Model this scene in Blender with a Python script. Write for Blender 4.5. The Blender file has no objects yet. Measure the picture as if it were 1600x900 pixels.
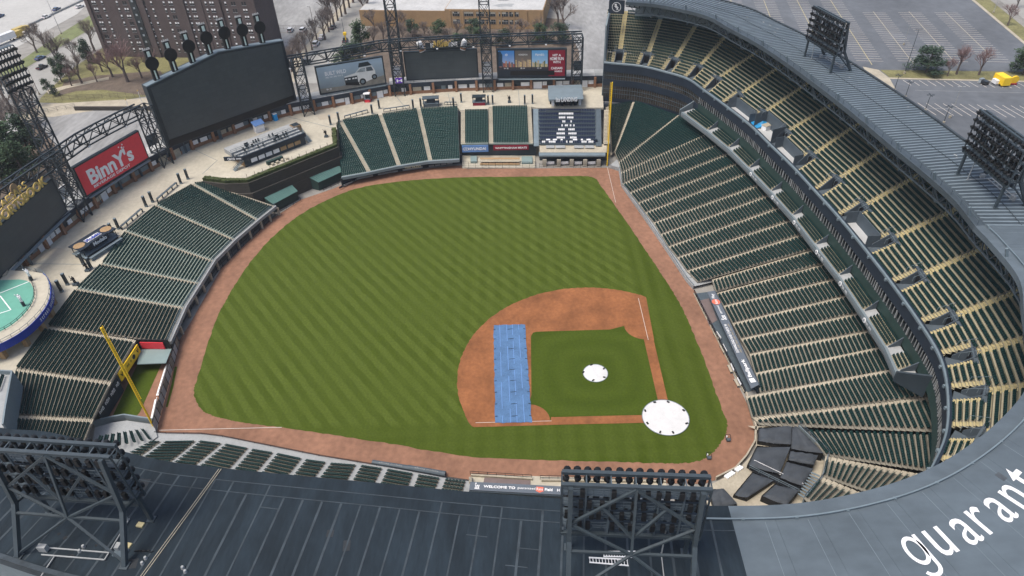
import bpy, math, random
import numpy as np
from mathutils import Vector, Matrix
random.seed(7)
R = math.radians
scene = bpy.context.scene
COL = scene.collection

# ------------------------------------------------------------------ camera
CAM = np.array([-90.0239, 27.9123, 104.8611]); YAW, PITCH, ROLL, FPX = 0.0170144, -0.669029, 0.0368829, 1075.6
def _rot(yaw, pitch, roll):
    f = np.array([math.cos(pitch)*math.cos(yaw), math.cos(pitch)*math.sin(yaw), math.sin(pitch)])
    r = np.cross(f, [0, 0, 1]); r /= np.linalg.norm(r); d = np.cross(f, r)
    c, s = math.cos(roll), math.sin(roll)
    return np.stack([c*r+s*d, -s*r+c*d, f])
RM = _rot(YAW, PITCH, ROLL)
cam_data = bpy.data.cameras.new('camera'); cam = bpy.data.objects.new('camera', cam_data); COL.objects.link(cam)
cam_data.sensor_width = 36; cam_data.lens = 36*FPX/1600; cam_data.clip_end = 3000; cam_data.clip_start = 1
mw = Matrix.Identity(4)
for i in range(3):
    mw[i][0] = RM[0][i]; mw[i][1] = -RM[1][i]; mw[i][2] = -RM[2][i]; mw[i][3] = CAM[i]
cam.matrix_world = mw; scene.camera = cam
# ------------------------------------------------------------------ light
SUN_EL, SUN_AZ = R(66), R(332)      # overcast: a high, very soft sun
world = bpy.data.worlds.new('World'); scene.world = world; world.use_nodes = True
wn = world.node_tree.nodes; wl = world.node_tree.links
sky = wn.new('ShaderNodeTexSky'); sky.sky_type = 'NISHITA'; sky.sun_disc = False
sky.sun_elevation = SUN_EL; sky.sun_rotation = SUN_AZ; sky.dust_density = 4.0; sky.air_density = 1.0; sky.ozone_density = 1.0
wl.new(sky.outputs[0], wn['Background'].inputs[0]); wn['Background'].inputs[1].default_value = 0.10
sun_data = bpy.data.lights.new('sun', 'SUN'); sun = bpy.data.objects.new('sun', sun_data); COL.objects.link(sun)
sun_data.energy = 1.5; sun_data.angle = R(25); sun_data.color = (1.0, 0.95, 0.87)
dirv = Vector((math.sin(SUN_AZ)*math.cos(SUN_EL), math.cos(SUN_AZ)*math.cos(SUN_EL), math.sin(SUN_EL)))
sun.rotation_euler = dirv.to_track_quat('Z', 'Y').to_euler(); sun.location = (0, 0, 300)
vs = scene.view_settings; vs.view_transform = 'Standard'; vs.look = 'None'; vs.gamma = 1.0; vs.exposure = 0.95; vs.use_curve_mapping = False
scene.render.engine = 'CYCLES'

# ------------------------------------------------------------------ helpers
def at(u, v, z=0.0):
    """point at height z seen at photo pixel (u, v)"""
    d = np.array([(u-800)/FPX, (v-450)/FPX, 1.0]) @ RM
    t = (z-CAM[2])/d[2]
    return Vector((CAM+d*t).tolist())
def solve_back(F, u, v, slope):
    """point on the ray of (u, v) lying on a bank that rises from F with the slope"""
    best = None
    for k in range(0, 1500):
        z = k*.02; q = at(u, v, z); e = abs((z-F.z)-slope*math.hypot(q.x-F.x, q.y-F.y))
        if best is None or e < best[0]: best = (e, q)
    return best[1]
def lerp(a, b, t): return a+(b-a)*t
def V(*a): return Vector(a)

def tag(o, label=None, cat=None, group=None, kind=None):
    if label: o['label'] = label
    if cat: o['category'] = cat
    if group: o['group'] = group
    if kind: o['kind'] = kind
    return o
def empty(name, loc, label=None, cat=None, group=None, rz=0.0):
    o = bpy.data.objects.new(name, None); COL.objects.link(o); o.location = loc; o.rotation_euler = (0, 0, rz)
    o.empty_display_size = 0.5
    return tag(o, label, cat, group)
def origin_of(o):
    p = Vector((0, 0, 0))
    while o is not None: p = p+o.location; o = o.parent
    return p
class MB:
    def __init__(self): self.v = []; self.f = []; self.m = []
    def add(self, verts, faces, mi=0):
        n = len(self.v); self.v += [tuple(q) for q in verts]; self.f += [tuple(i+n for i in f) for f in faces]; self.m += [mi]*len(faces)
        return self
    def quad(self, a, b, c, d, mi=0): return self.add([a, b, c, d], [(0, 1, 2, 3)], mi)
    def poly(self, pts, mi=0): return self.add(pts, [tuple(range(len(pts)))], mi)
    def box(self, c, s, rz=0.0, mi=0):
        c = Vector(c); hx, hy, hz = s[0]/2, s[1]/2, s[2]/2; ca, sa = math.cos(rz), math.sin(rz); vs_ = []
        for z in (-hz, hz):
            for x, y in ((-hx, -hy), (hx, -hy), (hx, hy), (-hx, hy)):
                vs_.append((c.x+x*ca-y*sa, c.y+x*sa+y*ca, c.z+z))
        return self.add(vs_, [(3, 2, 1, 0), (4, 5, 6, 7), (0, 1, 5, 4), (1, 2, 6, 5), (2, 3, 7, 6), (3, 0, 4, 7)], mi)
    def bar(self, p, q, w=.2, h=None, mi=0):
        h = w if h is None else h; p = Vector(p); q = Vector(q); d = (q-p)
        if d.length < 1e-5: return self
        d.normalize(); up = Vector((0, 0, 1)) if abs(d.z) < .95 else Vector((1, 0, 0))
        s = d.cross(up).normalized()*(w/2); u = s.cross(d).normalized()*(h/2)
        vs_ = [p-s-u, p+s-u, p+s+u, p-s+u, q-s-u, q+s-u, q+s+u, q-s+u]
        return self.add(vs_, [(0, 1, 2, 3), (7, 6, 5, 4), (0, 4, 5, 1), (1, 5, 6, 2), (2, 6, 7, 3), (3, 7, 4, 0)], mi)
    def tube(self, p, q, r0, r1=None, n=8, mi=0, caps=True):
        r1 = r0 if r1 is None else r1; p = Vector(p); q = Vector(q); d = (q-p).normalized()
        up = Vector((0, 0, 1)) if abs(d.z) < .95 else Vector((1, 0, 0)); s = d.cross(up).normalized(); u = s.cross(d)
        vs_ = []
        for c, r in ((p, r0), (q, r1)):
            for k in range(n):
                a = 2*math.pi*k/n; vs_.append(c+s*(r*math.cos(a))+u*(r*math.sin(a)))
        fs = [(k, (k+1) % n, n+(k+1) % n, n+k) for k in range(n)]
        if caps: fs += [tuple(range(n-1, -1, -1)), tuple(range(n, 2*n))]
        return self.add(vs_, fs, mi)
    def prism(self, pts, z0, z1, mi=0):
        """upright prism over a plan outline; z1 may be a list"""
        n = len(pts); zt = z1 if isinstance(z1, (list, tuple)) else [z1]*n; zb = z0 if isinstance(z0, (list, tuple)) else [z0]*n
        area = sum(pts[i][0]*pts[(i+1) % n][1]-pts[(i+1) % n][0]*pts[i][1] for i in range(n))
        idx = list(range(n)) if area > 0 else list(range(n-1, -1, -1))
        vs_ = [(pts[i][0], pts[i][1], zb[i]) for i in idx]+[(pts[i][0], pts[i][1], zt[i]) for i in idx]
        fs = [tuple(range(n-1, -1, -1)), tuple(range(n, 2*n))]+[(k, (k+1) % n, n+(k+1) % n, n+k) for k in range(n)]
        return self.add(vs_, fs, mi)
    def slab(self, a, b, c, d, t, mi=0):
        """plate with top corners a b c d (any heights), thickness t downwards"""
        P = [Vector(q) for q in (a, b, c, d)]; L = [q-Vector((0, 0, t)) for q in P]
        return self.add(L+P, [(3, 2, 1, 0), (4, 5, 6, 7), (0, 1, 5, 4), (1, 2, 6, 5), (2, 3, 7, 6), (3, 0, 4, 7)], mi)
    def wall(self, a, b, z0, z1, t, mi=0):
        """upright wall from plan point a to b, centred, thickness t"""
        a = Vector((a[0], a[1], 0)); b = Vector((b[0], b[1], 0)); d = (b-a).normalized(); s = Vector((-d.y, d.x, 0))*(t/2)
        return self.prism([(a-s)[:2], (b-s)[:2], (b+s)[:2], (a+s)[:2]], z0, z1, mi)
    def mesh(self, name, off=(0, 0, 0)):
        me = bpy.data.meshes.new(name); o = Vector(off)
        me.from_pydata([(v[0]-o.x, v[1]-o.y, v[2]-o.z) for v in self.v], [], self.f); return me
    def build(self, name, mats, parent=None, label=None, cat=None, group=None, kind=None, smooth=False, loc=None):
        off = origin_of(parent) if parent is not None else (Vector(loc) if loc is not None else Vector((0, 0, 0)))
        me = self.mesh(name, off)
        for m in (mats if isinstance(mats, (list, tuple)) else [mats]): me.materials.append(m)
        if any(self.m): me.polygons.foreach_set('material_index', self.m)
        if smooth: me.polygons.foreach_set('use_smooth', [True]*len(me.polygons))
        o = bpy.data.objects.new(name, me); COL.objects.link(o)
        if parent is not None: o.parent = parent
        elif loc is not None: o.location = loc
        return tag(o, label, cat, group, kind)
def children(o): return [c for c in KIDS(o)]
def KIDS(o): return list(o.children)
def copy_tree(o, parent=None):
    c = o.copy(); COL.objects.link(c)
    if parent is not None: c.parent = parent
    for ch in KIDS(o): copy_tree(ch, c)
    return c

# ------------------------------------------------------------------ materials
MATS = {}
def nmat(name, col, rough=.7, var=.12, scale=1.0, metal=0.0, spec=.35, bump=0.0, bscale=None, col2=None, stretch=None, emit=None, fine=.0, coord='Object'):
    """principled material whose colour wanders between two tones on two noise scales"""
    if name in MATS: return MATS[name]
    m = bpy.data.materials.new(name); m.use_nodes = True; nt = m.node_tree; N = nt.nodes; Lk = nt.links
    b = N['Principled BSDF']; b.inputs['Roughness'].default_value = rough; b.inputs['Metallic'].default_value = metal
    b.inputs['Specular IOR Level'].default_value = spec
    tc = N.new('ShaderNodeTexCoord'); mp = N.new('ShaderNodeMapping')
    if stretch: mp.inputs['Scale'].default_value = stretch
    Lk.new(tc.outputs[coord], mp.inputs[0])
    n1 = N.new('ShaderNodeTexNoise'); n1.inputs['Scale'].default_value = scale; n1.inputs['Detail'].default_value = 6; n1.inputs['Roughness'].default_value = .65
    Lk.new(mp.outputs[0], n1.inputs['Vector'])
    cr = N.new('ShaderNodeValToRGB'); cr.color_ramp.elements[0].position = .3; cr.color_ramp.elements[1].position = .7
    lo = [max(0, c*(1-var)) for c in col]; hi = [c*(1+var) for c in col] if col2 is None else list(col2)
    cr.color_ramp.elements[0].color = (*lo, 1); cr.color_ramp.elements[1].color = (*hi, 1)
    Lk.new(n1.outputs['Fac'], cr.inputs[0]); out = cr.outputs[0]
    if fine:
        n2 = N.new('ShaderNodeTexNoise'); n2.inputs['Scale'].default_value = scale*9; n2.inputs['Detail'].default_value = 3
        Lk.new(mp.outputs[0], n2.inputs['Vector'])
        mr = N.new('ShaderNodeMapRange'); mr.inputs['From Min'].default_value = .3; mr.inputs['From Max'].default_value = .7
        mr.inputs['To Min'].default_value = 1-fine; mr.inputs['To Max'].default_value = 1+fine; Lk.new(n2.outputs['Fac'], mr.inputs[0])
        mx = N.new('ShaderNodeMix'); mx.data_type = 'RGBA'; mx.blend_type = 'MULTIPLY'; mx.inputs['Factor'].default_value = 1
        Lk.new(out, mx.inputs['A']); Lk.new(mr.outputs[0], mx.inputs['B']); out = mx.outputs['Result']
    Lk.new(out, b.inputs['Base Color'])
    if bump:
        n3 = N.new('ShaderNodeTexNoise'); n3.inputs['Scale'].default_value = bscale or scale*6; n3.inputs['Detail'].default_value = 4
        Lk.new(mp.outputs[0], n3.inputs['Vector']); bp = N.new('ShaderNodeBump'); bp.inputs['Strength'].default_value = bump; bp.inputs['Distance'].default_value = .05
        Lk.new(n3.outputs['Fac'], bp.inputs['Height']); Lk.new(bp.outputs[0], b.inputs['Normal'])
    if emit:
        b.inputs['Emission Color'].default_value = (*emit[0], 1); b.inputs['Emission Strength'].default_value = emit[1]
    MATS[name] = m; return m
def mow_mat(name, angle, width, c0, c1, rings=None):
    """grass mown in stripes: the blades lean, so alternate stripes are lighter"""
    m = bpy.data.materials.new(name); m.use_nodes = True; nt = m.node_tree; N = nt.nodes; Lk = nt.links; b = N['Principled BSDF']
    b.inputs['Roughness'].default_value = .9; b.inputs['Specular IOR Level'].default_value = .15
    geo = N.new('ShaderNodeNewGeometry'); sx = N.new('ShaderNodeSeparateXYZ')
    wob = N.new('ShaderNodeTexNoise'); wob.inputs['Scale'].default_value = .35; Lk.new(geo.outputs['Position'], wob.inputs['Vector'])
    Lk.new(geo.outputs['Position'], sx.inputs[0])
    def math_(op, a, bb=None):
        n = N.new('ShaderNodeMath'); n.operation = op
        for i, x in enumerate((a, bb)):
            if x is None: continue
            if isinstance(x, (int, float)): n.inputs[i].default_value = x
            else: Lk.new(x, n.inputs[i])
        return n.outputs[0]
    def stripe(ang, wid, soft):
        u = math_('ADD', math_('MULTIPLY', sx.outputs[0], math.cos(ang)), math_('MULTIPLY', sx.outputs[1], math.sin(ang)))
        u = math_('ADD', u, math_('MULTIPLY', wob.outputs['Fac'], .9))
        s = math_('SINE', math_('MULTIPLY', u, math.pi/wid))
        mr = N.new('ShaderNodeMapRange'); mr.interpolation_type = 'SMOOTHSTEP'; mr.inputs['From Min'].default_value = -soft; mr.inputs['From Max'].default_value = soft; Lk.new(s, mr.inputs[0])
        return mr.outputs[0]
    if rings:
        dx = math_('SUBTRACT', sx.outputs[0], rings[0]); dy = math_('SUBTRACT', sx.outputs[1], rings[1])
        d = math_('SQRT', math_('ADD', math_('POWER', dx, 2), math_('POWER', dy, 2)))
        mx_ = math_('MAXIMUM', math_('ABSOLUTE', dx), math_('ABSOLUTE', dy)); d = math_('ADD', math_('MULTIPLY', d, .5), math_('MULTIPLY', mx_, .5))
        s = math_('SINE', math_('MULTIPLY', d, math.pi/width)); mr = N.new('ShaderNodeMapRange'); mr.inputs['From Min'].default_value = -.9; mr.inputs['From Max'].default_value = .9; Lk.new(s, mr.inputs[0]); fac = mr.outputs[0]
    else: fac = stripe(angle, width, .45)
    if not rings:      # foul ground is mown along the lines, without the diagonal bands
        fm = N.new('ShaderNodeMapRange'); fm.interpolation_type = 'SMOOTHSTEP'; fm.inputs['From Min'].default_value = -1.4; fm.inputs['From Max'].default_value = 1.2; Lk.new(math_('MINIMUM', sx.outputs[0], sx.outputs[1]), fm.inputs[0])
        fs_ = math_('SINE', math_('MULTIPLY', math_('MINIMUM', sx.outputs[0], sx.outputs[1]), math.pi/1.5)); fo_ = math_('ADD', math_('MULTIPLY', fs_, .13), .12)
        fac = math_('ADD', math_('MULTIPLY', fac, fm.outputs[0]), math_('MULTIPLY', fo_, math_('SUBTRACT', 1.0, fm.outputs[0])))
    big = N.new('ShaderNodeTexNoise'); big.inputs['Scale'].default_value = .07; big.inputs['Detail'].default_value = 8; big.inputs['Roughness'].default_value = .65; Lk.new(geo.outputs['Position'], big.inputs['Vector'])
    # streaks left by the mower along the stripe
    st = N.new('ShaderNodeTexNoise'); st.inputs['Scale'].default_value = 1.0; st.inputs['Detail'].default_value = 3
    mp = N.new('ShaderNodeMapping'); mp.vector_type = 'TEXTURE'; mp.inputs['Rotation'].default_value = (0, 0, angle+math.pi/2); mp.inputs['Scale'].default_value = (14, .7, 1); Lk.new(geo.outputs['Position'], mp.inputs[0]); Lk.new(mp.outputs[0], st.inputs['Vector'])
    f2 = math_('ADD', math_('MULTIPLY', fac, .58), math_('MULTIPLY', st.outputs['Fac'], .42))
    if not rings:      # fainter passes mown straight out to right field
        cross = stripe(R(91), 1.9, .8); rf_ = N.new('ShaderNodeMapRange'); rf_.interpolation_type = 'SMOOTHSTEP'; rf_.inputs['From Min'].default_value = 62; rf_.inputs['From Max'].default_value = 30; rf_.inputs['To Min'].default_value = 0; rf_.inputs['To Max'].default_value = .3; Lk.new(sx.outputs[1], rf_.inputs[0])
        f2 = math_('ADD', f2, math_('MULTIPLY', math_('SUBTRACT', cross, .5), rf_.outputs[0]))
    fade = N.new('ShaderNodeMapRange'); fade.inputs['From Min'].default_value = .35; fade.inputs['From Max'].default_value = .65; fade.inputs['To Min'].default_value = .2; fade.inputs['To Max'].default_value = .95
    Lk.new(big.outputs['Fac'], fade.inputs[0])
    mid = math_('ADD', math_('MULTIPLY', math_('SUBTRACT', f2, .5), fade.outputs[0]), .5)
    cm = N.new('ShaderNodeMix'); cm.data_type = 'RGBA'; cm.inputs['A'].default_value = (*c0, 1); cm.inputs['B'].default_value = (*c1, 1); Lk.new(mid, cm.inputs['Factor'])
    sp = N.new('ShaderNodeTexNoise'); sp.inputs['Scale'].default_value = 2.2; sp.inputs['Detail'].default_value = 8; Lk.new(geo.outputs['Position'], sp.inputs['Vector'])
    mr2 = N.new('ShaderNodeMapRange'); mr2.inputs['From Min'].default_value = .3; mr2.inputs['From Max'].default_value = .7; mr2.inputs['To Min'].default_value = .86; mr2.inputs['To Max'].default_value = 1.14; Lk.new(sp.outputs['Fac'], mr2.inputs[0])
    mu = N.new('ShaderNodeMix'); mu.data_type = 'RGBA'; mu.blend_type = 'MULTIPLY'; mu.inputs['Factor'].default_value = 1; Lk.new(cm.outputs['Result'], mu.inputs['A']); Lk.new(mr2.outputs[0], mu.inputs['B'])
    Lk.new(mu.outputs['Result'], b.inputs['Base Color']); return m

M = {}
def defm(k, col, *a, **kw):
    if k.split('_')[0] in ('roof', 'steel', 'rack', 'wall', 'vom', 'navy'): col = (col[0]*.9, col[1], col[2]*1.02)
    M[k] = nmat(k, col, *a, **kw)
defm('dirt_track', (.235, .122, .077), .95, .24, .1, fine=.14, bump=.4, bscale=3)
defm('clay', (.235, .092, .036), .95, .34, .14, fine=.12, bump=.4, bscale=2)
defm('chalk', (.55, .5, .45), .9, .1, 2)
defm('asphalt', (.105, .115, .128), .9, .22, .035, fine=.1)
defm('asphalt_pale', (.25, .25, .245), .92, .28, .05, fine=.14, stretch=(.5, 1.4, 1))
defm('road', (.29, .285, .265), .9, .1, .05, fine=.07)
defm('highway', (.40, .395, .375), .9, .07, .05, fine=.05)
defm('dry_grass', (.17, .16, .07), .95, .3, .12, fine=.2)
defm('verge', (.15, .17, .075), .95, .25, .15, fine=.15)
defm('mulch', (.115, .09, .07), .95, .3, .3, fine=.25)
defm('ground', (.24, .23, .21), .95, .25, .03, fine=.15)
defm('concrete', (.43, .395, .315), .88, .13, .12, fine=.08, bump=.15)
defm('concrete_pale', (.37, .33, .255), .88, .2, .25, fine=.1)
defm('concrete_grey', (.3, .31, .31), .85, .12, .3, fine=.08)
defm('tread', (.205, .19, .155), .9, .28, .35, fine=.12)
defm('tread_tan', (.36, .325, .23), .9, .16, .4, fine=.08)
defm('tread_green', (.26, .31, .275), .9, .12, .4, fine=.08)
defm('seat', (.0065, .029, .028), .6, .4, 1.6, spec=.2, fine=.3)
defm('seat_blue', (.012, .022, .055), .55, .25, .8, spec=.3)
defm('seat_white', (.7, .7, .7), .6, .08, .8)
defm('wall_grey', (.19, .21, .225), .7, .1, .2, fine=.05)
defm('wall_dark', (.035, .045, .055), .6, .15, .3)
defm('navy', (.018, .026, .04), .55, .2, .4)
defm('steel', (.075, .09, .105), .55, .15, .8, spec=.45)
defm('steel_grey', (.16, .185, .205), .55, .12, .6, spec=.45)
defm('steel_dark', (.022, .03, .037), .5, .2, .8, spec=.45)
defm('black', (.008, .009, .011), .55, .2, 1)
defm('white_paint', (.78, .78, .78), .6, .05, 1)
defm('yellow', (.9, .58, .025), .5, .06, 1)
defm('yellow_pale', (.42, .36, .2), .8, .12, 1)
defm('nose_yellow', (.45, .375, .19), .8, .1, 1)
defm('rack_steel', (.044, .054, .063), .5, .15, .8, spec=.45)
defm('seat_lf', (.012, .045, .042), .6, .4, 1.6, spec=.25, fine=.3)
defm('vom_grey', (.085, .098, .115), .7, .15, .4)
defm('gold', (.6, .42, .12), .55, .12, 1)
defm('blue_sign', (.02, .05, .32), .5, .1, 1)
defm('blue_pale', (.13, .25, .5), .6, .1, 1)
defm('red', (.68, .045, .062), .5, .06, 1)
defm('red_dark', (.22, .012, .03), .55, .1, 1)
defm('roof_dark', (.0165, .0235, .031), .85, .4, .2, spec=.2, fine=.1, stretch=(.45, 1.6, 1))
defm('roof_seam', (.04, .048, .057), .8, .4, .5)
defm('roof_pale', (.098, .112, .128), .65, .22, .09, fine=.1, stretch=(1, .5, 1))
defm('roof_metal', (.058, .068, .079), .5, .2, .1, spec=.4, fine=.08)
defm('roof_rib', (.17, .19, .21), .55, .15, .3, spec=.4)
defm('brick', (.26, .14, .085), .9, .14, 1.5, fine=.12)
defm('brick_tan', (.34, .225, .12), .9, .1, .3, fine=.08)
defm('brick_brown', (.10, .078, .075), .9, .14, .12, fine=.08)
defm('hedge', (.05, .065, .022), .95, .35, 1.5, fine=.3, bump=.6, bscale=4)
defm('eye_wall', (.055, .05, .043), .9, .2, .6, fine=.15, stretch=(1, 1, 5))
defm('green_roof', (.075, .155, .14), .6, .1, .5)
defm('green_wall', (.024, .05, .045), .65, .15, .5)
defm('glass', (.03, .037, .04), .12, .3, .3, spec=.6)
defm('glass_brown', (.05, .043, .035), .15, .5, .35, spec=.6)
defm('glass_pale', (.3, .34, .36), .2, .5, .6, spec=.6)
defm('screen', (.046, .058, .064), .5, .1, .3, spec=.4)
defm('tarp_black', (.045, .053, .063), .75, .3, .35, spec=.4, bump=1.0, bscale=.9)
defm('tarp_white', (.6, .6, .595), .6, .07, .5, bump=.7, bscale=.8, fine=.03)
defm('tarp_blue', (.075, .155, .29), .6, .22, .3, bump=.8, bscale=.7, fine=.1)
defm('turf_mini', (.12, .33, .255), .8, .08, .5)
defm('bark', (.12, .095, .085), .95, .25, 2)
defm('twig', (.17, .14, .125), .95, .25, 2)
defm('twig_red', (.2, .13, .125), .95, .25, 2)
defm('leaf', (.042, .075, .036), .85, .4, 1.2)
defm('leaf_dark', (.033, .06, .036), .85, .4, 1.2)
defm('snow_roof', (.43, .43, .42), .85, .15, .1, fine=.08)
defm('skin', (.45, .28, .2), .7, .05, 1)
defm('rubber', (.012, .012, .012), .8, .1, 1)
for nm, c in dict(car_white=(.7, .7, .7), car_blue=(.05, .1, .2), car_black=(.02, .024, .03), car_red=(.2, .02, .03), car_grey=(.09, .1, .11), truck_yellow=(.5, .36, .08)).items():
    defm(nm, c, .3, .04, 1, spec=.55)
def screen_mat():
    m = bpy.data.materials.new('led_screen'); m.use_nodes = True; nt = m.node_tree; N = nt.nodes; Lk = nt.links; b = N['Principled BSDF']; b.inputs['Roughness'].default_value = .5
    tc = N.new('ShaderNodeTexCoord'); sp = N.new('ShaderNodeSeparateXYZ'); Lk.new(tc.outputs['Object'], sp.inputs[0]); ad = N.new('ShaderNodeMath'); ad.operation = 'SUBTRACT'; Lk.new(sp.outputs[0], ad.inputs[0]); Lk.new(sp.outputs[1], ad.inputs[1]); cb = N.new('ShaderNodeCombineXYZ'); Lk.new(ad.outputs[0], cb.inputs[0]); Lk.new(sp.outputs[2], cb.inputs[1])
    br = N.new('ShaderNodeTexBrick'); br.offset = 0; br.inputs['Scale'].default_value = .4; br.inputs['Mortar Size'].default_value = .008; br.inputs['Brick Width'].default_value = .9; br.inputs['Row Height'].default_value = .5
    br.inputs['Color1'].default_value = (.043, .054, .06, 1); br.inputs['Color2'].default_value = (.051, .063, .069, 1); br.inputs['Mortar'].default_value = (.03, .038, .042, 1); Lk.new(cb.outputs[0], br.inputs['Vector'])
    nz = N.new('ShaderNodeTexNoise'); nz.inputs['Scale'].default_value = .12; nz.inputs['Detail'].default_value = 4; Lk.new(tc.outputs['Object'], nz.inputs['Vector']); mr = N.new('ShaderNodeMapRange'); mr.inputs['To Min'].default_value = .8; mr.inputs['To Max'].default_value = 1.2; Lk.new(nz.outputs['Fac'], mr.inputs[0])
    mx = N.new('ShaderNodeMix'); mx.data_type = 'RGBA'; mx.blend_type = 'MULTIPLY'; mx.inputs['Factor'].default_value = 1; Lk.new(br.outputs['Color'], mx.inputs['A']); Lk.new(mr.outputs[0], mx.inputs['B']); Lk.new(mx.outputs['Result'], b.inputs['Base Color']); return m
M['screen'] = screen_mat()
M['grass'] = mow_mat('grass', R(128), 1.5, (.037, .058, .0022), (.083, .113, .0175))
M['grass_in'] = mow_mat('grass_in', 0, 2.6, (.036, .058, .003), (.062, .09, .009), rings=(13.2, 13.2))
# ================================================================== SETTING: ground, field
def sheet(name, pts, z, mat, kind='structure', parent=None):
    b = MB(); b.poly([(q[0], q[1], z) for q in pts]); me_pts = pts
    o = b.build(name, mat, parent, kind=kind if parent is None else None)
    if o.data.polygons[0].normal.z < 0: o.data.flip_normals()
    return o
def px(L, z=0.0): return [at(u, v, z) for u, v in L]
def smooth_line(P, n=6, closed=False):
    """Catmull-Rom through the points"""
    out = []; N_ = len(P); segs = N_ if closed else N_-1
    for i in range(segs):
        g = lambda k: P[k % N_] if closed else P[min(max(k, 0), N_-1)]
        p0, p1, p2, p3 = g(i-1), g(i), g(i+1), g(i+2)
        for k in range(n):
            t = k/n
            out.append(.5*((2*p1)+(p2-p0)*t+(2*p0-5*p1+4*p2-p3)*t*t+(3*p1-p0-3*p2+p3)*t**3))
    if not closed: out.append(P[-1])
    return out
sheet('ground', [(-480, -830), (980, -830), (980, 830), (-480, 830)], -0.12, M['ground'])
field_ring = px([(245, 678), (262, 560), (300, 500), (345, 420), (420, 345), (470, 312), (520, 295), (560, 278), (640, 266), (720, 258), (730, 264), (840, 263), (950, 262), (968, 268), (971, 292), (1022, 365), (1072, 440), (1092, 462), (1152, 600), (1172, 640), (1181, 660), (1180, 690), (1165, 718), (1140, 742), (1100, 756), (880, 752), (735, 750), (640, 735), (500, 713), (400, 694), (300, 680)])
sheet('warning_track', field_ring, 0.0, M['dirt_track'])
grass_pts = smooth_line(px([(303, 615), (310, 585), (335, 507), (355, 466), (385, 418), (420, 376), (460, 342), (500, 318), (560, 294), (640, 282), (730, 277), (830, 276), (905, 275), (928, 278), (940, 292), (970, 334), (1000, 378), (1020, 408), (1046, 448), (1062, 474), (1078, 508), (1100, 562), (1128, 640), (1136, 660), (1133, 680), (1115, 706), (1092, 720), (1060, 724), (1000, 723), (900, 720), (740, 714), (600, 692), (470, 672), (380, 660), (340, 652), (315, 640)]), 14, True)
grass_pts = [q+V(random.uniform(-.13, .13), random.uniform(-.13, .13), 0) for q in grass_pts]
sheet('outfield_grass', grass_pts, 0.02, M['grass'])
sheet('grass_strip', px([(277, 573), (271, 604), (262, 636), (259, 636), (268, 600), (273, 573)]), 0.02, M['grass_in'])
# infield: skin, inner grass, base paths
rub = V(13.04, 13.04, 0)
skin = []
for k in range(161):
    a = R(-62)+(R(152)-R(-62))*k/160; q = rub+V(math.cos(a), math.sin(a), 0)*(28.9+random.uniform(-.1, .1))
    if q.x < -1.2 or q.y < -1.2: continue
    skin.append(q)
skin = [V(22.4, -1.3, 0), V(37.6, -1.9, 0)]+[q for q in skin if not (q.y < -1 and q.x < 40)]+[V(-1.1, 37.9, 0), V(-1.0, 22.2, 0), V(4, 22, 0), V(22, 22, 0), V(22, 4, 0)]
sheet('infield_dirt', skin, 0.045, M['clay'])
ing = [V(1.0, 4.2, 0), V(1.0, 22.6, 0)]
for k in range(9):
    a = R(-94)+R(100)*k/8; ing.append(V(0.2, 27.2, 0)+V(math.cos(a), math.sin(a), 0)*4.3)
ing += [V(4.6, 27.0, 0), V(7, 26.4, 0), V(24.8, 26.0, 0), V(26.0, 25.5, 0), V(26.3, 24.6, 0), V(26.4, 8, 0)]
for k in range(9):
    a = R(86)+R(100)*k/8; ing.append(V(27.2, 0.3, 0)+V(math.cos(a), math.sin(a), 0)*4.4)
ing += [V(22.4, .95, 0), V(4.2, 1.0, 0), V(1, 1, 0)]
o = sheet('infield_grass', ing, 0.07, M['grass_in'])
sheet('base_path', [(3.5, -1.05), (22.6, -1.2), (22.9, .93), (3.5, .93)], 0.075, M['clay'])
sheet('base_path', [(-1.05, 3.5), (.95, 3.5), (.95, 22.7), (-1.0, 22.5)], 0.075, M['clay'])
for a, b in (((22.6, -.06), (37.3, -.06)), ((81, -.06), (103, -.06))): sheet('foul_line', [a, b, (b[0], .04), (a[0], .04)], 0.085, M['chalk'])
for a, b in (((-.06, 22.6), (-.06, 37.6)), ((-.08, 76), (-.08, 100.4))): sheet('foul_line', [a, b, (.04, b[1]), (.04, a[1])], 0.085, M['chalk'])
def cover(name, c, r, mat, label, n_bags, rise):
    t = empty(name, c, label, 'tarp'); b = MB(); n = 40; rings = 5; vs_ = []; fs = []
    for k in range(n):
        for j in range(rings):
            rr = r*(j+1)/rings; a = 2*math.pi*k/n; wob = .03*math.sin(7*a+j)+.02*math.sin(13*a)
            vs_.append((c[0]+rr*math.cos(a)*(1+wob*.3), c[1]+rr*math.sin(a)*(1+wob*.3), c[2]+.03+rise*(1-(rr/r)**2)+abs(wob)*.5))
    vs_.append((c[0], c[1], c[2]+.03+rise)); C_ = n*rings
    for k in range(n):
        k2 = (k+1) % n; fs.append((C_, k*rings, k2*rings))
        for j in range(rings-1): fs.append((k*rings+j, k*rings+j+1, k2*rings+j+1, k2*rings+j))
    b.add(vs_, fs); b.build('cover_sheet', mat, t, smooth=True)
    e = MB()
    for k in range(n):
        a0, a1 = 2*math.pi*k/n, 2*math.pi*(k+1)/n
        e.tube((c[0]+r*1.004*math.cos(a0), c[1]+r*1.004*math.sin(a0), c[2]+.06), (c[0]+r*1.004*math.cos(a1), c[1]+r*1.004*math.sin(a1), c[2]+.06), .07, n=6, caps=False)
    e.build('hem', M['steel_grey'], t)
    return t
cover('mound_cover', (12.72, 12.72, .08), 2.6, M['tarp_white'], 'small round white tarp covering the pitcher mound', 6, .28)
cover('home_plate_cover', (.2, .2, .08), 4.55, M['tarp_white'], 'large round white tarp covering home plate', 8, .05)
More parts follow.
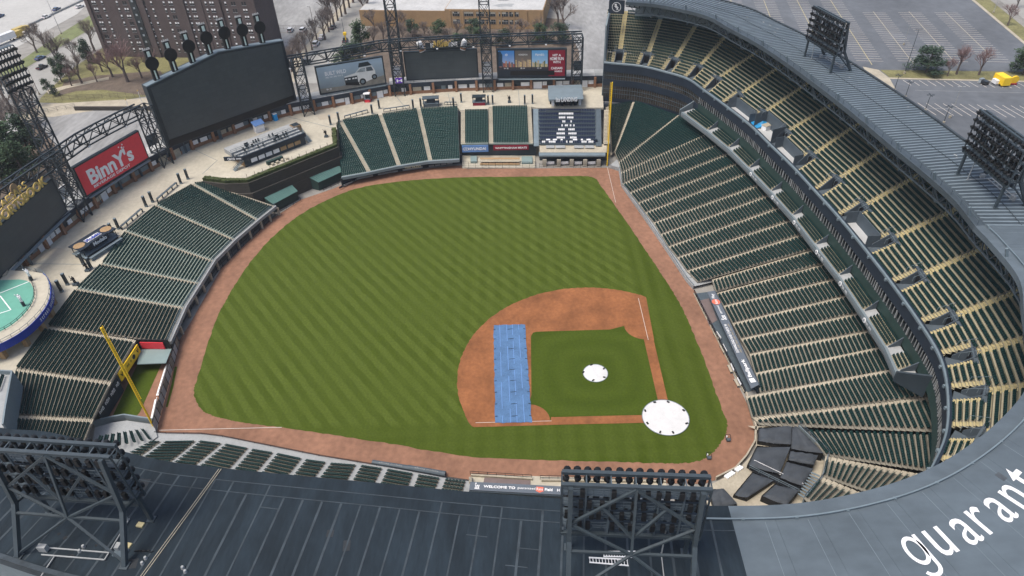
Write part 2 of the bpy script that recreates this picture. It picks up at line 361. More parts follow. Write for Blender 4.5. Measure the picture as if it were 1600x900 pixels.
bag = MB(); bag.box((0, 0, .1), (.55, .3, .13)); bag.box((0, 0, .2), (.46, .26, .06)); bag_me = bag.mesh('sandbag'); bag_me.materials.append(M['black'])
def sandbag(u, v, where, g, pos=''):
    q = at(u, v, .12); o = bpy.data.objects.new('sandbag', bag_me); COL.objects.link(o); o.location = q; o.rotation_euler.z = random.random()*3
    tag(o, 'black sandbag at the %s of the %s' % (pos, where), 'sandbag', g)
for u, v, w_ in ((911.5, 582, 'left edge'), (924, 570.5, 'top edge'), (943.5, 576.5, 'upper right edge'), (944, 590, 'lower right edge'), (927, 594.5, 'bottom edge')): sandbag(u, v, 'small mound tarp', 'sandbags holding the mound tarp', w_)
for u, v, w_ in ((1023, 629, 'top left rim'), (1044, 628.5, 'top right rim'), (1068, 641.5, 'upper right rim'), (1073, 662, 'lower right rim'), (1051.5, 676, 'bottom right rim'), (1031.5, 675.5, 'bottom left rim'), (1011.5, 661.5, 'lower left rim'), (1008, 642, 'upper left rim')): sandbag(u, v, 'large home plate tarp', 'sandbags holding the home plate tarp', w_)
# blue tarp over third base
t = empty('blue_tarp', at(800, 585, .06), 'long blue tarp laid over the infield dirt by third base', 'tarp')
TA, TB, TC, TD = at(771, 508, .1), at(820, 507, .1), at(831, 660, .1), at(774, 661, .1)
b = MB(); nx, ny = 10, 34; vs_ = []
for j in range(ny+1):
    for i in range(nx+1):
        q = lerp(lerp(TA, TB, i/nx), lerp(TD, TC, i/nx), j/ny); e = .12*random.uniform(-1, 1) if i in (0, nx) or j in (0, ny) else 0
        vs_.append((q.x+e, q.y+e, .1+random.uniform(0, .07)))
b.add(vs_, [(j*(nx+1)+i, (j+1)*(nx+1)+i, (j+1)*(nx+1)+i+1, j*(nx+1)+i+1) for j in range(ny) for i in range(nx)]); b.build('tarp_sheet', M['tarp_blue'], t, smooth=True)
for tt in (.2, .42, .6, .8):                                       # taped seams and ties
    b = MB(); P = [lerp(lerp(TA, TB, tt), lerp(TD, TC, tt), k/16) for k in range(17)]
    for k in range(16):
        if (k*7+int(tt*10)) % 5: b.bar((P[k].x, P[k].y, .165), (P[k+1].x, P[k+1].y, .165), .13, .03)
    b.build('tarp_seam', M['blue_pale'], t)
for k in range(9):
    b = MB(); P0 = lerp(TA, TD, (k+.5)/9); P1 = lerp(TB, TC, (k+.5)/9)
    for q, s in ((P0, 1), (P1, -1)): b.bar((q.x, q.y, .2), (q.x+.1, q.y-.45*s, .2), .12, .06)
    b.bar(lerp(P0, P1, .45)+V(0, 0, .09), lerp(P0, P1, .62)+V(.15, 0, .09), .1, .03); b.build('tie_strap', M['navy'], t)
# sprinkler heads / cleats on the near curve of the track
for (u, v), lab in (((1107, 715), 'nearer the dugout roof'), ((1137, 687), 'nearer the covered seats')):
    q = at(u, v, .02); t = empty('field_hose_reel', q, 'small hose reel with white cap at the grass edge, '+lab, 'hose reel', 'hose reels on the track curve')
    b = MB(); b.tube(q+V(-.3, -.35, .35), q+V(-.3, .35, .35), .33, n=10); b.build('drum', M['steel'], t)
    b = MB(); b.tube(q+V(.25, .2, 0), q+V(.25, .2, .75), .16, .12, n=8); b.build('cap', M['white_paint'], t)
    b = MB(); b.bar(q+V(-.3, -.45, .35), q+V(.5, -.45, .95), .07); b.bar(q+V(-.3, .45, .35), q+V(.5, .45, .95), .07); b.bar(q+V(.5, -.45, .95), q+V(.5, .45, .95), .07); b.build('handle', M['black'], t)

# ================================================================== SEATING
SEAT_V = []; SEAT_F = []
def _seat_tpl(w=.48):
    b = MB(); h = w/2
    # backrest leaning back, seat pan folded up against it
    b.add([(-h, .30, .36), (h, .30, .36), (h, .36, .36), (-h, .36, .36), (-h, .41, .87), (h, .41, .87), (h, .47, .87), (-h, .47, .87)],
          [(4, 5, 6, 7), (0, 1, 5, 4), (1, 2, 6, 5), (2, 3, 7, 6), (3, 0, 4, 7)])
    h2 = h*.92
    b.add([(-h2, .13, .36), (h2, .13, .36), (h2, .27, .34), (-h2, .27, .34), (-h2, .18, .62), (h2, .18, .62), (h2, .32, .66), (-h2, .32, .66)],
          [(4, 5, 6, 7), (0, 1, 5, 4), (1, 2, 6, 5), (3, 0, 4, 7)])
    b.add([(-.03, .25, 0), (.03, .25, 0), (.03, .25, .4), (-.03, .25, .4)], [(0, 1, 2, 3)])
    return np.array(b.v), b.f
ST_V, ST_F = _seat_tpl()
def seat_row(parent, A, B, back, mat, pitch=.53, depth_scale=1.0, skip=None, mats2=None, pick=None, miss=0.0):
    """a row of tip-up seats from A to B (tread level); back = plan unit vector away from the field"""
    A = Vector(A); B = Vector(B); L = (B-A); n = int(L.length/pitch)
    if n < 1: return None
    d = L.normalized(); off = origin_of(parent); V0 = ST_V.copy(); V0[:, 1] *= depth_scale
    pts = []; faces = []; mi = []; nv = len(V0)
    ax = np.array([d.x, d.y, d.z]); bk = np.array([back.x, back.y, 0.0])
    c = 0
    for k in range(n):
        if miss and random.random() < miss: continue
        q = A+d*((k+.5)*L.length/n)-off
        W = V0.copy(); 
        if random.random() < .035: W[11-3:13+3, 1] -= .0
        P = np.array([q.x, q.y, q.z])+W[:, 0:1]*ax+W[:, 1:2]*bk+W[:, 2:3]*np.array([0, 0, 1.0])
        pts.append(P); faces += [tuple(i+c*nv for i in f) for f in ST_F]
        if pick: mi += [pick((k+.5)/n)]*len(ST_F)
        c += 1
    if not pts: return None
    me = bpy.data.meshes.new('seat_row'); me.from_pydata(np.concatenate(pts).tolist(), [], faces); me.materials.append(mat)
    if mats2: me.materials.append(mats2); me.polygons.foreach_set('material_index', mi)
    o = bpy.data.objects.new('seat_row', me); COL.objects.link(o); o.parent = parent; return o
def section(name, FL, FR, BR, BL, nrows, label, group, seat='seat', tread='tread', aisleL=1.2, aisleR=0.0, stair='concrete_pale', nose=None, pitch=.53, rows=None, cut=None, pick=None, mats2=None, skirt=.4, trimF=None, flip=False, cat='seating section', dmul=1.0):
    """bank of stepped rows. FL FR: front left/right, BR BL: back; rows = (r0, r1) restricts; cut(r) -> (t0, t1) range along the row"""
    FL, FR, BR, BL = map(Vector, (FL, FR, BR, BL))
    t = empty(name, (FL+FR)/2, label, cat, group)
    r0, r1 = rows or (0, nrows); terr = MB(); st = MB(); ns = MB()
    for r in range(r0, r1):
        a, b_ = r/nrows, (r+1)/nrows
        P, Q, Q2, P2 = lerp(FL, BL, a), lerp(FR, BR, a), lerp(FR, BR, b_), lerp(FL, BL, b_)
        t0, t1 = cut(r) if cut else (0, 1)
        if t1-t0 < .02: continue
        P, Q, P2, Q2 = lerp(P, Q, t0), lerp(P, Q, t1), lerp(P2, Q2, t0), lerp(P2, Q2, t1)
        z = (P.z+Q.z)/2; zr = (P2.z+Q2.z)/2-z; zl = z-zr-.02 if r > r0 else z-skirt
        terr.quad((P.x, P.y, z), (Q.x, Q.y, z), (Q2.x, Q2.y, z), (P2.x, P2.y, z))
        terr.quad((P.x, P.y, zl), (Q.x, Q.y, zl), (Q.x, Q.y, z), (P.x, P.y, z))
        mid = (P2+Q2-P-Q)/2; back = Vector((mid.x, mid.y, 0)); dep = back.length; back.normalize()
        d = (Q-P); L = Vector((d.x, d.y, 0)).length; dn = d/max(L, 1e-6)
        aL = aisleL if t0 == 0 else .1; aR = aisleR if t1 == 1 else .1
        if L > aL+aR+.6:
            A, B = P+dn*aL, Q-dn*aR
            if trimF and r < trimF[0]: pass
            else:
                ds = max(.75, min(1.25, dep/.8))*dmul
                seat_row(t, (A.x, A.y, z), (B.x, B.y, z), back, M[seat], pitch, ds, pick=(lambda s, rr=r: pick(rr, s)) if pick else None, mats2=mats2)
        for w, S, s in ((aL, P, 1), (aR, Q, -1)):
            if w < .5: continue
            E0, E1 = S, S+dn*(w*s)
            f0 = back*(dep*.5); h = zr*.5
            # a half step on every row
            st.add([(E0.x, E0.y, z+.004), (E1.x, E1.y, z+.004), (E1.x+f0.x, E1.y+f0.y, z+.004), (E0.x+f0.x, E0.y+f0.y, z+.004)], [(0, 1, 2, 3)])
            a_, b2 = E0+f0, E1+f0; c_, d_ = E1+back*dep, E0+back*dep
            st.add([(a_.x, a_.y, z), (b2.x, b2.y, z), (b2.x, b2.y, z+h), (a_.x, a_.y, z+h), (c_.x, c_.y, z+h), (d_.x, d_.y, z+h)], [(0, 1, 2, 3), (3, 2, 4, 5)])
            if nose:
                for base, zz in ((E0-back*.02, z), (a_-back*.02, z+h)):
                    e = base+dn*(w*s); k = back*(dep*.2)
                    ns.add([(base.x, base.y, zz+.012), (e.x, e.y, zz+.012), (e.x+k.x, e.y+k.y, zz+.012), (base.x+k.x, base.y+k.y, zz+.012)], [(0, 1, 2, 3)])
    terr.build('terrace', M[tread], t)
    if st.f: st.build('aisle_steps', M[stair], t, kind='stuff')
    if ns.f: ns.build('step_nosing', M[nose], t, kind='stuff')
    return t
def rail(parent, pts, h=1.0, step=2.0, mat='steel', name='railing', r=.035, mids=1):
    b = MB()
    for A, B in zip(pts[:-1], pts[1:]):
        A = Vector(A); B = Vector(B); n = max(1, int((B-A).length/step))
        for k in range(n+1):
            q = lerp(A, B, k/n); b.bar(q, q+V(0, 0, h), r*2)
        for j in range(mids+1):
            z = V(0, 0, h*(1-j/(mids+1))); b.bar(A+z, B+z, r*2)
    return b.build(name, M[mat], parent)

ORD = ['first', 'second', 'third', 'fourth', 'fifth', 'sixth', 'seventh', 'eighth', 'ninth', 'tenth', 'eleventh', 'twelfth', 'thirteenth', 'fourteenth', 'fifteenth', 'sixteenth', 'seventeenth', 'eighteenth', 'nineteenth', 'twentieth', 'twenty-first', 'twenty-second', 'twenty-third', 'twenty-fourth']
ZC = 9.0
# ---- first-base lower bowl: aisles given by their front and back pixels
LB = [((960, 237), (985, 168)), ((967, 253), (1049, 189)), ((971, 269), (1097, 213)), ((972, 287), (1115, 228)), ((984, 301), (1131, 243)), ((997, 317), (1147, 257)), ((1008, 332), (1161, 273)), ((1021, 348), (1180, 291)), ((1032, 366), (1193, 308)), ((1044, 385), (1209, 327)), ((1058, 402), (1226, 347)), ((1073, 423), (1243, 369)), ((1090, 441), (1263, 391)), ((1118, 458), (1286, 413)), ((1130, 478), (1303, 436)), ((1144, 505), (1321, 462)), ((1157, 529), (1340, 489)), ((1171, 553), (1356, 517)), ((1180, 585), (1371, 545)), ((1165, 619), (1394, 577)), ((1175, 652), (1424, 622))]
LBW = []
for f, bk in LB:
    F = at(*f, 1.2); B_ = solve_back(F, *bk, .27); d = (B_-F); L = math.hypot(d.x, d.y); B_ = F+d*(1+3.2/L); LBW.append((F, B_))
# the wall side of the first aisle: end of the bank at the foul pole
F0 = at(954, 243, 1.2); B0 = F0+V(22.5, -.6, 6.3); LBW.insert(0, (F0, B0))
for i in range(len(LBW)-1):
    (FL, BL), (FR, BR) = LBW[i], LBW[i+1]
    if 1 <= i < len(LB) and LB[i-1][0] == (1090, 441): FL = lerp(FL, BL, .12)
    if LB[i][0] == (1165, 619): FR = at(1189, 611, 2.2)
    L = ((BL-FL).length+(BR-FR).length)/2; n = int(L/.86)
    section('lower_bowl_section', FL, FR, BR, BL, n, 'dark green first base lower bowl seats, %s bank from the right field pole' % ORD[i], 'lower bowl sections on the first base side', aisleL=1.0, tread='tread', cat='seating section')
# curved sections behind home plate (rows swing round the tarped club seats)
hc = [((1175, 652), (1424, 622)), ((1262, 674), (1436, 676)), ((1290, 712), (1432, 736)), ((1284, 744), (1372, 778)), ((1256, 779), (1300, 815))]
HW = []
for (f, bk) in hc:
    if f == (1175, 652): HW.append((LBW[-1][0], LBW[-1][1])); continue
    zf = 3.2 if f[0] > 1200 else 1.2
    F = at(*f, zf); B_ = solve_back(F, *bk, .27); d = B_-F; L = math.hypot(d.x, d.y); HW.append((F, F+d*(1+4/L)))
for i in range(len(HW)-1):
    (FL, BL), (FR, BR) = HW[i], HW[i+1]
    n = 30 if i == 0 else int(((BL-FL).length+(BR-FR).length)/2/.86)
    cutf = None
    if i == 0:
        FR2 = LBW[-1][0]+V(-3.4, -1.2, 0)
        # the front rows stop at the tarped seats
        g0 = FR; 
        section('lower_bowl_section', FL, at(1188, 664, 1.2), BR, BL, n, 'green seats wrapping the corner right above the tarped seats', 'lower bowl sections behind home plate', aisleL=1.05, aisleR=.4)
        continue
    section('lower_bowl_section', FL, FR, BR, BL, n, ['', 'green seats behind the tarped seats, between the two wide tan aisles', 'green seats behind home, just past the lower tan aisle', 'wedge of green seats beside the grey roof curve behind home'][i], 'lower bowl sections behind home plate', aisleL=0.0 if i == 1 else 1.3, aisleR=.3)
# ---- third-base lower rows under the near roof (only the front rows can be seen)
NB = [((238, 690), (192, 715)), ((262, 690), (232, 712)), ((316, 689), (282.5, 717)), ((355.6, 694), (320, 724)), ((397, 702), (370, 732)), ((436, 708.5), (412, 737.5)), ((480.5, 718), (461, 743)), ((519, 723.5), (501, 748)), ((566.6, 727), (552, 752)), ((607, 733), (595, 757.5)), ((655, 741.6), (647, 764)), ((697, 748), (690, 766)), ((738, 753), (733, 768))]
NW = []
for f, bk in NB:
    F = at(*f, 1.2); B_ = solve_back(F, *bk, .27); d = (B_-F); L = math.hypot(d.x, d.y); NW.append((F, F+d*(14.0/L)))
for i in range(len(NW)-1):
    (FR, BR), (FL, BL) = NW[i], NW[i+1]
    section('lower_bowl_section', FL, FR, BR, BL, 16, 'short rows of green seats in front of the near roof, %s section from the left' % ORD[i], 'lower bowl sections on the third base side', aisleL=1.15, stair='concrete_grey', dmul=1.75)
# ---- left field bleachers
LF = [((430, 322), (322, 286)), ((403.5, 343), (303, 287)), ((367, 374), (244.5, 320)), ((334, 407), (196.5, 360.5)), ((312, 442), (159, 411.5)), ((288, 480), (120, 450.5))]
LW = [(at(*f, 3.0), at(*bk, ZC)) for f, bk in LF]
LF2 = [((213, 531), (75, 510)), ((174, 597), (25.5, 576)), ((146, 655), (13.5, 648)), ((128, 700), (-5, 705))]
for i in range(len(LW)-1):
    (FL, BL), (FR, BR) = LW[i+1], LW[i]
    section('bleacher_section', FR, FL, BL, BR, 30, 'left field bleachers, %s bank of green rows from the batter eye' % ORD[i], 'left field bleacher sections', aisleL=1.05, aisleR=0, tread='tread_green', seat='seat_lf', dmul=.72)
A5 = (at(*LF2[0][0], 5.2), at(*LF2[0][1], ZC))
# section across the bullpen corner: long rows to the front, cut short behind the bullpen
FLc = at(263, 536, 3.0); P4 = LW[-1]
dirb = (A5[1]-A5[0]).normalized(); A5f = A5[1]+(A5[0]-A5[1])*1.0
section('bleacher_section', P4[0], FLc, A5[1], P4[1], 30, 'left field bleachers, bank of green rows just above the red bullpen sign', 'left field bleacher sections', aisleL=1.2, tread='tread', dmul=1.05)
W2 = [A5]+[(at(*f, 5.2), at(*bk, ZC)) for f, bk in LF2[1:]]
for i in range(len(W2)-1):
    (FL, BL), (FR, BR) = W2[i], W2[i+1]
    section('bleacher_section', FL, FR, BR, BL, 22, 'left field seats behind the bullpen, %s dark green bank from the red sign' % ORD[i], 'left field bleacher sections', aisleL=1.2, tread='tread', stair='concrete_pale', dmul=1.12)
# ---- right-centre bleachers
RF = [((534, 277), (526, 195)), ((573, 270), (529, 190)), ((620, 260), (591, 180)), ((669, 252), (651, 171)), ((718, 249), (715, 167.5))]
RW = [(at(*f, 3.0), at(*bk, ZC)) for f, bk in RF]
for i in range(len(RW)-1):
    (FL, BL), (FR, BR) = RW[i], RW[i+1]
    section('bleacher_section', FL, FR, BR, BL, 30, 'right centre bleachers, %s bank of green rows from the batter eye' % ORD[i], 'right field bleacher sections', aisleL=0 if i == 0 else 1.3, aisleR=0, tread='tread_green', seat='seat_lf')
for (f0, b0), (f1, b1), n, lab in ((((720, 225), (720, 173)), ((763, 224), (762, 172.5)), 20, 'green seats right above the blue sign in right field'), (((764, 224), (763, 167.5)), ((833, 224), (830, 166.5)), 22, 'green seats right above the red sign in right field')):
    section('bleacher_section', at(*f0, 4.9), at(*f1, 4.9), at(*b1, ZC), at(*b0, ZC), n, lab, 'right field bleacher sections', aisleL=1.4, aisleR=1.4 if 'red sign' in lab else 0, tread='tread_green', seat='seat_lf')
def sox_pick(r, s):
    if r < 1: return 1 if random.random() < .45 else 0
    x = abs(s-.48); w = .2-.011*r
    if x > w or r > 7: return 0
    if x < .03 and r < 4: return 0
    return 1 if random.random() < (.5 if r in (4, 5) else .92) else 0
section('bleacher_section', at(843, 225, 4.9), at(931, 225, 4.9), at(930, 169, ZC), at(841, 169, ZC), 9, 'navy blue seats with a white painted pattern in right field', 'right field bleacher sections', seat='seat_blue', mats2=M['seat_white'], pick=sox_pick, aisleL=.2, aisleR=.2, tread='steel')
# white logo tops the back rows of that bank
# ================================================================== UPPER DECK, CLUB, SUITES, ROOF
U = [((944, 98), (946, 78), (949, 18), 33.0), ((965, 100), (969, 79), (978, 13), 33.2), ((1003.6, 104), (1013, 83.3), (1036, 17), 33.2), ((1041, 113), (1056, 91.7), (1092, 31), 32.5), ((1076, 124), (1095, 103), (1137, 51), 31.4), ((1102, 142), (1124, 121.7), (1173, 88), 29.5), ((1132.5, 164), (1158, 146.7), (1209, 110.5), 29.5), ((1172, 195), (1196, 175), (1248, 138), 29.5), ((1205, 227), (1232, 205), (1289, 168), 29.5), ((1241, 262), (1271, 241.7), (1334, 199), 29.5), ((1277.5, 301.7), (1311, 279), (1380, 235), 29.5), ((1314, 342), (1352.5, 321), (1430, 278), 29.5), ((1353.5, 390), (1397.7, 371.6), (1482, 332), 29.5), ((1398.5, 448), (1442, 429), (1534, 388), 29.5), ((1443.6, 512), (1492, 494), None, 0), ((1473, 563), (1523, 551), None, 0), ((1484, 615), (1541, 611), None, 0), ((1483, 675), (1535, 675), None, 0), ((1464, 726), (1512, 733), None, 0), ((1436, 772), (1480, 786), None, 0)]
UW = []
for f, m, tp, zt in U:
    F, Mi = at(*f, 20.4), at(*m, 23.4)
    if tp:
        T = at(*tp, zt); d = T-Mi; L = math.hypot(d.x, d.y); T = Mi+d*(13.2/L); T.z = 32.6
    else: T = None
    UW.append([F, Mi, T])
for i, w in enumerate(UW):
    if w[2] is None:
        a = UW[i-1][1]; c = UW[min(i+1, len(UW)-1)][1]; tg = (c-a); nrm = V(tg.y, -tg.x, 0).normalized()
        if nrm.dot(w[1]-w[0]) < 0: nrm = -nrm
        w[2] = w[1]+nrm*13.2; w[2].z = 32.6
NF, NT = 5, 15
def deck_normal(i):
    d = UW[i][1]-UW[i][0]; return V(d.x, d.y, 0).normalized()
terrace_cut = {6: 3, 7: 5, 8: 3, 11: 3}      # sections whose front rows gave way to open terraces
names_u = 'upper deck seats, %s section from the logo board at the right field end'
for i in range(len(UW)-1):
    (FL, ML, TL), (FR, MR, TR) = UW[i], UW[i+1]
    wid = (FR-FL).length; h0 = 0.0 if i == 0 else 1.32/wid; h1 = 1.32/wid
    c0 = terrace_cut.get(i, 0)
    lab = names_u % ORD[i]
    g = 'upper deck sections'
    nF = NF
    # upper part above the cross line
    s = section('upper_deck_section', ML, MR, TR, TL, NT, lab, g, aisleL=.75 if i else .1, aisleR=.75, tread='tread_tan', stair='yellow_pale', nose='nose_yellow', skirt=.5)
    # lower rows, left free at the vomitories
    rows_t = MB(); n = NF
    for r in range(c0, n):
        a, b_ = r/n, (r+1)/n
        P, Q, Q2, P2 = lerp(FL, ML, a), lerp(FR, MR, a), lerp(FR, MR, b_), lerp(FL, ML, b_)
        P, Q, P2, Q2 = lerp(P, Q, h0), lerp(P, Q, 1-h1), lerp(P2, Q2, h0), lerp(P2, Q2, 1-h1)
        z = (P.z+Q.z)/2; zr = (P2.z-P.z)
        rows_t.quad((P.x, P.y, z), (Q.x, Q.y, z), (Q2.x, Q2.y, z), (P2.x, P2.y, z)); zl = z-zr if r > c0 else 20.0
        rows_t.quad((P.x, P.y, zl), (Q.x, Q.y, zl), (Q.x, Q.y, z), (P.x, P.y, z))
        bk = V((P2-P).x, (P2-P).y, 0).normalized(); dn = (Q-P).normalized()
        w_ = .95
        if (Q-P).length > 2.9: seat_row(s, (P.x+dn.x*w_, P.y+dn.y*w_, z), (Q.x-dn.x*w_, Q.y-dn.y*w_, z), bk, M['seat'], .53, 1.05)
        for S, sg in ((P, 1), (Q, -1)):
            E = S+dn*(w_*sg)
            for j in range(2):
                o_ = bk*(.43*j); zz = z+.01+j*zr*.5
                rows_t.quad((S+o_)[:2]+(zz,), (E+o_)[:2]+(zz,), (E+o_+bk*.42)[:2]+(zz,), (S+o_+bk*.42)[:2]+(zz,), 1)
                rows_t.quad((S+o_)[:2]+(zz+.012,), (E+o_)[:2]+(zz+.012,), (E+o_+bk*.16)[:2]+(zz+.012,), (S+o_+bk*.16)[:2]+(zz+.012,), 2)
    if rows_t.f: rows_t.build('front_terrace', [M['tread_tan'], M['yellow_pale'], M['nose_yellow']], s)
    if c0:          # open terrace: pale floor, dark wall behind it
        b = MB(); P0, Q0 = lerp(FL, FR, h0), lerp(FL, FR, 1-h1); P1, Q1 = lerp(lerp(FL, ML, c0/n), lerp(FR, MR, c0/n), h0), lerp(lerp(FL, ML, c0/n), lerp(FR, MR, c0/n), 1-h1)
        b.quad(P0[:2]+(20.1,), Q0[:2]+(20.1,), Q1[:2]+(20.1,), P1[:2]+(20.1,)); b.build('terrace_floor', nmat('terrace_pale', (.4, .41, .41), .85, .1, .3), s)
        b = MB(); b.wall(P1, Q1, 20.0, P1.z+.9, .14); b.wall(lerp(P0, P1, .1), P1, 20, P1.z+.8, .12); b.wall(lerp(Q0, Q1, .1), Q1, 20, Q1.z+.8, .12); b.build('terrace_wall', M['vom_grey'], s)
    # vomitory in the middle of the right-hand aisle
    F, Mi = FR, MR; nb = deck_normal(i+1); tg = V(-nb.y, nb.x, 0)
    b = MB(); pf = F+nb*.5; hw = 1.25
    b.quad((pf+tg*hw)[:2]+(20.2,), (pf-tg*hw)[:2]+(20.2,), (Mi-tg*hw)[:2]+(20.2,), (Mi+tg*hw)[:2]+(20.2,)); vom = b.build('vomitory_floor', M['vom_grey'], s)
    b = MB()
    for sg in (1, -1): 
        a_, c_ = F+nb*1.4+tg*(hw*sg), Mi+tg*(hw*sg)
        b.prism([(a_+tg*.1)[:2], (c_+tg*.1)[:2], (c_-tg*.1)[:2], (a_-tg*.1)[:2]], 19.9, [20.9, 23.8, 23.8, 20.9])
        a_, c_ = F+nb*.2+tg*(2.62*sg), Mi+tg*(2.62*sg)
    b.wall(Mi+tg*hw, Mi-tg*hw, 22.4, 23.9, .16); b.wall(Mi+tg*2.7, Mi-tg*2.7, 22.9, 23.45, .7); b.build('vomitory_wall', M['vom_grey'], vom)
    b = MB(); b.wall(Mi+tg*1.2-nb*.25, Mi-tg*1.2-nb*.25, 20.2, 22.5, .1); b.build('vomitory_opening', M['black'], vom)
    b = MB(); 
    for sg in (1, -1):
        for kx in range(3): q = Mi+tg*((hw+.25)*sg)-nb*(kx*1.2)+V(0, 0, .9-kx*.7); b.bar(q, q+V(0, 0, 1.0), .07)
        b.bar(Mi+tg*((hw+.25)*sg)+V(0, 0, 1.9), Mi+tg*((hw+.25)*sg)-nb*2.4+V(0, 0, .5), .06)
    b.build('handrail', M['steel_grey'], vom)
    # split centre rail at the top of the aisle
    T = TR; q0, q1 = lerp(Mi, T, .42), lerp(Mi, T, .62); b = MB(); b.bar(q0+V(0, 0, .9), q1+V(0, 0, .9), .07)
    for k in range(4): q = lerp(q0, q1, k/3); b.bar(q, q+V(0, 0, .95), .08)
    b.build('centre_rail', M['steel'], s)
# blue tarpaulin and white cabinets on the open terrace
q = at(1190, 193, 20.6); t = empty('blue_tarpaulin', q, 'bright blue tarpaulin heaped on the upper deck terrace', 'tarpaulin'); b = MB(); vs_ = []
for j in range(7):
    for i in range(7):
        h = 1.5*math.exp(-((i-3)**2+(j-3)**2)/5.0)+random.uniform(0, .25); p_ = q+V(-2.2+.78*j, 2.6-.85*i, h-.4); vs_.append(p_)
b.add(vs_, [(j*7+i, j*7+i+1, (j+1)*7+i+1, (j+1)*7+i) for j in range(6) for i in range(6)]); b.build('tarpaulin_sheet', nmat('tarpaulin', (.02, .24, .5), .45, .3, 1.0), t)
q = at(1202, 200, 20.1); t = empty('white_cabinet', q, 'long white cabinet on the upper deck terrace beside the blue tarpaulin', 'cabinet'); b = MB(); b.box(q+V(0, 0, .6), (4.6, 1.6, 1.2), R(-60)); b.build('cabinet_body', M['white_paint'], t); b = MB(); b.box(q+V(0, 0, 1.25), (4.8, 1.8, .12), R(-60)); b.build('cabinet_top', M['concrete_pale'], t)
# ---- front curve of the upper deck, used by the fascia, suites and glass club
FC = smooth_line([w[0] for w in UW], 5); 
def offs(P, i, d):
    a = P[max(0, i-1)]; c = P[min(len(P)-1, i+1)]; tg = (c-a).normalized(); n = V(-tg.y, tg.x, 0).normalized()
    if n.dot(V(30, 30, 0)-P[i]) < 0: n = -n
    return P[i]+n*d
def ribbon(b, P, i0, i1, d0, z0, d1, z1, mi=0):
    for i in range(i0, i1):
        A, B_ = offs(P, i, d0), offs(P, i+1, d0); A2, B2 = offs(P, i, d1), offs(P, i+1, d1)
        b.quad(A[:2]+(z0,), B_[:2]+(z0,), B2[:2]+(z1,), A2[:2]+(z1,), mi)
NFc = len(FC); I4 = 5*5
t = empty('deck_fascia', FC[NFc//2], 'dark navy front fascia running along the whole upper deck edge', 'fascia')
b = MB(); ribbon(b, FC, 0, NFc-1, .35, 17.6, .35, 20.95); ribbon(b, FC, 0, NFc-1, .35, 20.95, -.1, 20.95); ribbon(b, FC, 0, NFc-1, -.1, 20.95, -.1, 20.1); ribbon(b, FC, 0, NFc-1, .35, 17.6, -1.5, 17.6); b.build('fascia_band', M['navy'], t)
b = MB(); ribbon(b, FC, 0, NFc-1, .55, 20.3, .55, 20.75); ribbon(b, FC, 0, NFc-1, .55, 20.75, .3, 20.98); b.build('fascia_cap', M['steel_grey'], t)
for k in range(I4, NFc-1, 3):
    q = offs(FC, k, .6); b = MB(); b.box(q+V(0, 0, -.15), (.5, .5, .5)); b.build('fascia_lamp', M['steel_grey'], t)
# suites: green wall, dark openings with pale posts
t = empty('suite_level', FC[NFc//2]+V(0, 0, -6), 'row of open suites with pale posts above the club seats', 'suite level')
b = MB(); ribbon(b, FC, I4-1, NFc-1, .42, 13.2, .36, 15.7); b.build('suite_wall', M['green_wall'], t)
b = MB(); ribbon(b, FC, I4-1, NFc-1, .35, 15.7, -1.6, 15.8); ribbon(b, FC, I4-1, NFc-1, -1.2, 15.7, -1.2, 17.6); b.build('suite_recess', M['glass'], t)
acc = 0; b = MB(); post = 0; cum = 0
for i in range(I4-1, NFc-1):
    A, B_ = offs(FC, i, .25), offs(FC, i+1, .25); L = (B_-A).length; n = max(1, round(L/1.0))
    for k in range(n):
        q = lerp(A, B_, k/n); wide = (post % 4 == 0); bb = MB(); bb.box(V(q.x, q.y, 16.65), (.2 if wide else .11, .3 if wide else .14, 1.9), math.atan2(B_.y-A.y, B_.x-A.x)); bb.build('suite_post', M['concrete_grey'], t); post += 1
# glass-fronted club at the right field end
t = empty('glass_club', FC[8]+V(0, 0, -11), 'two storey glass fronted club under the right field end of the deck', 'glass club')
b = MB(); ribbon(b, FC, 0, I4, .1, 15.0, .1, 17.6, 0); ribbon(b, FC, 0, I4, .1, 7.5, .1, 13.0, 0); b.build('glazing', M['glass_brown'], t)
b = MB(); ribbon(b, FC, 0, I4, .3, 12.9, .3, 15.0); ribbon(b, FC, 0, I4, .3, 15.0, .1, 15.0); ribbon(b, FC, 0, I4, .3, 12.9, .1, 12.9); b.build('spandrel', M['navy'], t)
b = MB(); ribbon(b, FC, 0, I4, .3, 7.2, .3, 8.6); b.build('spandrel', M['navy'], t)
for z in (10.2, 11.6, 16.3):
    b = MB()
    for i in range(0, I4): b.bar(offs(FC, i, .18)[:2]+(z,), offs(FC, i+1, .18)[:2]+(z,), .1)
    b.build('mullion', M['steel'], t)
for i in range(0, I4):
    for k in range(2):
        q = lerp(offs(FC, i, .18), offs(FC, i+1, .18), k/2)
        b = MB(); b.bar((q.x, q.y, 8.6), (q.x, q.y, 12.9), .1); b.bar((q.x, q.y, 15), (q.x, q.y, 17.6), .1); b.build('mullion', M['steel'], t)
q0 = FC[0]; b = MB(); b.wall(q0, q0+V(14, -2.5, 0), 0, 32.6, .5); b.prism([q0[:2], (q0+V(14.5, -2.6, 0))[:2], (q0+V(14.5, -3.1, 0))[:2], (q0+V(0, -.6, 0))[:2]], 20, [21.4, 33.6, 33.6, 21.4]); b.build('end_wall', M['wall_grey'], t)
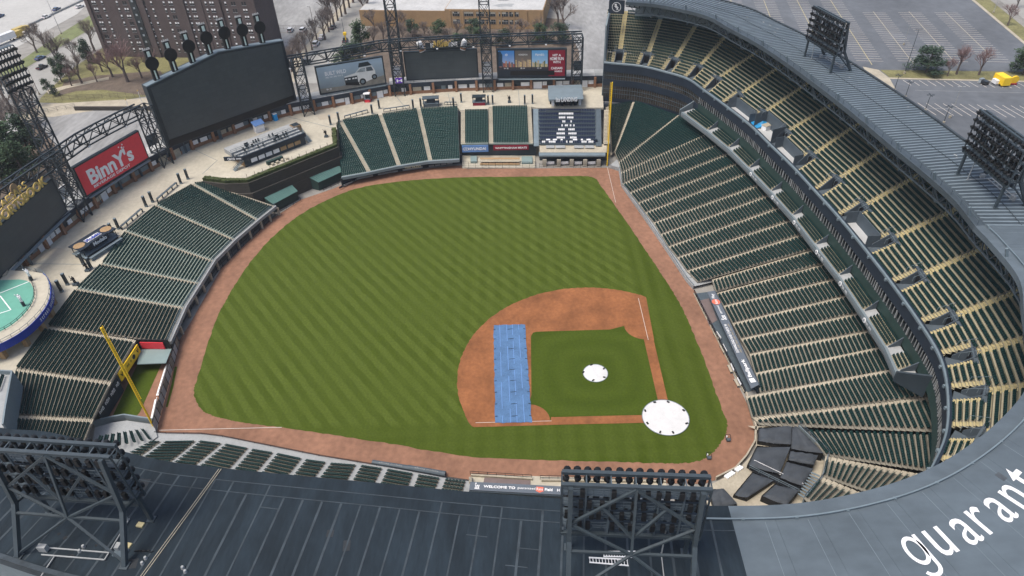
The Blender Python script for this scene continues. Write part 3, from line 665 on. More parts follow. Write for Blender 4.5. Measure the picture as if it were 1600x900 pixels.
# logo board over the last upper deck section
A, B_ = at(951, 19, 34.5), at(975, 21, 34.5); t = empty('logo_board', (A+B_)/2, 'navy board with a round white emblem at the roof end', 'board')
h = 4.3; b = MB(); b.wall(A, B_, 34.3, 34.3+h, .4); b.build('board_panel', M['navy'], t)
n_ = V(-(B_-A).y, (B_-A).x, 0).normalized(); n_ = n_ if n_.x < 0 else -n_; C_ = (A+B_)/2+n_*.24; C_.z = 36.4; dx = (B_-A).normalized()
b = MB()
for k in range(24):
    a0, a1 = 2*math.pi*k/24, 2*math.pi*(k+1)/24
    b.quad(*[C_+dx*(rr*math.cos(a))+V(0, 0, rr*math.sin(a)) for rr, a in ((1.5, a0), (1.5, a1), (1.36, a1), (1.36, a0))])
b.build('emblem_ring', M['white_paint'], t)
# ---- text helper
def text_mesh(s, size=1.0, extrude=.02, align='CENTER', shear=0, bold=0.0, space=1.0):
    cu = bpy.data.curves.new('txt', 'FONT'); cu.body = s; cu.size = size; cu.extrude = extrude; cu.align_x = align; cu.align_y = 'CENTER'; cu.shear = shear; cu.offset = bold; cu.resolution_u = 3; cu.space_character = space
    o = bpy.data.objects.new('txt', cu); me = bpy.data.meshes.new_from_object(o); bpy.data.objects.remove(o); bpy.data.curves.remove(cu); return me
def place_text(s, c, xdir, ydir, width, mat, parent, height=None, name='lettering', extrude=.03, shear=0, bold=0.0, space=1.0, align='CENTER'):
    """lettering lying in the plane of xdir/ydir, stretched to width (and height)"""
    if parent.type == 'EMPTY':
        for c_ in parent.children:
            if c_.name.split('.')[0] in ('screen', 'board_panel', 'banner_panel', 'dugout_roof', 'bar_fascia', 'roll'): parent = c_; break
    me = text_mesh(s, 1.0, extrude, align, shear, bold, space); co = np.array([v.co[:] for v in me.vertices]); mn, mx = co.min(0), co.max(0)
    sx_ = width/max(1e-6, mx[0]-mn[0]); sy_ = sx_ if height is None else height/max(1e-6, mx[1]-mn[1])
    x = Vector(xdir).normalized(); y = Vector(ydir).normalized(); z = x.cross(y).normalized(); off = origin_of(parent); cc = (mn+mx)/2; c = Vector(c)-off
    for v in me.vertices: v.co = c+x*((v.co.x-cc[0])*sx_)+y*((v.co.y-cc[1])*sy_)+z*v.co.z
    me.materials.clear(); me.materials.append(mat); o = bpy.data.objects.new(name, me); COL.objects.link(o); o.parent = parent; return o
def scribble(c, xdir, ydir, width, height, mat, parent, words=3, name='worn_lettering'):
    """small lettering too worn or far off to read: letter-like strokes"""
    x = Vector(xdir).normalized(); y = Vector(ydir).normalized(); z = x.cross(y).normalized(); b = MB(); rnd = random.Random(int(c[0]*7+c[1]*3)); n = max(5, int(width/height*1.5)); c = Vector(c)
    for k in range(n):
        if k % max(3, n//words) == max(3, n//words)-1: continue
        w = width/n*.42; h = height*rnd.choice((.36, .36, .5)); o = c+x*(width*((k+.5)/n-.5))
        b.add([o-x*w-y*h, o-x*w*.4-y*h, o-x*w*.4+y*h, o-x*w+y*h], [(0, 1, 2, 3)]); b.add([o-x*w*.3+y*(h*.4), o+x*w*.8+y*(h*.4), o+x*w*.8+y*(h*.9), o-x*w*.3+y*(h*.9)], [(0, 1, 2, 3)]); b.add([o+x*w*.3-y*h, o+x*w*.85-y*h, o+x*w*.85+y*h*.3, o+x*w*.3+y*h*.3], [(0, 1, 2, 3)])
    return b.build(name, mat, parent, kind='stuff')
place_text('S', C_+dx*-.28+V(0, 0, .5)+n_*.02, dx, V(0, 0, 1), .75, M['white_paint'], t, .95, 'emblem_letter', bold=.03)
place_text('O', C_+n_*.02, dx, V(0, 0, 1), .7, M['white_paint'], t, .8, 'emblem_letter', bold=.03)
place_text('X', C_+dx*.35+V(0, 0, -.5)+n_*.02, dx, V(0, 0, 1), .8, M['white_paint'], t, .95, 'emblem_letter', bold=.03)
A, B_ = at(978, 8, 38.0), at(1000, 11, 38.0); t = empty('edge_banner', (A+B_)/2, 'narrow navy banner with worn white lettering under the roof edge', 'banner'); b = MB(); b.wall(A, B_, 37.5, 38.7, .15); b.build('banner_panel', M['navy'], t)
n_ = V(-1, -.1, 0); scribble((A+B_)/2+n_*.12+V(0, 0, .1), (B_-A), V(0, 0, 1), 5.2, .8, M['white_paint'], t)

# ---- club level (walled boxes of four rows)
CL = [(1064, 176), (1104, 206), (1137, 233), (1169, 265), (1203, 301), (1237, 339), (1272, 385), (1309, 433), (1347, 490), (1383, 547), (1399, 584)]
CF = [at(u, v, 12.5) for u, v in CL]
def nearest_fc(q, back):
    """point of the suite wall straight behind q"""
    best = None
    for i in range(I4-3, NFc-1):
        p_ = offs(FC, i, .45); p2 = offs(FC, i+1, .45)
        for k in range(6):
            r_ = lerp(p_, p2, k/6); d = V(r_.x-q.x, r_.y-q.y, 0)
            e = abs(d.x*back.y-d.y*back.x)+(100 if d.dot(back) < 0 else 0)
            if best is None or e < best[0]: best = (e, r_)
    return best[1]
t = empty('club_balcony', CF[5], 'grey club balcony front edge hanging over the lower bowl', 'balcony')
CB = []
for i, q in enumerate(CF):
    a = CF[max(0, i-1)]; c = CF[min(len(CF)-1, i+1)]; tg = (c-a).normalized(); bk = V(tg.y, -tg.x, 0)
    if bk.dot(q-V(30, 30, 0)) < 0: bk = -bk
    r_ = nearest_fc(q, bk.normalized()); CB.append(V(r_.x, r_.y, 13.6))
b = MB(); sof = MB()
for i in range(len(CF)-1):
    A, B_ = CF[i], CF[i+1]; a2, b2 = lerp(A, CB[i], .16), lerp(B_, CB[i+1], .16)
    b.prism([A[:2], B_[:2], b2[:2], a2[:2]], 11.3, 12.75)
    sof.slab(A[:2]+(11.9,), B_[:2]+(11.9,), CB[i+1][:2]+(11.9,), CB[i][:2]+(11.9,), .5)
b.build('balcony_front', M['wall_grey'], t); sof.build('balcony_floor', M['concrete_grey'], t)
for i in range(3, len(CF)-1):
    A, B_ = CF[i], CF[i+1]; q = lerp(A, B_, .15); o_ = (lerp(A, CF[min(i+1, len(CF)-1)], .5)-lerp(CB[i], CB[i+1], .5)); o_ = V(o_.x, o_.y, 0).normalized()*.06
    if i < 9:
        b = MB(); e = (B_-A).normalized(); c_ = q+o_+V(0, 0, -.35)
        b.tube(c_, c_+o_.normalized()*.12, .55, n=14); r_ = b.build('round_plaque', M['white_paint'], t)
        place_text('O', c_+o_.normalized()*.15, -e if False else e, V(0, 0, 1), .35, M['navy'], t, .55)
        scribble(lerp(A, B_, .34)+o_*1.2+V(0, 0, -.4), e, V(0, 0, 1), 3.0, .7, M['white_paint'], t)
for i in range(len(CF)-1):
    A, B_, C_, D_ = CF[i], CF[i+1], CB[i+1], CB[i]
    FL, FR, BR, BL = lerp(A, D_, .18), lerp(B_, C_, .18), lerp(B_, C_, .95), lerp(A, D_, .95)
    FL.z = FR.z = 12.55; BL.z = BR.z = 13.6
    w = (FR-FL).length; k = 2.1/w
    FL2, FR2, BR2, BL2 = lerp(FL, FR, k*.75), lerp(FL, FR, 1-k*.5), lerp(BL, BR, 1-k*.5), lerp(BL, BR, k*.75)
    s = section('club_section', FL2, FR2, BR2, BL2, 4, 'club balcony box of four green rows, %s from the right field end' % ORD[i], 'club balcony boxes', aisleL=.15, aisleR=.15, tread='tread_tan', skirt=.5, dmul=.8)
    b = MB(); b.quad(FL[:2]+(12.6,), FL2[:2]+(12.6,), BL2[:2]+(13.1,), BL[:2]+(13.1,)); b.build('side_floor', M['concrete_grey'], s); b = MB(); b.quad(FR2[:2]+(12.6,), FR[:2]+(12.6,), BR[:2]+(13.1,), BR2[:2]+(13.1,)); b.build('side_floor', M['concrete_grey'], s)
    b = MB(); a_, c_ = lerp(FR, BR, .1), lerp(FR, BR, 1.0); sd = (FL-FR).normalized()*.9
    for st_ in (0,): b.prism([(a_+sd*.55)[:2], (c_+sd*.55)[:2], (c_+sd*.75)[:2], (a_+sd*.75)[:2]], 12.3, [13.0, 15.2, 15.2, 13.0])
    b.build('dividing_wall', M['vom_grey'], s)
# end wall of the club balcony
b = MB(); A, B_ = at(1398, 586, 12.5), at(1447, 604, 13.6); b.prism([A[:2], B_[:2], (B_+V(-.4, 0, 0))[:2], (A+V(-.4, 0, 0))[:2]], 11.2, [13.6, 16.5, 16.5, 13.6]); b.build('end_wall', M['wall_dark'], t)
b = MB(); A, B_ = at(1062, 175, 12.5), at(1092, 163, 13.6); b.prism([A[:2], B_[:2], (B_+V(.4, 0, 0))[:2], (A+V(.4, 0, 0))[:2]], 11.2, [13.2, 15.8, 15.8, 13.2]); b.build('end_wall', M['wall_grey'], t)

# ---- roof ring
RIp = [(0, 668), (84, 676), (230, 714), (340, 730), (600, 755), (735, 768), (900, 780), (1140, 790), (1300, 778), (1450, 733), (1560, 658)]
RI = [at(u, v, 40.0) for u, v in RIp]
RI.insert(0, RI[0]+(RI[0]-RI[1]).normalized()*14+V(1.0, 0, 0))
RI += [V(-28.0, -37.2, 40), V(-17.5, -42.3, 40)]+[at(u, v, 40.0) for u, v in ((1592, 434), (1547, 377), (1525, 354), (1490, 311), (1441, 267), (1391, 226), (1322, 168), (1258, 119), (1217.5, 89.7), (1178.6, 64.7), (1142, 45), (1108, 26), (1069, 15), (1022, 6), (976, 2.8))]
RIs = smooth_line(RI, 10)
# resample evenly
def resample(P, step):
    out = [P[0]]; acc = 0.0
    for A, B_ in zip(P[:-1], P[1:]):
        L = (B_-A).length; d = step-acc
        while d <= L:
            out.append(lerp(A, B_, d/L)); d += step
        acc = (acc+L) % step if L else acc
        acc = L-(d-step)
    return out
RE = resample(RIs, 1.1); NR = len(RE)
def split_index(u, v):
    q = at(u, v, 40.0); return min(range(NR), key=lambda i: (RE[i]-q).length)
S1, S2 = split_index(1142, 791), split_index(1525, 354)
SM = [None]*NR
for i in range(NR):
    a, c = RE[max(0, i-6)], RE[min(NR-1, i+6)]; tg = (c-a).normalized(); n = V(-tg.y, tg.x, 0).normalized()
    if n.dot(V(35, 35, 0)-RE[i]) > 0: n = -n
    SM[i] = n
def rp(i, d, z=40.0): q = RE[i]+SM[i]*d; return V(q.x, q.y, z)
RD = 14.7
near = empty('near_roof', rp(S1//2, 7), 'dark grey membrane roof with pale lap seams along the bottom of the picture', 'roof')
cornr = empty('corner_roof', rp((S1+S2)//2, 7), 'smooth pale grey roof round the home plate corner with huge white letters', 'roof')
farr = empty('far_roof', rp((S2+NR)//2, 7), 'ribbed grey metal roof along the first base upper deck', 'roof')
def roof_panels(root, i0, i1, step, mat, gap):
    i = i0
    while i < i1:
        j = min(i+step, i1); tx = (RE[j]-RE[i]).normalized()*gap
        b = MB(); b.slab(rp(i, 1.6)+tx, rp(j, 1.6)-tx, rp(j, RD, 40.0)-tx, rp(i, RD, 40.0)+tx, .3); b.build('roof_panel', mat, root); i = j
    b = MB()
    for k in range(i0, i1): b.slab(rp(k, 1.5, 39.9), rp(k+1, 1.5, 39.9), rp(k+1, RD+.1, 39.9), rp(k, RD+.1, 39.9), .5)
    b.build('roof_deck', M['roof_seam'] if root is near else M['steel'], root)
    b = MB()
    for k in range(i0, i1): b.slab(rp(k, 0, 39.95), rp(k+1, 0, 39.95), rp(k+1, 1.58, 39.98), rp(k, 1.58, 39.98), 1.0)
    b.build('roof_edge', mat, root)
    b = MB()
    for k in range(i0, i1): b.slab(rp(k, RD, 40.35), rp(k+1, RD, 40.35), rp(k+1, RD+.5, 40.35), rp(k, RD+.5, 40.35), 1.5)
    b.build('parapet', M['roof_seam'], root)
def put_mesh(name, me, mat, parent):
    o = bpy.data.objects.new(name, me); COL.objects.link(o); o.parent = parent; return o
roof_panels(near, 0, S1, 2, M['roof_dark'], .003)
roof_panels(cornr, S1, S2, 4, M['roof_pale'], .01)
roof_panels(farr, S2, NR-1, 6, M['roof_metal'], .01)
for i in range(1, S1, 2):                       # welded lap seams, lighter than the membrane
    j = i if i % 8 else i
    wd = random.choice((.18, .22, .26)); s0 = random.choice((1.7, 1.7, 3.1)); b = MB(); b.bar(rp(j, s0, 40.012), rp(j, RD-.2, 40.012), wd, .02); b.build('lap_seam', M['roof_seam'], near)
for k in range(7):
    i = random.randrange(6, S1-8); d = random.uniform(2.5, 13); b = MB(); b.bar(rp(i, d, 40.014), rp(i+2, d+.05, 40.014), .1, .02); b.build('lap_seam', M['roof_seam'], near)
for d in (1.62, 3.0):
    b = MB()
    for k in range(0, S1): b.bar(rp(k, d, 40.013), rp(k+1, d, 40.013), .1, .02)
    b.build('lap_seam', M['roof_seam'], near)
# expansion joint with a double bright edge
ij = split_index(345, 733); b = MB()
for o_ in (0, .28): b.bar(rp(ij, 0.2, 40.04)+V(0, o_, 0), rp(ij, RD, 40.04)+V(-.6, o_+2.0, 0), .06, .08)
b.build('expansion_joint', M['concrete_pale'], near)
for d, k0 in ((.55, S1-4),):                   # pipe rail along the corner edge
    b = MB()
    for k in range(k0, S2): b.bar(rp(k, 1.75, 40.22), rp(k+1, 1.75, 40.22), .16)
    for k in range(k0, S2, 5): b.box(rp(k, 1.75, 40.1), (.3, .3, .24))
    b.build('edge_pipe', M['steel_grey'], cornr)
for i in range(S1+3, S2, 4):
    b = MB(); b.bar(rp(i, 2, 40.008), rp(i, RD-.4, 40.008), .05, .01); b.build('lap_seam', M['roof_rib'], cornr)
b = MB()
for i in range(S2, NR-1):
    for k in (0,):
        q0, q1 = lerp(rp(i, 1.7), rp(i+1, 1.7), k/2), lerp(rp(i, RD-.2), rp(i+1, RD-.2), k/2); b.bar(q0+V(0, 0, .05), q1+V(0, 0, .05), .36, .14)
b.build('standing_ribs', M['roof_rib'], farr, kind='stuff')
for d in (7.4,):
    b = MB()
    for i in range(S2, NR-1): b.bar(rp(i, d, 40.12), rp(i+1, d, 40.12), .16, .06)
    b.build('ridge_strip', M['roof_seam'], farr)
# light scuffs, patches and vents on the roofs
for k in range(26):
    i = random.randrange(S2+4, NR-3); q = rp(i, random.uniform(8.5, 14), 40.13); b = MB(); b.box(q, (random.uniform(.25, .9), random.uniform(.2, .4), .03), random.random()*.4); b.build('roof_patch', M['concrete_grey'], farr)
for u, v, sx_, sy_, mt in ((220, 821, .75, .55, 'yellow_pale'), (200, 853, .75, .55, 'yellow_pale'), (189, 864, 1.3, 1.0, 'steel_grey'), (225, 861, 1.9, .4, 'black'), (92, 834, .35, .35, 'black'), (102, 840, .45, .3, 'black'), (150, 852, .3, .3, 'black'), (112, 869, .5, .35, 'black')):
    q = at(u, v, 40.03); b = MB(); 
    if mt == 'black' and sx_ > 1:
        for j in range(9): b.tube(q+V(random.uniform(-.12, .12), (j/8-.5)*sx_, -.02), q+V(random.uniform(-.12, .12), (j/8-.5)*sx_, 0), random.uniform(.1, .22), n=7)
        b.build('wet_patch', M[mt], near)
    elif mt == 'black': b.tube(q-V(0, 0, .02), q, max(sx_, sy_)/2, n=9); b.build('wet_patch' if sx_ > .4 else 'drain', M[mt], near)
    else: b.box(q+V(0, 0, .1), (sy_, sx_, .22), R(-12)); b.build('roof_hatch', M[mt], near)
for u, v in ((228, 873), (223, 881), (131, 855), (125, 862), (286, 888), (290, 894)):
    q = at(u, v, 40); b = MB(); b.tube(q, q+V(0, 0, .35), .2, .14, 8); b.build('vent_cap', M['concrete_grey'], near)
for k in range(6):        # patched membrane squares
    i = random.randrange(4, S1-6); q = rp(i, random.uniform(3, 13), 40.008); b = MB(); b.box(q, (random.uniform(.5, 1.6), random.uniform(.5, 1.4), .012), random.choice((0, .1, -.08))); b.build('roof_patch', nmat('roof_patch_dark', (.017, .021, .025), .6, .3, .8), near)
for k in range(4):
    i = random.randrange(S1+3, S2-3); q = rp(i, random.uniform(3, 13), 40.008); b = MB(); b.box(q, (random.uniform(.3, 1.2), random.uniform(.3, .8), .012), random.random()*3); b.build('roof_patch', nmat('roof_patch_grey', (.07, .08, .09), .6, .3, .8), cornr)
# truss, posts and rail under the far roof edge
b = MB()
for i in range(S2, NR-1): b.bar(rp(i, .3, 40.9), rp(i+1, .3, 40.9), .08); 
for i in range(S2, NR-1, 3): b.bar(rp(i, .3, 39.9), rp(i, .3, 41.0), .08)
b.build('edge_rail', M['steel'], farr)
for i in range(S2-30, NR-5, 4):
    if i < S1+6: continue
    b = MB(); A, B_ = rp(i, .8, 38.9), rp(min(i+4, NR-1), .8, 38.9); c0, c1 = rp(i, 1.4, 36.2), rp(min(i+4, NR-1), 1.4, 36.2)
    b.bar(A, B_, .3); b.bar(c0, c1, .28); m_ = (c0+c1)/2; b.bar(A, m_, .17); b.bar(B_, m_, .17); b.bar(A, c0, .17); b.bar(c0, rp(i, 6.0, 38.4), .17); b.bar(m_, rp(i+2, 5.0, 39), .14)
    b.build('truss_bay', M['steel'], farr)
for i in range(S2-30, NR-4, 11):
    if i < S1+6: continue
    b = MB(); b.bar(rp(i, -.1, 41.5), rp(i, 2.4, 35.0), .26, .4); b.bar(rp(i, 2.4, 35.0), rp(i, 9.5, 39.3), .3); b.bar(rp(i, 2.4, 35), rp(i, RD-2, 33), .3); b.build('roof_bracket', M['steel_grey'], farr)
# outer wall that carries the roofs
t = empty('outer_wall', rp(NR//2, RD), 'tall grey outer wall of the stadium under the roofs', 'wall'); b = MB()
for k in range(0, NR-2, 2): b.wall(rp(k, RD-.4), rp(min(k+2, NR-1), RD-.4), 0, 39.2, .5)
b.build('wall_shell', M['wall_grey'], t)
# huge lettering on the corner roof
chars = [('g', 1431, 860), ('u', 1469.5, 846), ('a', 1509, 829), ('r', 1534, 812), ('a', 1563, 795), ('n', 1588, 776), ('t', 1603, 752), ('e', 1634, 728)]
HX = 3.05                                              # x-height of the letters in metres
for k, (ch, u, v) in enumerate(chars):
    a = at(*chars[max(0, k-1)][1:], 40.0); c = at(*chars[min(len(chars)-1, k+1)][1:], 40.0); xd = (c-a).normalized(); yd = V(-xd.y, xd.x, 0)
    if yd.dot(V(1, .3, 0)) < 0: yd = -yd
    off = origin_of(cornr); cc = at(u, v, 40.03)-off
    if ch == 'g':                                     # single-storey g: bowl, stem and hook
        b = MB(); n = 28; H_ = HX
        def P2(x, y): return cc+off+xd*(x*H_*.8)+yd*(y*H_)
        for j in range(n):
            a0, a1 = 2*math.pi*j/n, 2*math.pi*(j+1)/n; b.quad(*[P2(rx*math.cos(q_), ry*math.sin(q_)) for rx, ry, q_ in ((.45, .52, a0), (.45, .52, a1), (.29, .38, a1), (.29, .38, a0))])
        b.quad(P2(.33, .5), P2(.33, -.6), P2(.49, -.6), P2(.49, .5))
        for j in range(12):
            a0, a1 = -math.pi*.86*j/12, -math.pi*.86*(j+1)/12; b.quad(*[P2(.04+rx*math.cos(q_), -.6+ry*math.sin(q_)) for rx, ry, q_ in ((.45, .36, a0), (.45, .36, a1), (.29, .23, a1), (.29, .23, a0))])
        o = b.build('roof_letter', M['white_paint'], cornr)
        continue
    me = text_mesh(ch, 1.0, .01, 'CENTER', bold=.0); co = np.array([q.co[:] for q in me.vertices]); mn, mx = co.min(0), co.max(0); cen = (mn+mx)/2
    sc = HX/(mx[1]-mn[1]) if ch != 't' else HX*1.38/(mx[1]-mn[1]); sc0 = HX/.54
    for q in me.vertices: q.co = cc+xd*((q.co.x-cen[0])*sc*.8)+yd*((q.co.y-cen[1])*sc)+V(0, 0, q.co.z)
    me.materials.clear(); me.materials.append(M['white_paint']); put_mesh('roof_letter', me, None, cornr)

# ---- floodlight racks
def make_rack():
    root = empty('floodlight_rack', (0, 0, 0)); mt = M['rack_steel']; W_ = 6.7
    for sg in (1, -1):
        b = MB(); y = 5.9*sg
        b.bar((-4.4, y, 0), (-1.3, y, 5.0), .45, .5); b.bar((-1.3, y, 5.0), (-.3, y, 12.0), .42, .46); b.box((-4.4, y, .06), (.9, .9, .14)); b.build('rear_leg', mt, root)
        b = MB(); b.bar((1.0, y, 0), (1.0, y, 4.6), .4, .4); b.box((1.0, y, .06), (.8, .8, .14)); b.bar((1, y, 4.2), (-1.3, y, 5.0), .25); b.build('front_leg', mt, root)
    for x, zz in ((0.0, 12.0), (1.2, 12.25), (0.0, 4.3), (1.2, 4.4)):
        b = MB(); b.bar((x, -W_, zz), (x, W_, zz), .36, .38); b.build('main_beam', mt, root)
    for k in range(7):
        y = -W_+2*W_*k/6; b = MB(); b.bar((1.2, y, 4.3), (1.2, y, 12.3), .16); b.bar((0, y, 4.3), (0, y, 12.1), .16)
        for zz in (5.6, 7.3, 9.0, 10.7, 12.1): b.bar((0, y, zz), (1.2, y, zz), .1)
        b.build('frame_upright', mt if k in (0, 6) else M['steel'], root)
    for zz in (5.3, 7.0, 8.7, 10.4):
        b = MB(); b.slab((0.05, -W_, zz), (1.0, -W_, zz), (1.0, W_, zz), (0.05, W_, zz), .06); b.build('catwalk', M['steel'], root)
        b = MB(); b.bar((-.02, -W_, zz+1.0), (-.02, W_, zz+1.0), .07); b.bar((-.02, -W_, zz+.5), (-.02, W_, zz+.5), .05)
        for k in range(15): y = -W_+2*W_*k/14; b.bar((-.02, y, zz), (-.02, y, zz+1), .05)
        b.build('guard_rail', M['steel'], root)
    for a, c in (((-.9, -5.9, 7.2), (-.2, 0, 11.9)), ((-.9, 5.9, 7.2), (-.2, 0, 11.9)), ((-.9, -5.9, 7.2), (-2.0, 0, 4.2)), ((-.9, 5.9, 7.2), (-2.0, 0, 4.2)), ((-4.2, -5.9, .3), (-2.0, 0, 4.2)), ((-4.2, 5.9, .3), (-2.0, 0, 4.2)), ((-1.9, -5.9, 4.2), (-1.9, 5.9, 4.2)), ((-2, 0, 4.2), (-.2, 0, 11.9)), ((-.5, -3, 9.6), (-1.4, 0, 6)), ((-.5, 3, 9.6), (-1.4, 0, 6))):
        b = MB(); b.bar(a, c, .24); b.build('brace', mt, root)
    lamp = MB(); lamp.tube((0, 0, 0), (.38, 0, -.16), .22, .36, n=10, caps=False); lamp.tube((-.16, 0, .06), (0, 0, 0), .12, .22, n=10); lamp.tube((.36, 0, -.155), (.365, 0, -.156), .355, n=10, mi=1); lamp.box((-.2, 0, -.3), (.24, .3, .5))
    me = lamp.mesh('flood_lamp'); me.materials.append(M['black']); me.materials.append(nmat('lens', (.035, .042, .045), .6, .8, 1.5, spec=.25)); me.polygons.foreach_set('material_index', lamp.m)
    for r_ in range(6):
        for k in range(14):
            o = bpy.data.objects.new('flood_lamp', me); COL.objects.link(o); o.parent = root; o.location = (1.45, -W_+.45+(2*W_-.9)*k/13, 5.3+r_*1.36); o.rotation_euler = (0, R(random.uniform(-2, 10)), R(random.uniform(-14, 14)))
    bx = MB()
    for r_ in range(4):
        for k in range(13):
            if random.random() < .85: bx.box((-.12, -6.0+1.0*k+random.uniform(-.2, .2), 5.9+r_*1.7), (.35, .42, .95))
    bx.build('ballast_boxes', M['black'], root, kind='stuff')
    # conduit and ladder on the roof
    b = MB(); b.bar((-4.0, -3.5, .15), (-4.0, 3.5, .15), .12); b.bar((-3.2, -3.5, .15), (-3.2, 3.5, .15), .12); b.bar((-4, -3.5, .15), (.8, -3.5, .15), .1); b.bar((.6, -3.5, .1), (.6, -3.5, 4.5), .12); b.bar((-4, 2, .15), (-8, 2, .15), .1); b.build('conduit', M['concrete_grey'], root)
    b = MB(); b.box((-3.4, 3.6, .4), (.5, .9, .8)); b.box((-2.6, -4.3, .35), (.7, .5, .7)); b.build('cable_box', M['concrete_grey'], root)
    return root
rack0 = make_rack()
fl = [(at(1496, 272, 40), at(1554.7, 325, 40)), (at(1255.5, 87.5, 40), at(1299, 116, 40))]
spots = [((-47.2, 74.6, 40.02), R(-6), 'floodlight rack seen from behind on the near roof, left corner'), ((-52.6, 18.0, 40.02), R(-4), 'floodlight rack seen from behind, rising in front of the home plate dugout')]
for (a, c), lab in zip(fl, ('floodlight rack facing the field on the far roof, cut by the picture edge', 'floodlight rack facing the field, farthest one on the ribbed roof')):
    d = (c-a); n = V(-d.y, d.x, 0).normalized(); n = n if n.y > 0 else -n; m_ = (a+c)/2-n*1.0; spots.append(((m_.x, m_.y, 40.02), math.atan2(n.y, n.x), lab))
for k, (loc, rz, lab) in enumerate(spots):
    o = rack0 if k == 0 else copy_tree(rack0); o.location = loc; o.rotation_euler.z = rz; tag(o, lab, 'floodlight rack', 'floodlight racks on the roofs')
# two ladders lying on the roof beneath the near rack
for k, (c, L, lab) in enumerate((((951, 877), 3.9, 'long white ladder lying on the dark roof'), ((968, 866), 3.3, 'shorter pale ladder lying behind the long white one'))):
    q = at(*c, 40.15); t = empty('ladder', q, lab, 'ladder', 'ladders on the near roof'); y = V(0.03 if k else .1, 1, 0).normalized()
    for sg in (.32, -.32): b = MB(); b.bar(q-y*L/2+V(sg, 0, 0), q+y*L/2+V(sg*.8, 0, 0), .1, .12); b.build('stile', M['white_paint'], t)
    for j in range(13): p_ = q+y*(L*(j/12-.5)*.96); b = MB(); b.bar(p_+V(-.32, 0, 0), p_+V(.32, 0, 0), .06); b.build('rung', M['white_paint'], t)
# ================================================================== FIELD WALLS, DUGOUTS, BULLPENS
def strip_floor(name, A, B_, z, mat):
    for k in range(len(A)-1): pass
    b = MB()
    for k in range(len(A)-1): b.quad(A[k][:2]+(z,), A[k+1][:2]+(z,), B_[k+1][:2]+(z,), B_[k][:2]+(z,))
    return b.build(name, mat, kind='structure')
wallp = [(953, 262), (967, 266), (971, 290), (984, 309), (1000, 331), (1022, 364), (1048, 402), (1072, 439), (1083, 452)]
WA = px(wallp, 0.0)
t = empty('field_wall', WA[4], 'low pale concrete field wall along the first base seats', 'wall'); b = MB()
for k in range(len(WA)-1): b.wall(WA[k], WA[k+1], 0, 1.05, .3)
b.build('wall_face', M['concrete_grey'], t)
rail(t, [q+V(0, 0, 1.0) for q in WA[1:]], .45, 3.0, 'steel_grey')
fr = [LBW[0][0]]+[w[0] for w in LBW[1:14]]
b = MB()
for k in range(len(WA)-1):
    n_ = V(0, -1, 0); A, B_ = WA[k], WA[k+1]
    d = (B_-A).normalized(); n_ = V(d.y, -d.x, 0); n_ = n_ if n_.y < 0 or n_.x > .9 else -n_
    b.quad(A[:2]+(.86,), B_[:2]+(.86,), (B_+n_*6.5)[:2]+(.86,), (A+n_*6.5)[:2]+(.86,))
b.build('field_walkway', M['concrete_grey'], kind='structure')
WB = px([(1165, 617), (1174, 648), (1180, 670), (1179, 692), (1165, 716), (1148, 735), (1118, 750)], 0.0)
t = empty('field_wall', WB[3], 'curved low field wall behind home plate beside the tarped seats', 'wall'); b = MB()
for k in range(len(WB)-1): b.wall(WB[k], WB[k+1], 0, .95, .28)
b.build('wall_face', M['concrete_pale'], t)
for k in range(8):
    q = lerp(at(1134, 745, 1.0), at(1156, 730, 1.0), k/7)
    if k != 4: b = MB(); b.box(q+V(-.1, -.1, .1), (.5, .8, .3), R(-38)); b.build('wall_pad', M['white_paint'], t)
# tarped seats behind home plate: concrete terraces with black covers
plat = px([(1168, 665), (1245, 668), (1292, 712), (1284, 748), (1250, 790), (1100, 800), (1112, 756), (1150, 737), (1180, 705), (1184, 672)], 1.0)
sheet('club_terrace', plat, .95, M['concrete_pale'])
def cover_block(pts, z0, z1, lab):
    P = [at(u, v, (z0+z1)/2) for u, v in pts]; c = sum(P, V(0, 0, 0))/len(P); P = [c+(q-c)*1.07 for q in P]
    t = empty('seat_cover', (c.x, c.y, .95), lab, 'tarp', 'black tarps over the home plate seats'); b = MB(); n = 9; vs_ = []
    for j in range(n+1):
        for i in range(n+1):
            q = lerp(lerp(P[0], P[1], i/n), lerp(P[3], P[2], i/n), j/n); edge = i in (0, n) or j in (0, n)
            row = .24*math.sin(i*2.1+j*.35)+.16*math.sin(j*1.7+i) if not edge else 0
            vs_.append((q.x, q.y, z0+(z1-z0)*(i/n)+(.35+row*.5+random.uniform(-.12, .12) if not edge else -.05)))
    b.add(vs_, [(j*(n+1)+i, j*(n+1)+i+1, (j+1)*(n+1)+i+1, (j+1)*(n+1)+i) for j in range(n) for i in range(n)]); b.build('cover_sheet', M['tarp_black'], t, smooth=True)
    b = MB()
    for k in range(4):
        A, B_ = P[k], P[(k+1) % 4]; za = z0 if k in (0, 3) else z1
        for j in range(10):
            a, c_ = lerp(A, B_, j/10), lerp(A, B_, (j+1)/10); jt = random.uniform(0, .18)
            b.quad(a[:2]+(.96,), c_[:2]+(.96,), c_[:2]+(max(z0, z1)*.5+z0*.5+.0,), a[:2]+(max(z0, z1)*.5+z0*.5-jt,))
    b.build('cover_skirt', M['black'], t)
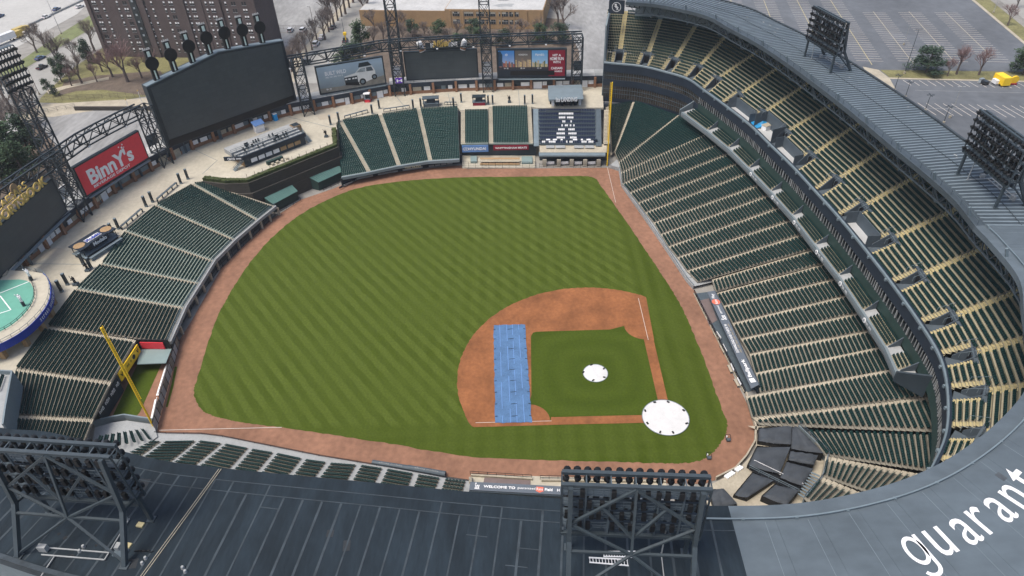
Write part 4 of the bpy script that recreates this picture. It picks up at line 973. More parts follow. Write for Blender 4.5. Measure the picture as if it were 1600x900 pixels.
for pts, z0, z1, lab in ((((1187, 668), (1236, 668), (1234, 696), (1186, 688)), 1.5, 2.6, 'black tarp over seats nearest the first base wall'), (((1238, 669), (1244, 668), (1284, 708), (1237, 700)), 2.6, 3.2, 'triangular black tarp over seats by the stair rail'), (((1184, 697), (1232, 702), (1216, 741), (1170, 725)), 1.5, 2.6, 'largest black tarp behind home plate beside the dark ramp'), (((1236, 704), (1276, 713), (1270, 727), (1233, 718)), 2.6, 3.2, 'small black tarp over a short block of covered seats'), (((1230, 721), (1268, 734), (1252, 759), (1220, 745)), 2.6, 3.2, 'black tarp over covered seats next to the grey steps'), (((1176, 738), (1206, 753), (1168, 778), (1148, 772)), 1.4, 2.2, 'black tarp over seats just past the white wall pads'), (((1212, 756), (1246, 768), (1228, 790), (1192, 774)), 2.2, 3.0, 'black tarp over seats touching the pale roof edge'), (((1108, 764), (1130, 766), (1150, 788), (1116, 792)), 1.4, 2.2, 'crumpled black tarp right beside the near floodlight rack')):
    cover_block(pts, z0, z1, lab)
A, B_ = at(1174, 728, 1.3), at(1250, 765, 2.4); t = empty('ramp_rail', (A.x, A.y, .95), 'dark ramp with white rail running between the black tarps', 'ramp'); b = MB(); d = (B_-A).normalized(); s_ = V(-d.y, d.x, 0)*1.0
b.add([A+s_, B_+s_, B_-s_, A-s_], [(0, 1, 2, 3)]); b.build('ramp_floor', M['black'], t); rail(t, [A+s_*.8, B_+s_*.8], .9, 1.5, 'white_paint'); rail(t, [A-s_*.8, B_-s_*.8], .9, 1.5, 'steel_grey')
t = empty('metal_stairs', at(1268, 752, 2), 'short grey steps between the tarps and the green seats', 'stairs')
for k in range(9):
    A, B_ = lerp(at(1267, 738, 3.2), at(1247, 771, 2.6), k/8), lerp(at(1281, 744, 3.2), at(1259, 779, 2.6), k/8); b = MB(); b.bar(A, B_, .3, .08); b.build('step', M['steel_grey'], t)
for k, (a, c) in enumerate((((1247, 668), (1292, 711)), ((1293, 713), (1284, 748)), ((1284, 748), (1256, 780)))):
    A, B_ = at(*a, 2.6), at(*c, 2.6); t = empty('terrace_rail', A, ['sloping dark rail above the triangular tarp', 'short dark rail at the middle aisle behind home', 'curved dark rail beside the grey steps'][k], 'railing', 'rails round the tarped seats'); b = MB(); b.wall(A, B_, .9, 3.3, .2); b.build('rail_wall', M['wall_grey'], t); rail(t, [A+V(0, 0, .7), B_+V(0, 0, .7)], .9, 1.2, 'steel')
# ---- first-base dugout
A, B_ = at(1084, 459, 0), at(1163, 614, 0); C_, D_ = at(1188, 606, 0), at(1117, 455, 0)
t = empty('dugout', (A+B_)/2, 'first base dugout with grey lettered roof and white benches', 'dugout', 'dugouts')
b = MB(); b.slab(A[:2]+(.03,), B_[:2]+(.03,), C_[:2]+(.03,), D_[:2]+(.03,), .1); b.build('dugout_floor', M['steel'], t)
b = MB(); b.slab(at(1092, 470, .1), at(1108, 466, .1), at(1121, 500, .1), at(1108, 508, .1), .05); b.build('floor_mat', nmat('mat_brown', (.16, .125, .12), .9, .1, .5), t)
rail(t, [A, lerp(A, B_, .26), lerp(A, B_, .34), B_], 1.15, 1.6, 'black', r=.06); b = MB(); b.wall(A, lerp(A, B_, .3), 0, .35, .25); b.wall(lerp(A, B_, .36), B_, 0, .35, .25); b.build('kerb_wall', M['concrete_pale'], t)
R0, R1, R2, R3 = at(1105, 456, 2.5), at(1117, 454, 2.6), at(1186, 601, 2.6), at(1174, 607, 2.5)
b = MB(); b.slab(R0, R1, R2, R3, .25); b.build('dugout_roof', nmat('banner_grey', (.11, .13, .155), .55, .08, .3), t)
b = MB(); b.wall(R1-V(0, .2, 0), R2-V(0, .2, 0), 0, 2.3, .3); b.build('back_wall', M['wall_dark'], t)
xd = (R1-R2).normalized(); yd = V(-xd.y, xd.x, 0); yd = yd if yd.y > 0 else -yd; up = V(0, 0, .04)
def on_roof(k, s): return lerp(lerp(R2, R1, k), lerp(R3, R0, k), s)+up
place_text('Ballpark', on_roof(.17, .5), xd, yd, 5.2, M['white_paint'], t, 1.0, bold=.02)
place_text('DOWNLOAD AND CHECK IN', on_roof(.47, .66), xd, yd, 9.0, M['white_paint'], t, .6, bold=.01)
scribble(on_roof(.47, .28), xd, yd, 9.5, .4, M['concrete_pale'], t, 6)
b = MB(); q = on_roof(.87, .5); b.tube(q, q+V(0, 0, .02), .95, n=16); b.build('orange_mark', nmat('coral', (.7, .16, .1), .6, .05, 1), t)
place_text('Rate', q+V(0, 0, .04), xd, yd, 1.5, M['white_paint'], t, .6); place_text('guaranteed', on_roof(.78, .5), xd, yd, 2.8, M['white_paint'], t, .6); place_text('Sox', on_roof(.69, .5), xd, yd, 1.6, M['white_paint'], t, 1.2, bold=.02); place_text('Play', on_roof(.94, .5), xd, yd, 1.6, M['white_paint'], t, .9)
b = MB(); q = on_roof(.055, .5); b.box(q, (1.1, 1.1, .05), .2); b.build('roof_logo', M['white_paint'], t)
for k in range(4):
    a, c = [((1116, 520), (1123, 530)), ((1126, 540), (1132, 551)), ((1138, 570), (1143, 581)), ((1148, 592), (1154, 603))][k]
    o = empty('bench', at(*a, 0), 'white dugout bench, %s from the top of the first base dugout' % ORD[k], 'bench', 'benches in the first base dugout'); P, Q = at(*a, .5), at(*c, .5)
    b = MB(); b.bar(P, Q, .5, .08); b.build('seat', M['concrete_pale'], o); b = MB(); s_ = V(0, -.45, .3); b.bar(P+s_, Q+s_, .08, .45); b.build('backrest', M['white_paint'], o)
    for z_ in (P, Q): b = MB(); b.box(z_+V(0, 0, -.25), (.1, .4, .46)); b.build('leg', M['steel'], o)
# ---- third-base dugout with the welcome sign
A, B_ = at(736, 740, 0), at(1040, 747, 0)
t = empty('dugout', (A+B_)/2, 'third base dugout with grey welcome sign, partly behind the floodlight rack', 'dugout', 'dugouts')
b = MB(); q0, q1 = at(737, 741, .03), at(1040, 750, .03); b.slab(q0, q1, q1+V(-5, 0, 0), q0+V(-5, 0, 0), .08); b.build('dugout_floor', M['concrete'], t)
b = MB(); b.slab(at(757, 746, .08), at(829, 750, .08), at(829, 760, .08), at(755, 755, .08), .04); b.build('floor_mat', MATS['mat_brown'], t)
rail(t, [at(735, 742, 0), at(831, 748, 0)], 1.1, 1.6, 'black'); rail(t, [at(844, 749, 0), at(1040, 752, 0)], 1.1, 1.6, 'black')
b = MB(); b.wall(at(736, 744, 0), at(832, 750, 0), 0, .5, .3); b.wall(at(846, 752, 0), at(1040, 754, 0), 0, .5, .3); b.build('kerb_wall', M['concrete_pale'], t)
b = MB(); b.bar(at(735, 746, .4), at(735, 754, 1.6), .5, .3); b.build('end_post', M['concrete_pale'], t)
R0, R1 = at(735, 752.5, 2.5), at(880, 760, 2.5); dR = (R1-R0).normalized(); R1 = R0+dR*34; nR = V(dR.y, -dR.x, 0); nR = nR if nR.x < 0 else -nR
b = MB(); b.slab(R0, R1, R1+nR*1.75+V(0, 0, .05), R0+nR*1.75+V(0, 0, .05), .25); b.build('dugout_roof', MATS['banner_grey'], t)
b = MB(); b.wall(R0+nR*1.9, R1+nR*1.9, 0, 2.4, .2); b.build('back_wall', M['wall_dark'], t)
def on3(s, k=.5): return R0+dR*s+nR*(1.75*k)+V(0, 0, .06)
Lr = 34.0
def roof_u(u): 
    a = R0; best = min(range(0, 400), key=lambda k: abs(at(u, 762, 2.5).y-(R0+dR*(k*.05)).y)); return best*.05
place_text('Sox', on3(roof_u(746.5)), dR, -nR, .85, M['white_paint'], t, 1.35, bold=.02)
place_text('WELCOME TO', on3(roof_u(781)), dR, -nR, roof_u(806)-roof_u(756), M['white_paint'], t, .52, bold=.03)
place_text('guaranteed', on3(roof_u(823)), dR, -nR, roof_u(837)-roof_u(809), M['white_paint'], t, .55)
b = MB(); c_ = on3(roof_u(844)); w_ = .62
b.poly([c_+dR*a_+(-nR)*b2_+V(0, 0, .012) for a_, b2_ in ((-w_, .48), (-w_, -.3), (-w_*1.25, -.3), (0, -.72), (w_*1.25, -.3), (w_, -.3), (w_, .48))]); b.build('arrow_mark', MATS['coral'], t)
place_text('Rate', c_+V(0, 0, .03), dR, -nR, 1.1, M['white_paint'], t, .5); place_text('Field', on3(roof_u(858)), dR, -nR, 1.35, M['white_paint'], t, .58, bold=.03); place_text('H', on3(roof_u(873)), dR, -nR, .45, M['white_paint'], t, .5, bold=.03)
# near field wall, rails and rolled tarp on the third-base side
NWp = px([(245, 681), (262, 682), (318, 683), (350, 687), (400, 697), (500, 717), (620, 737), (700, 752), (736, 757)], 0.0)
t = empty('field_wall', NWp[4], 'low dark railed field wall along the near third base seats', 'wall'); b = MB()
for k in range(len(NWp)-1): b.wall(NWp[k], NWp[k+1], 0, .85, .25)
b.build('wall_face', M['concrete_grey'], t); rail(t, [q+V(0, 0, .8) for q in NWp], .5, 3.2, 'black')
b = MB()
for k in range(len(NWp)-1): b.quad(NWp[k][:2]+(.82,), NWp[k+1][:2]+(.82,), (NWp[k+1]+V(-4.5, -1.4, 0))[:2]+(.82,), (NWp[k]+V(-4.5, -1.4, 0))[:2]+(.82,))
b.build('field_walkway', M['concrete_grey'], kind='structure')
b = MB(); b.poly([q[:2]+(1.1,) for q in px([(148, 668), (175, 660), (198, 657), (240, 663), (246, 682), (210, 712), (140, 720)], 1.1)]); b.build('field_walkway', M['concrete_grey'], kind='structure')
t = empty('corner_seats', at(205, 690, 1.1), 'short curved rows of green seats in the left field foul corner', 'seating section')
for k in range(8):
    A_, B2_ = at(228-k*9, 672+k*1.5, 1.15+.2*k), at(240-k*12, 688+k*2.2, 1.15+.2*k); seat_row(t, A_, B2_, V(-.35, .93, 0).normalized(), M['seat'], .53, 1.6)
for k, ((u0, v0), (u1, v1)) in enumerate((((582, 723), (640, 732)), ((638, 731), (696, 741)))):
    A, B_ = at(u0, v0, .6), at(u1, v1, .6); t = empty('rolled_tarp', (A+B_)/2-V(0, 0, .6), ['dark rolled field tarp on the track, left one of the pair', 'dark rolled field tarp on the track, right one of the pair'][k], 'rolled tarp', 'rolled tarps by the wall'); b = MB(); b.tube(A, B_, .55, n=12); b.build('roll', M['steel'], t, smooth=False)
    place_text('xfinity mobile', (A+B_)/2+V(-.1, 0, .57), (B_-A), V(1, 0, .4), 4.6, M['concrete_grey'], t, .35)
# ---- foul poles
for loc, lab in (((.3, 101.4, 0), 'tall yellow left field foul pole beside the bullpen'), ((103.4, -.1, 0), 'tall yellow right field foul pole against the glass club')):
    L = Vector(loc); t = empty('foul_pole', L, lab, 'foul pole', 'foul poles'); b = MB(); b.tube(L, L+V(0, 0, 27), .2, .17, n=10); b.build('pole', M['yellow'], t)
    wd = V(1, 0, 0) if loc[1] > 50 else V(0, 1, 0); b = MB(); w0 = wd*.55
    for z in np.arange(8.5, 27, .55): b.bar(L+V(0, 0, z), L+w0+V(0, 0, z), .05)
    b.bar(L+w0+V(0, 0, 8.3), L+w0+V(0, 0, 27), .09); b.bar(L+w0*.5+V(0, 0, 8.3), L+w0*.5+V(0, 0, 27), .05); b.build('screen', M['yellow'], t)
# ---- outfield fence in front of the left field bleachers
LFp = [at(u, v, 0) for u, v in ((268, 536), (287, 503), (312, 462), (340, 425), (372, 392), (406, 360), (430, 337), (436, 333))]
t = empty('outfield_fence', LFp[3], 'dark rail fence on posts below the left field bleachers', 'fence')
for k in range(len(LFp)-1):
    A, B_ = LFp[k], LFp[k+1]; n = max(1, int((B_-A).length/2.3))
    for j in range(n):
        p_, q = lerp(A, B_, j/n), lerp(A, B_, (j+1)/n); b = MB(); b.bar(p_, p_+V(0, 0, 2.3), .14); b.build('fence_post', M['steel_dark'], t)
        b = MB(); b.bar(p_+V(0, 0, 2.25), q+V(0, 0, 2.25), .1); b.bar(p_+V(0, 0, 1.1), q+V(0, 0, 1.1), .07); b.bar(p_+V(0, 0, .1), q+V(0, 0, .1), .07)
        for m_ in range(1, 6): r_ = lerp(p_, q, m_/6); b.bar(r_+V(0, 0, .1), r_+V(0, 0, 2.2), .025)
        b.build('mesh_panel', M['steel_dark'], t)
b = MB(); Fp = [w[0] for w in LW]+[FLc]
for k in range(len(Fp)-1): b.slab(Fp[k][:2]+(3.35,), Fp[k+1][:2]+(3.35,), (Fp[k+1]+(V(40, 50, 0)-Fp[k+1]).normalized()*.7)[:2]+(3.35,), (Fp[k]+(V(40, 50, 0)-Fp[k]).normalized()*.7)[:2]+(3.35,), .9)
t2 = empty('bleacher_edge', Fp[2], 'pale concrete front edge of the left field bleachers on white columns', 'edge beam'); b.build('edge_beam', M['concrete_grey'], t2)
for k in range(len(Fp)-1):
    for j in range(2): q = lerp(Fp[k], Fp[k+1], j/2)+V(0, -.5, 0); b = MB(); b.box(V(q.x, q.y, 1.2), (.5, .5, 2.4)); b.build('column', M['concrete_pale'], t2)
b = MB(); 
for k in range(len(Fp)-1): b.wall(Fp[k]+V(1, 3.2, 0), Fp[k+1]+V(1, 3.2, 0), 0, 3.4, .3)
b.build('back_wall', M['wall_dark'], t2)
rail(t2, [q+V(0, 0, .3) for q in Fp], .8, 2.5, 'steel_grey')
# ---- left field bullpen
bp = px([(268, 545), (214, 545), (150, 664), (243, 668)], 0.0)
t = empty('bullpen', sum(bp, V(0, 0, 0))/4, 'left field bullpen with green turf, silver benches and a teal roofed shed', 'bullpen')
b = MB(); b.poly([q[:2]+(.05,) for q in bp]); o = b.build('bullpen_dirt', M['dirt_track'], t)
b = MB(); b.poly([q[:2]+(.075,) for q in px([(216, 568), (253, 568), (219, 644), (205, 660), (172, 660), (181, 640)], 0)]); b.build('bullpen_turf', M['grass_in'], t)
for o in t.children:
    if o.data.polygons[0].normal.z < 0: o.data.flip_normals()
b = MB(); b.slab(at(219, 546, 2.8), at(268, 545, 2.8), at(259, 567, 2.6), at(214, 569, 2.6), .2); b.build('shed_roof', nmat('shed_teal', (.19, .255, .25), .7, .08, .3), t)
b = MB(); b.wall(at(218, 550, 0), at(213, 570, 0), 0, 2.4, .2); b.build('shed_wall', M['green_wall'], t)
S0, S1_ = at(221, 547, 2.9), at(257, 548, 2.9); b = MB(); b.wall(S0+V(.6, 0, 0), S1_+V(.6, 0, 0), 2.9, 4.7, .2); b.build('red_sign', M['red'], t); b = MB(); b.wall(S0+V(.8, .9, 0), S1_+V(.8, -1.2, 0), 2.9, 5.4, .2); b.build('sign_backing', M['black'], t)
Y0, Y1 = at(219, 548, 3.0), at(189, 594, 3.0); b = MB(); b.wall(Y0, Y1, 2.6, 4.9, .2); b.build('yellow_sign', M['yellow'], t)
nY = V((Y1-Y0).y, -(Y1-Y0).x, 0).normalized(); nY = nY if nY.y < 0 else -nY
for f_ in (.1, .9): place_text('V', lerp(Y0, Y1, f_)+nY*.13+V(0, 0, .75), (Y0-Y1), V(0, 0, 1), .8, M['black'], t, .9, bold=.03)
b = MB(); q = lerp(Y0, Y1, .3)+nY*.11+V(0, 0, .75); b.tube(q, q+nY*.03, .55, n=14); b.build('oval_mark', M['black'], t); scribble(lerp(Y0, Y1, .62)+nY*.13+V(0, 0, .75), (Y0-Y1), V(0, 0, 1), 3.6, .7, M['black'], t)
N0, N1 = at(188, 601, 2.2), at(157, 652, 2.2); b = MB(); b.wall(N0, N1, .4, 4.4, .2); b.build('navy_sign', M['navy'], t)
scribble((N0+N1)/2+nY*.13+V(0, 0, .9), (N0-N1), V(0, 0, 1), 8.5, .9, M['white_paint'], t)
b = MB(); b.wall(at(214, 545, 0), at(150, 664, 0), 0, 5.0, .4); b.build('back_wall', M['wall_grey'], t)
for k, ((u0, v0), (u1, v1)) in enumerate((((260, 572), (246, 618)), ((244, 624), (236, 660)))):
    A, B_ = at(u0, v0, .55), at(u1, v1, .55); b = MB(); b.bar(A, B_, .55, .1); b.bar(A+V(0, -.35, .4), B_+V(0, -.35, .4), .08, .5); b.build('silver_bench', M['white_paint'], t)
FA, FB = at(281, 537, 0), at(244, 675, 0); n = 12
for k in range(n):
    p_, q = lerp(FA, FB, k/n), lerp(FA, FB, (k+1)/n); b = MB(); b.wall(lerp(p_, q, .06), lerp(p_, q, .94), .15, 2.2, .08); b.build('fence_panel', M['concrete_grey'] if k % 3 else M['tread'], t); b = MB(); b.bar(p_, p_+V(0, 0, 2.5), .16); b.bar(p_+V(0, 0, 2.4), q+V(0, 0, 2.4), .12); b.build('fence_post', M['black'], t)
b = MB(); 
for a, c in (((150, 668), (176, 661)), ((176, 661), (199, 657)), ((199, 657), (243, 664))): b.wall(at(*a, 0), at(*c, 0), 0, 1.9, .3)
b.build('end_wall', M['wall_grey'], t)
b = MB(); b.poly([q[:2]+(.1,) for q in px([(196, 655), (205, 651), (209, 657), (198, 660)], 0)]); b.build('bullpen_mound', M['yellow_pale'], t)
# ---- batter's eye wall with hedge
E = [at(316, 279, 10), at(350, 283, 10), at(386, 282, 10), at(526, 226, 10), at(525, 199, 10)]
t = empty('batter_eye', V(E[2].x, E[2].y, 0), 'dark stepped wall with a hedge on top in straight away centre', 'wall')
def eye_off(k, d): 
    a = E[max(0, k-1)]; c = E[min(len(E)-1, k+1)]; tg = (c-a).normalized(); n = V(-tg.y, tg.x, 0); n = n if n.dot(V(30, 30, 0)-E[k]) > 0 else -n; return E[k]+n*d
for k in range(len(E)-1):
    for nm, d0, z0, z1, mt in (('hedge', 0.0, 9.0, 10.1, 'hedge'), ('upper_wall', .5, 5.8, 9.3, 'eye_wall'), ('middle_wall', 1.1, 3.4, 6.2, 'eye_wall'), ('lower_wall', 1.2, 0, 3.9, 'eye_wall')):
        a, c = eye_off(k, d0), eye_off(k+1, d0); a2, c2 = eye_off(k, d0-1.3), eye_off(k+1, d0-1.3); b = MB(); b.prism([a[:2], c[:2], c2[:2], a2[:2]], z0, z1)
        if nm == 'hedge':
            for j in range(60):
                q = lerp(lerp(a, c, random.random()), lerp(a2, c2, random.random()), random.random()*.98); b.box((q.x, q.y, 10.1), (random.uniform(.3, .7), random.uniform(.3, .7), random.uniform(.1, .45)), random.random()*3)
        b.build(nm, M[mt], t)
rail(t, [eye_off(k, -1.5)+V(0, 0, -1) for k in range(len(E))], 1.1, 3.0, 'black')
for k in range(12):
    q = lerp(eye_off(2, -1.8), eye_off(3, -1.8), (k+.3)/12); b = MB(); b.bar(V(q.x, q.y, 9), V(q.x, q.y, 10.9), .09); b.build('light_stake', M['black'], t)
for k, pts in enumerate((((413, 309), (456, 289), (465, 298.5), (427, 319)), ((483, 277), (530, 259), (535, 268), (497.5, 285)))):
    P = [at(*pts[0], 3.9), at(*pts[1], 3.9), at(*pts[2], 2.9), at(*pts[3], 2.9)]; s = empty('field_shed', (P[2]+P[3])/2-V(0, 0, 2.9), ['green roofed shed at the left foot of the batter eye', 'green roofed shed at the right foot of the batter eye'][k], 'shed', 'sheds below the batter eye')
    b = MB(); b.slab(*P, .15); b.build('shed_roof', M['green_roof'], s)
    for j in range(15): a, c = lerp(P[0], P[1], j/14), lerp(P[3], P[2], j/14); b = MB(); b.bar(a+V(0, 0, .04), c+V(0, 0, .04), .07, .1); b.build('roof_seam', M['green_roof'], s)
    b = MB(); cc = (P[0]+P[1])/2-(P[2]+P[3])/2; i_ = V(cc.x, cc.y, 0).normalized()*.35; b.prism([(P[0])[:2], (P[1])[:2], (P[2]+i_)[:2], (P[3]+i_)[:2]], 0, [3.6, 3.6, 2.7, 2.7]); b.build('shed_wall', M['green_wall'], s)
    a, c = (P[3], P[2]); b = MB(); o_ = -i_*3.4; 
    rail(s, [V(*(lerp(a, c, .05)+o_)[:2], 0), V(*(lerp(a, c, .95)+o_)[:2], 0)], 1.5, 2.2, 'black', mids=2)
b = MB(); A, B_ = at(466, 299, 0), at(484, 290, 0); b.wall(A+V(1.5, 0, 0), B_+V(1.5, 0, 0), 0, 4.4, .3); t2 = empty('centre_gate', A, 'dark green field gate between the two sheds', 'gate'); b.build('gate_leaf', M['green_wall'], t2); b = MB(); b.tube(at(483, 293, 0), at(483, 293, 0)+V(0, 0, 1.6), .15, n=8); b.build('yellow_post', M['yellow'], t2)
# right field: padded wall, picnic deck, patio
RFp = [at(u, v, 0) for u, v in ((534, 296), (560, 283), (610, 273), (660, 265), (722, 257))]
t = empty('outfield_fence', RFp[2], 'dark field wall with white pads under the right centre bleachers', 'fence'); b = MB()
for k in range(len(RFp)-1): b.wall(RFp[k]+V(1.3, 0, 0), RFp[k+1]+V(1.3, 0, 0), 0, 2.9, .4)
b.build('wall_face', M['navy'], t)
for k in range(26):
    f = k/26*(len(RFp)-1); i = int(f); q = lerp(RFp[i], RFp[i+1], f-i)
    b = MB(); b.box(V(q.x+.4, q.y, .7), (.3, 1.7, .45), math.atan2((RFp[i+1]-RFp[i]).y, (RFp[i+1]-RFp[i]).x)-R(90)); b.build('white_pad', M['concrete_grey'] if k % 5 else M['navy'], t)
b = MB(); P = [w[0] for w in RW]
for k in range(len(P)-1): b.slab(P[k][:2]+(3.3,), P[k+1][:2]+(3.3,), (P[k+1]+V(-.7, 0, 0))[:2]+(3.3,), (P[k]+V(-.7, 0, 0))[:2]+(3.3,), .9)
b.build('edge_beam', M['wall_grey'], t)
a, c = at(630, 263, 2.6), at(662, 259, 2.6); place_text('THE PATIO', (a+c)/2+V(-.9, 0, .4), c-a, V(0, 0, 1), 5.0, M['concrete_pale'], t, .8, bold=.02)
# picnic patio below the two sign banks
t = empty('field_patio', at(780, 258, 0), 'field level patio with rails under the blue and red signs', 'patio')
b = MB(); b.slab(at(722, 262, .3), at(836, 262, .3), at(836, 243, .3), at(722, 243, .3), .3); b.build('patio_floor', M['concrete'], t)
b = MB(); A, B_ = at(722, 243, 0), at(838, 243, 0); b.wall(A, B_, 0, 4.4, .4); b.build('patio_back', M['wall_dark'], t)
b = MB(); b.slab(at(735, 252, 1.0), at(745, 252, 1.0), at(745, 243, 1.0), at(735, 243, 1.0), .7); b.slab(at(815, 254, .9), at(832, 254, .9), at(832, 244, .9), at(815, 244, .9), .6); b.build('teal_platform', MATS['shed_teal'], t)
for k in range(3): b = MB(); b.slab(at(750, 257-k*4.2, .6+k*.5), at(812, 257-k*4.2, .6+k*.5), at(812, 254.6-k*4.2, .6+k*.5), at(750, 254.6-k*4.2, .6+k*.5), .12); b.build('picnic_tier', M['concrete_pale'] if k % 2 else M['brick_tan'], t)
rail(t, [at(722, 262, .3), at(838, 262, .3)], 2.0, 2.0, 'black', mids=2)
for nm, u0, u1, mt, txt, tc in (('blue_sign', 722, 763, 'blue_pale', 'HYUNDAI', 'white_paint'), ('red_sign', 771, 826, 'red_dark', 'WHITTINGHAM MEATS', 'white_paint')):
    A, B_ = at(u0, 233, 3.6), at(u1, 232, 3.6); h = 2.2 if 'blue' in nm else 1.5; b = MB(); b.wall(A, B_, 4.7-h, 4.8, .25); b.build(nm, M[mt], t); d = (B_-A); c = (A+B_)/2+V(-.16, 0, 0); c.z = 4.75-h/2
    place_text(txt, c+d*(.08 if 'blue' in nm else 0), d, V(0, 0, 1), d.length*(.66 if 'blue' in nm else .9), M[tc], t, h*.42, bold=.03)
    if 'blue' in nm:
        b = MB(); cc = c-d*.36
        for k in range(20):
            a0, a1 = 2*math.pi*k/20, 2*math.pi*(k+1)/20; dn = d.normalized(); b.quad(*[cc+dn*(r_*1.5*math.cos(a))+V(0, 0, r_*math.sin(a)) for r_, a in ((.62, a0), (.62, a1), (.5, a1), (.5, a0))])
        b.build('oval_logo', M['white_paint'], t); place_text('H', cc, d, V(0, 0, 1), .9, M['white_paint'], t, .7, shear=.3, bold=.02)
# two-tier party deck under the navy seats
t = empty('party_deck', at(890, 255, 0), 'grey two tier party deck below the navy seats in the right field corner', 'party deck')
b = MB(); b.slab(at(843, 238, 4.0), at(948, 238, 4.0), at(948, 225, 4.4), at(843, 225, 4.4), .3); b.build('upper_floor', M['concrete_pale'], t)
b = MB(); b.wall(at(843, 250, 0), at(948, 250, 0), 0, 3.6, .4); b.build('lower_front', M['wall_dark'], t)
b = MB(); b.slab(at(842, 237, 4.0), at(946, 237, 4.0), at(946, 243, 3.7), at(842, 243, 3.7), .5); b.build('deck_canopy', M['steel_grey'], t)
for u0, u1 in ((853, 866), (868, 883), (897, 912), (914, 928)): b = MB(); a, c = at(u0, 229, 4.6), at(u1, 229, 4.6); b.slab(a+V(.9, 0, 0), c+V(.9, 0, 0), c-V(.9, 0, 0), a-V(.9, 0, 0), .15); b.build('drink_counter', M['concrete_grey'], t)
for u in (851, 873, 893, 914, 935): b = MB(); q = at(u, 259, 0); b.box(q+V(0, 0, 1.1), (.8, 1.2, 2.2)); b.build('brick_pier', M['concrete'], t)
for u in (860, 882, 903, 924): b = MB(); q = at(u, 258, 0); b.box(q+V(0, 0, .8), (.3, 2.4, .8)); b.build('white_counter', M['white_paint'], t)
rail(t, [at(843, 262, 0), at(950, 262, 0)], 1.6, 2.0, 'black', mids=2)
for k in range(9): q = at(846+k*10.5, 222, 4.9); b = MB(); b.box(q+V(0, 0, .5), (.7, 1.3 if k % 3 else .6, .9)); b.build('counter_seat', M['white_paint'] if k % 4 else M['navy'], t)
b = MB(); b.slab(at(834, 228, 4.6), at(842, 228, 4.6), at(841, 170, 9.0), at(833, 170, 9.0), .2); b.build('side_ramp', M['steel_grey'], t); b = MB(); b.slab(at(931, 228, 4.6), at(940, 228, 4.6), at(939, 170, 9.0), at(930.5, 170, 9.0), .2); b.build('side_ramp', M['steel'], t)
b = MB()
for k in range(24): f = k/24; a, c = lerp(at(943, 224, 4.9), at(944, 171, 9), f), lerp(at(953, 223, 4.9), at(952, 171, 9), f); b.bar(a, c, 1.05, .2)
b.build('corner_stairs', M['concrete_pale'], t)
b = MB(); b.slab(at(853, 171, 9.2), at(907, 170, 9.2), at(907, 175, 8.8), at(853, 176, 8.8), .2); b.build('roof_strip', M['steel_dark'], t)
# ================================================================== OUTFIELD CONCOURSE, BOARDS
outer = px([(-60, 500), (0, 450), (55.5, 404), (89, 376), (146, 330), (180, 302), (240, 266), (300, 234), (348, 216), (393, 198), (441, 183), (515, 169), (567, 159), (612, 149.5), (667, 146), (716, 143), (804, 140), (908, 136.5), (943, 136)], ZC)
inner = [w[1] for w in W2][::-1]+[A5[1]]+[w[1] for w in LW][::-1]
inner = [W2[-1][1]+V(-6, 2, 0)]+[w[1] for w in W2][::-1]+[w[1] for w in LW][::-1]
inner += [at(316, 278, ZC), eye_off(2, -.6), eye_off(3, -.6), at(527, 196, ZC)]+[w[1] for w in RW[1:]]+[at(720, 172.5, ZC), at(762, 172, ZC), at(764, 167, ZC), at(830, 166.5, ZC), at(841, 168.5, ZC), at(943, 168, ZC)]
def out_n(k, d):
    a = outer[max(0, k-1)]; c = outer[min(len(outer)-1, k+1)]; tg = (c-a).normalized(); n = V(-tg.y, tg.x, 0); n = n if n.dot(outer[k]-V(30, 30, 0)) > 0 else -n; return outer[k]+n*d
back_edge = [out_n(k, 7.0) for k in range(len(outer))]
t = None
b = MB(); b.prism([q[:2] for q in inner]+[q[:2] for q in back_edge[::-1]], 8.3, 8.995); conc = b.build('concourse', M['concrete'], kind='structure')
def poly_len(P): return [0]+list(np.cumsum([(P[i+1]-P[i]).length for i in range(len(P)-1)]))
OL = poly_len(outer)
def along(P, Ls, s):
    for i in range(len(P)-1):
        if s <= Ls[i+1] or i == len(P)-2:
            f = (s-Ls[i])/max(1e-6, Ls[i+1]-Ls[i]); return lerp(P[i], P[i+1], f), i
def s_of(u, v, z=ZC):
    q = at(u, v, z); best = min(((along(outer, OL, s)[0]-q).length, s) for s in np.arange(0, OL[-1], .5)); return best[1]
# joints cut in the concourse slab
for u0, v0, u1, v1 in ((55, 412, 130, 413), (306, 235, 338, 250), (340, 250, 316, 272), (445, 181, 520, 200), (620, 152, 640, 176), (700, 146, 705, 168), (810, 141, 812, 166)):
    b = MB(); b.bar(at(u0, v0, ZC+.01), at(u1, v1, ZC+.01), .14, .02); b.build('slab_joint', M['steel_grey'], conc)
for u, v, r_ in ((212, 285, 5), (80, 395, 4), (510, 182, 4), (690, 155, 4), (900, 152, 3)):
    q = at(u, v, ZC); b = MB(); n = 14; b.poly([(q.x+r_*random.uniform(.5, 1)*math.cos(2*math.pi*k/n)*.8, q.y+r_*random.uniform(.5, 1)*math.sin(2*math.pi*k/n), ZC+.008) for k in range(n)]); o = b.build('slab_patch', nmat('slab_stain', (.42, .37, .29), .9, .12, .2), conc)
    if o.data.polygons[0].normal.z < 0: o.data.flip_normals()
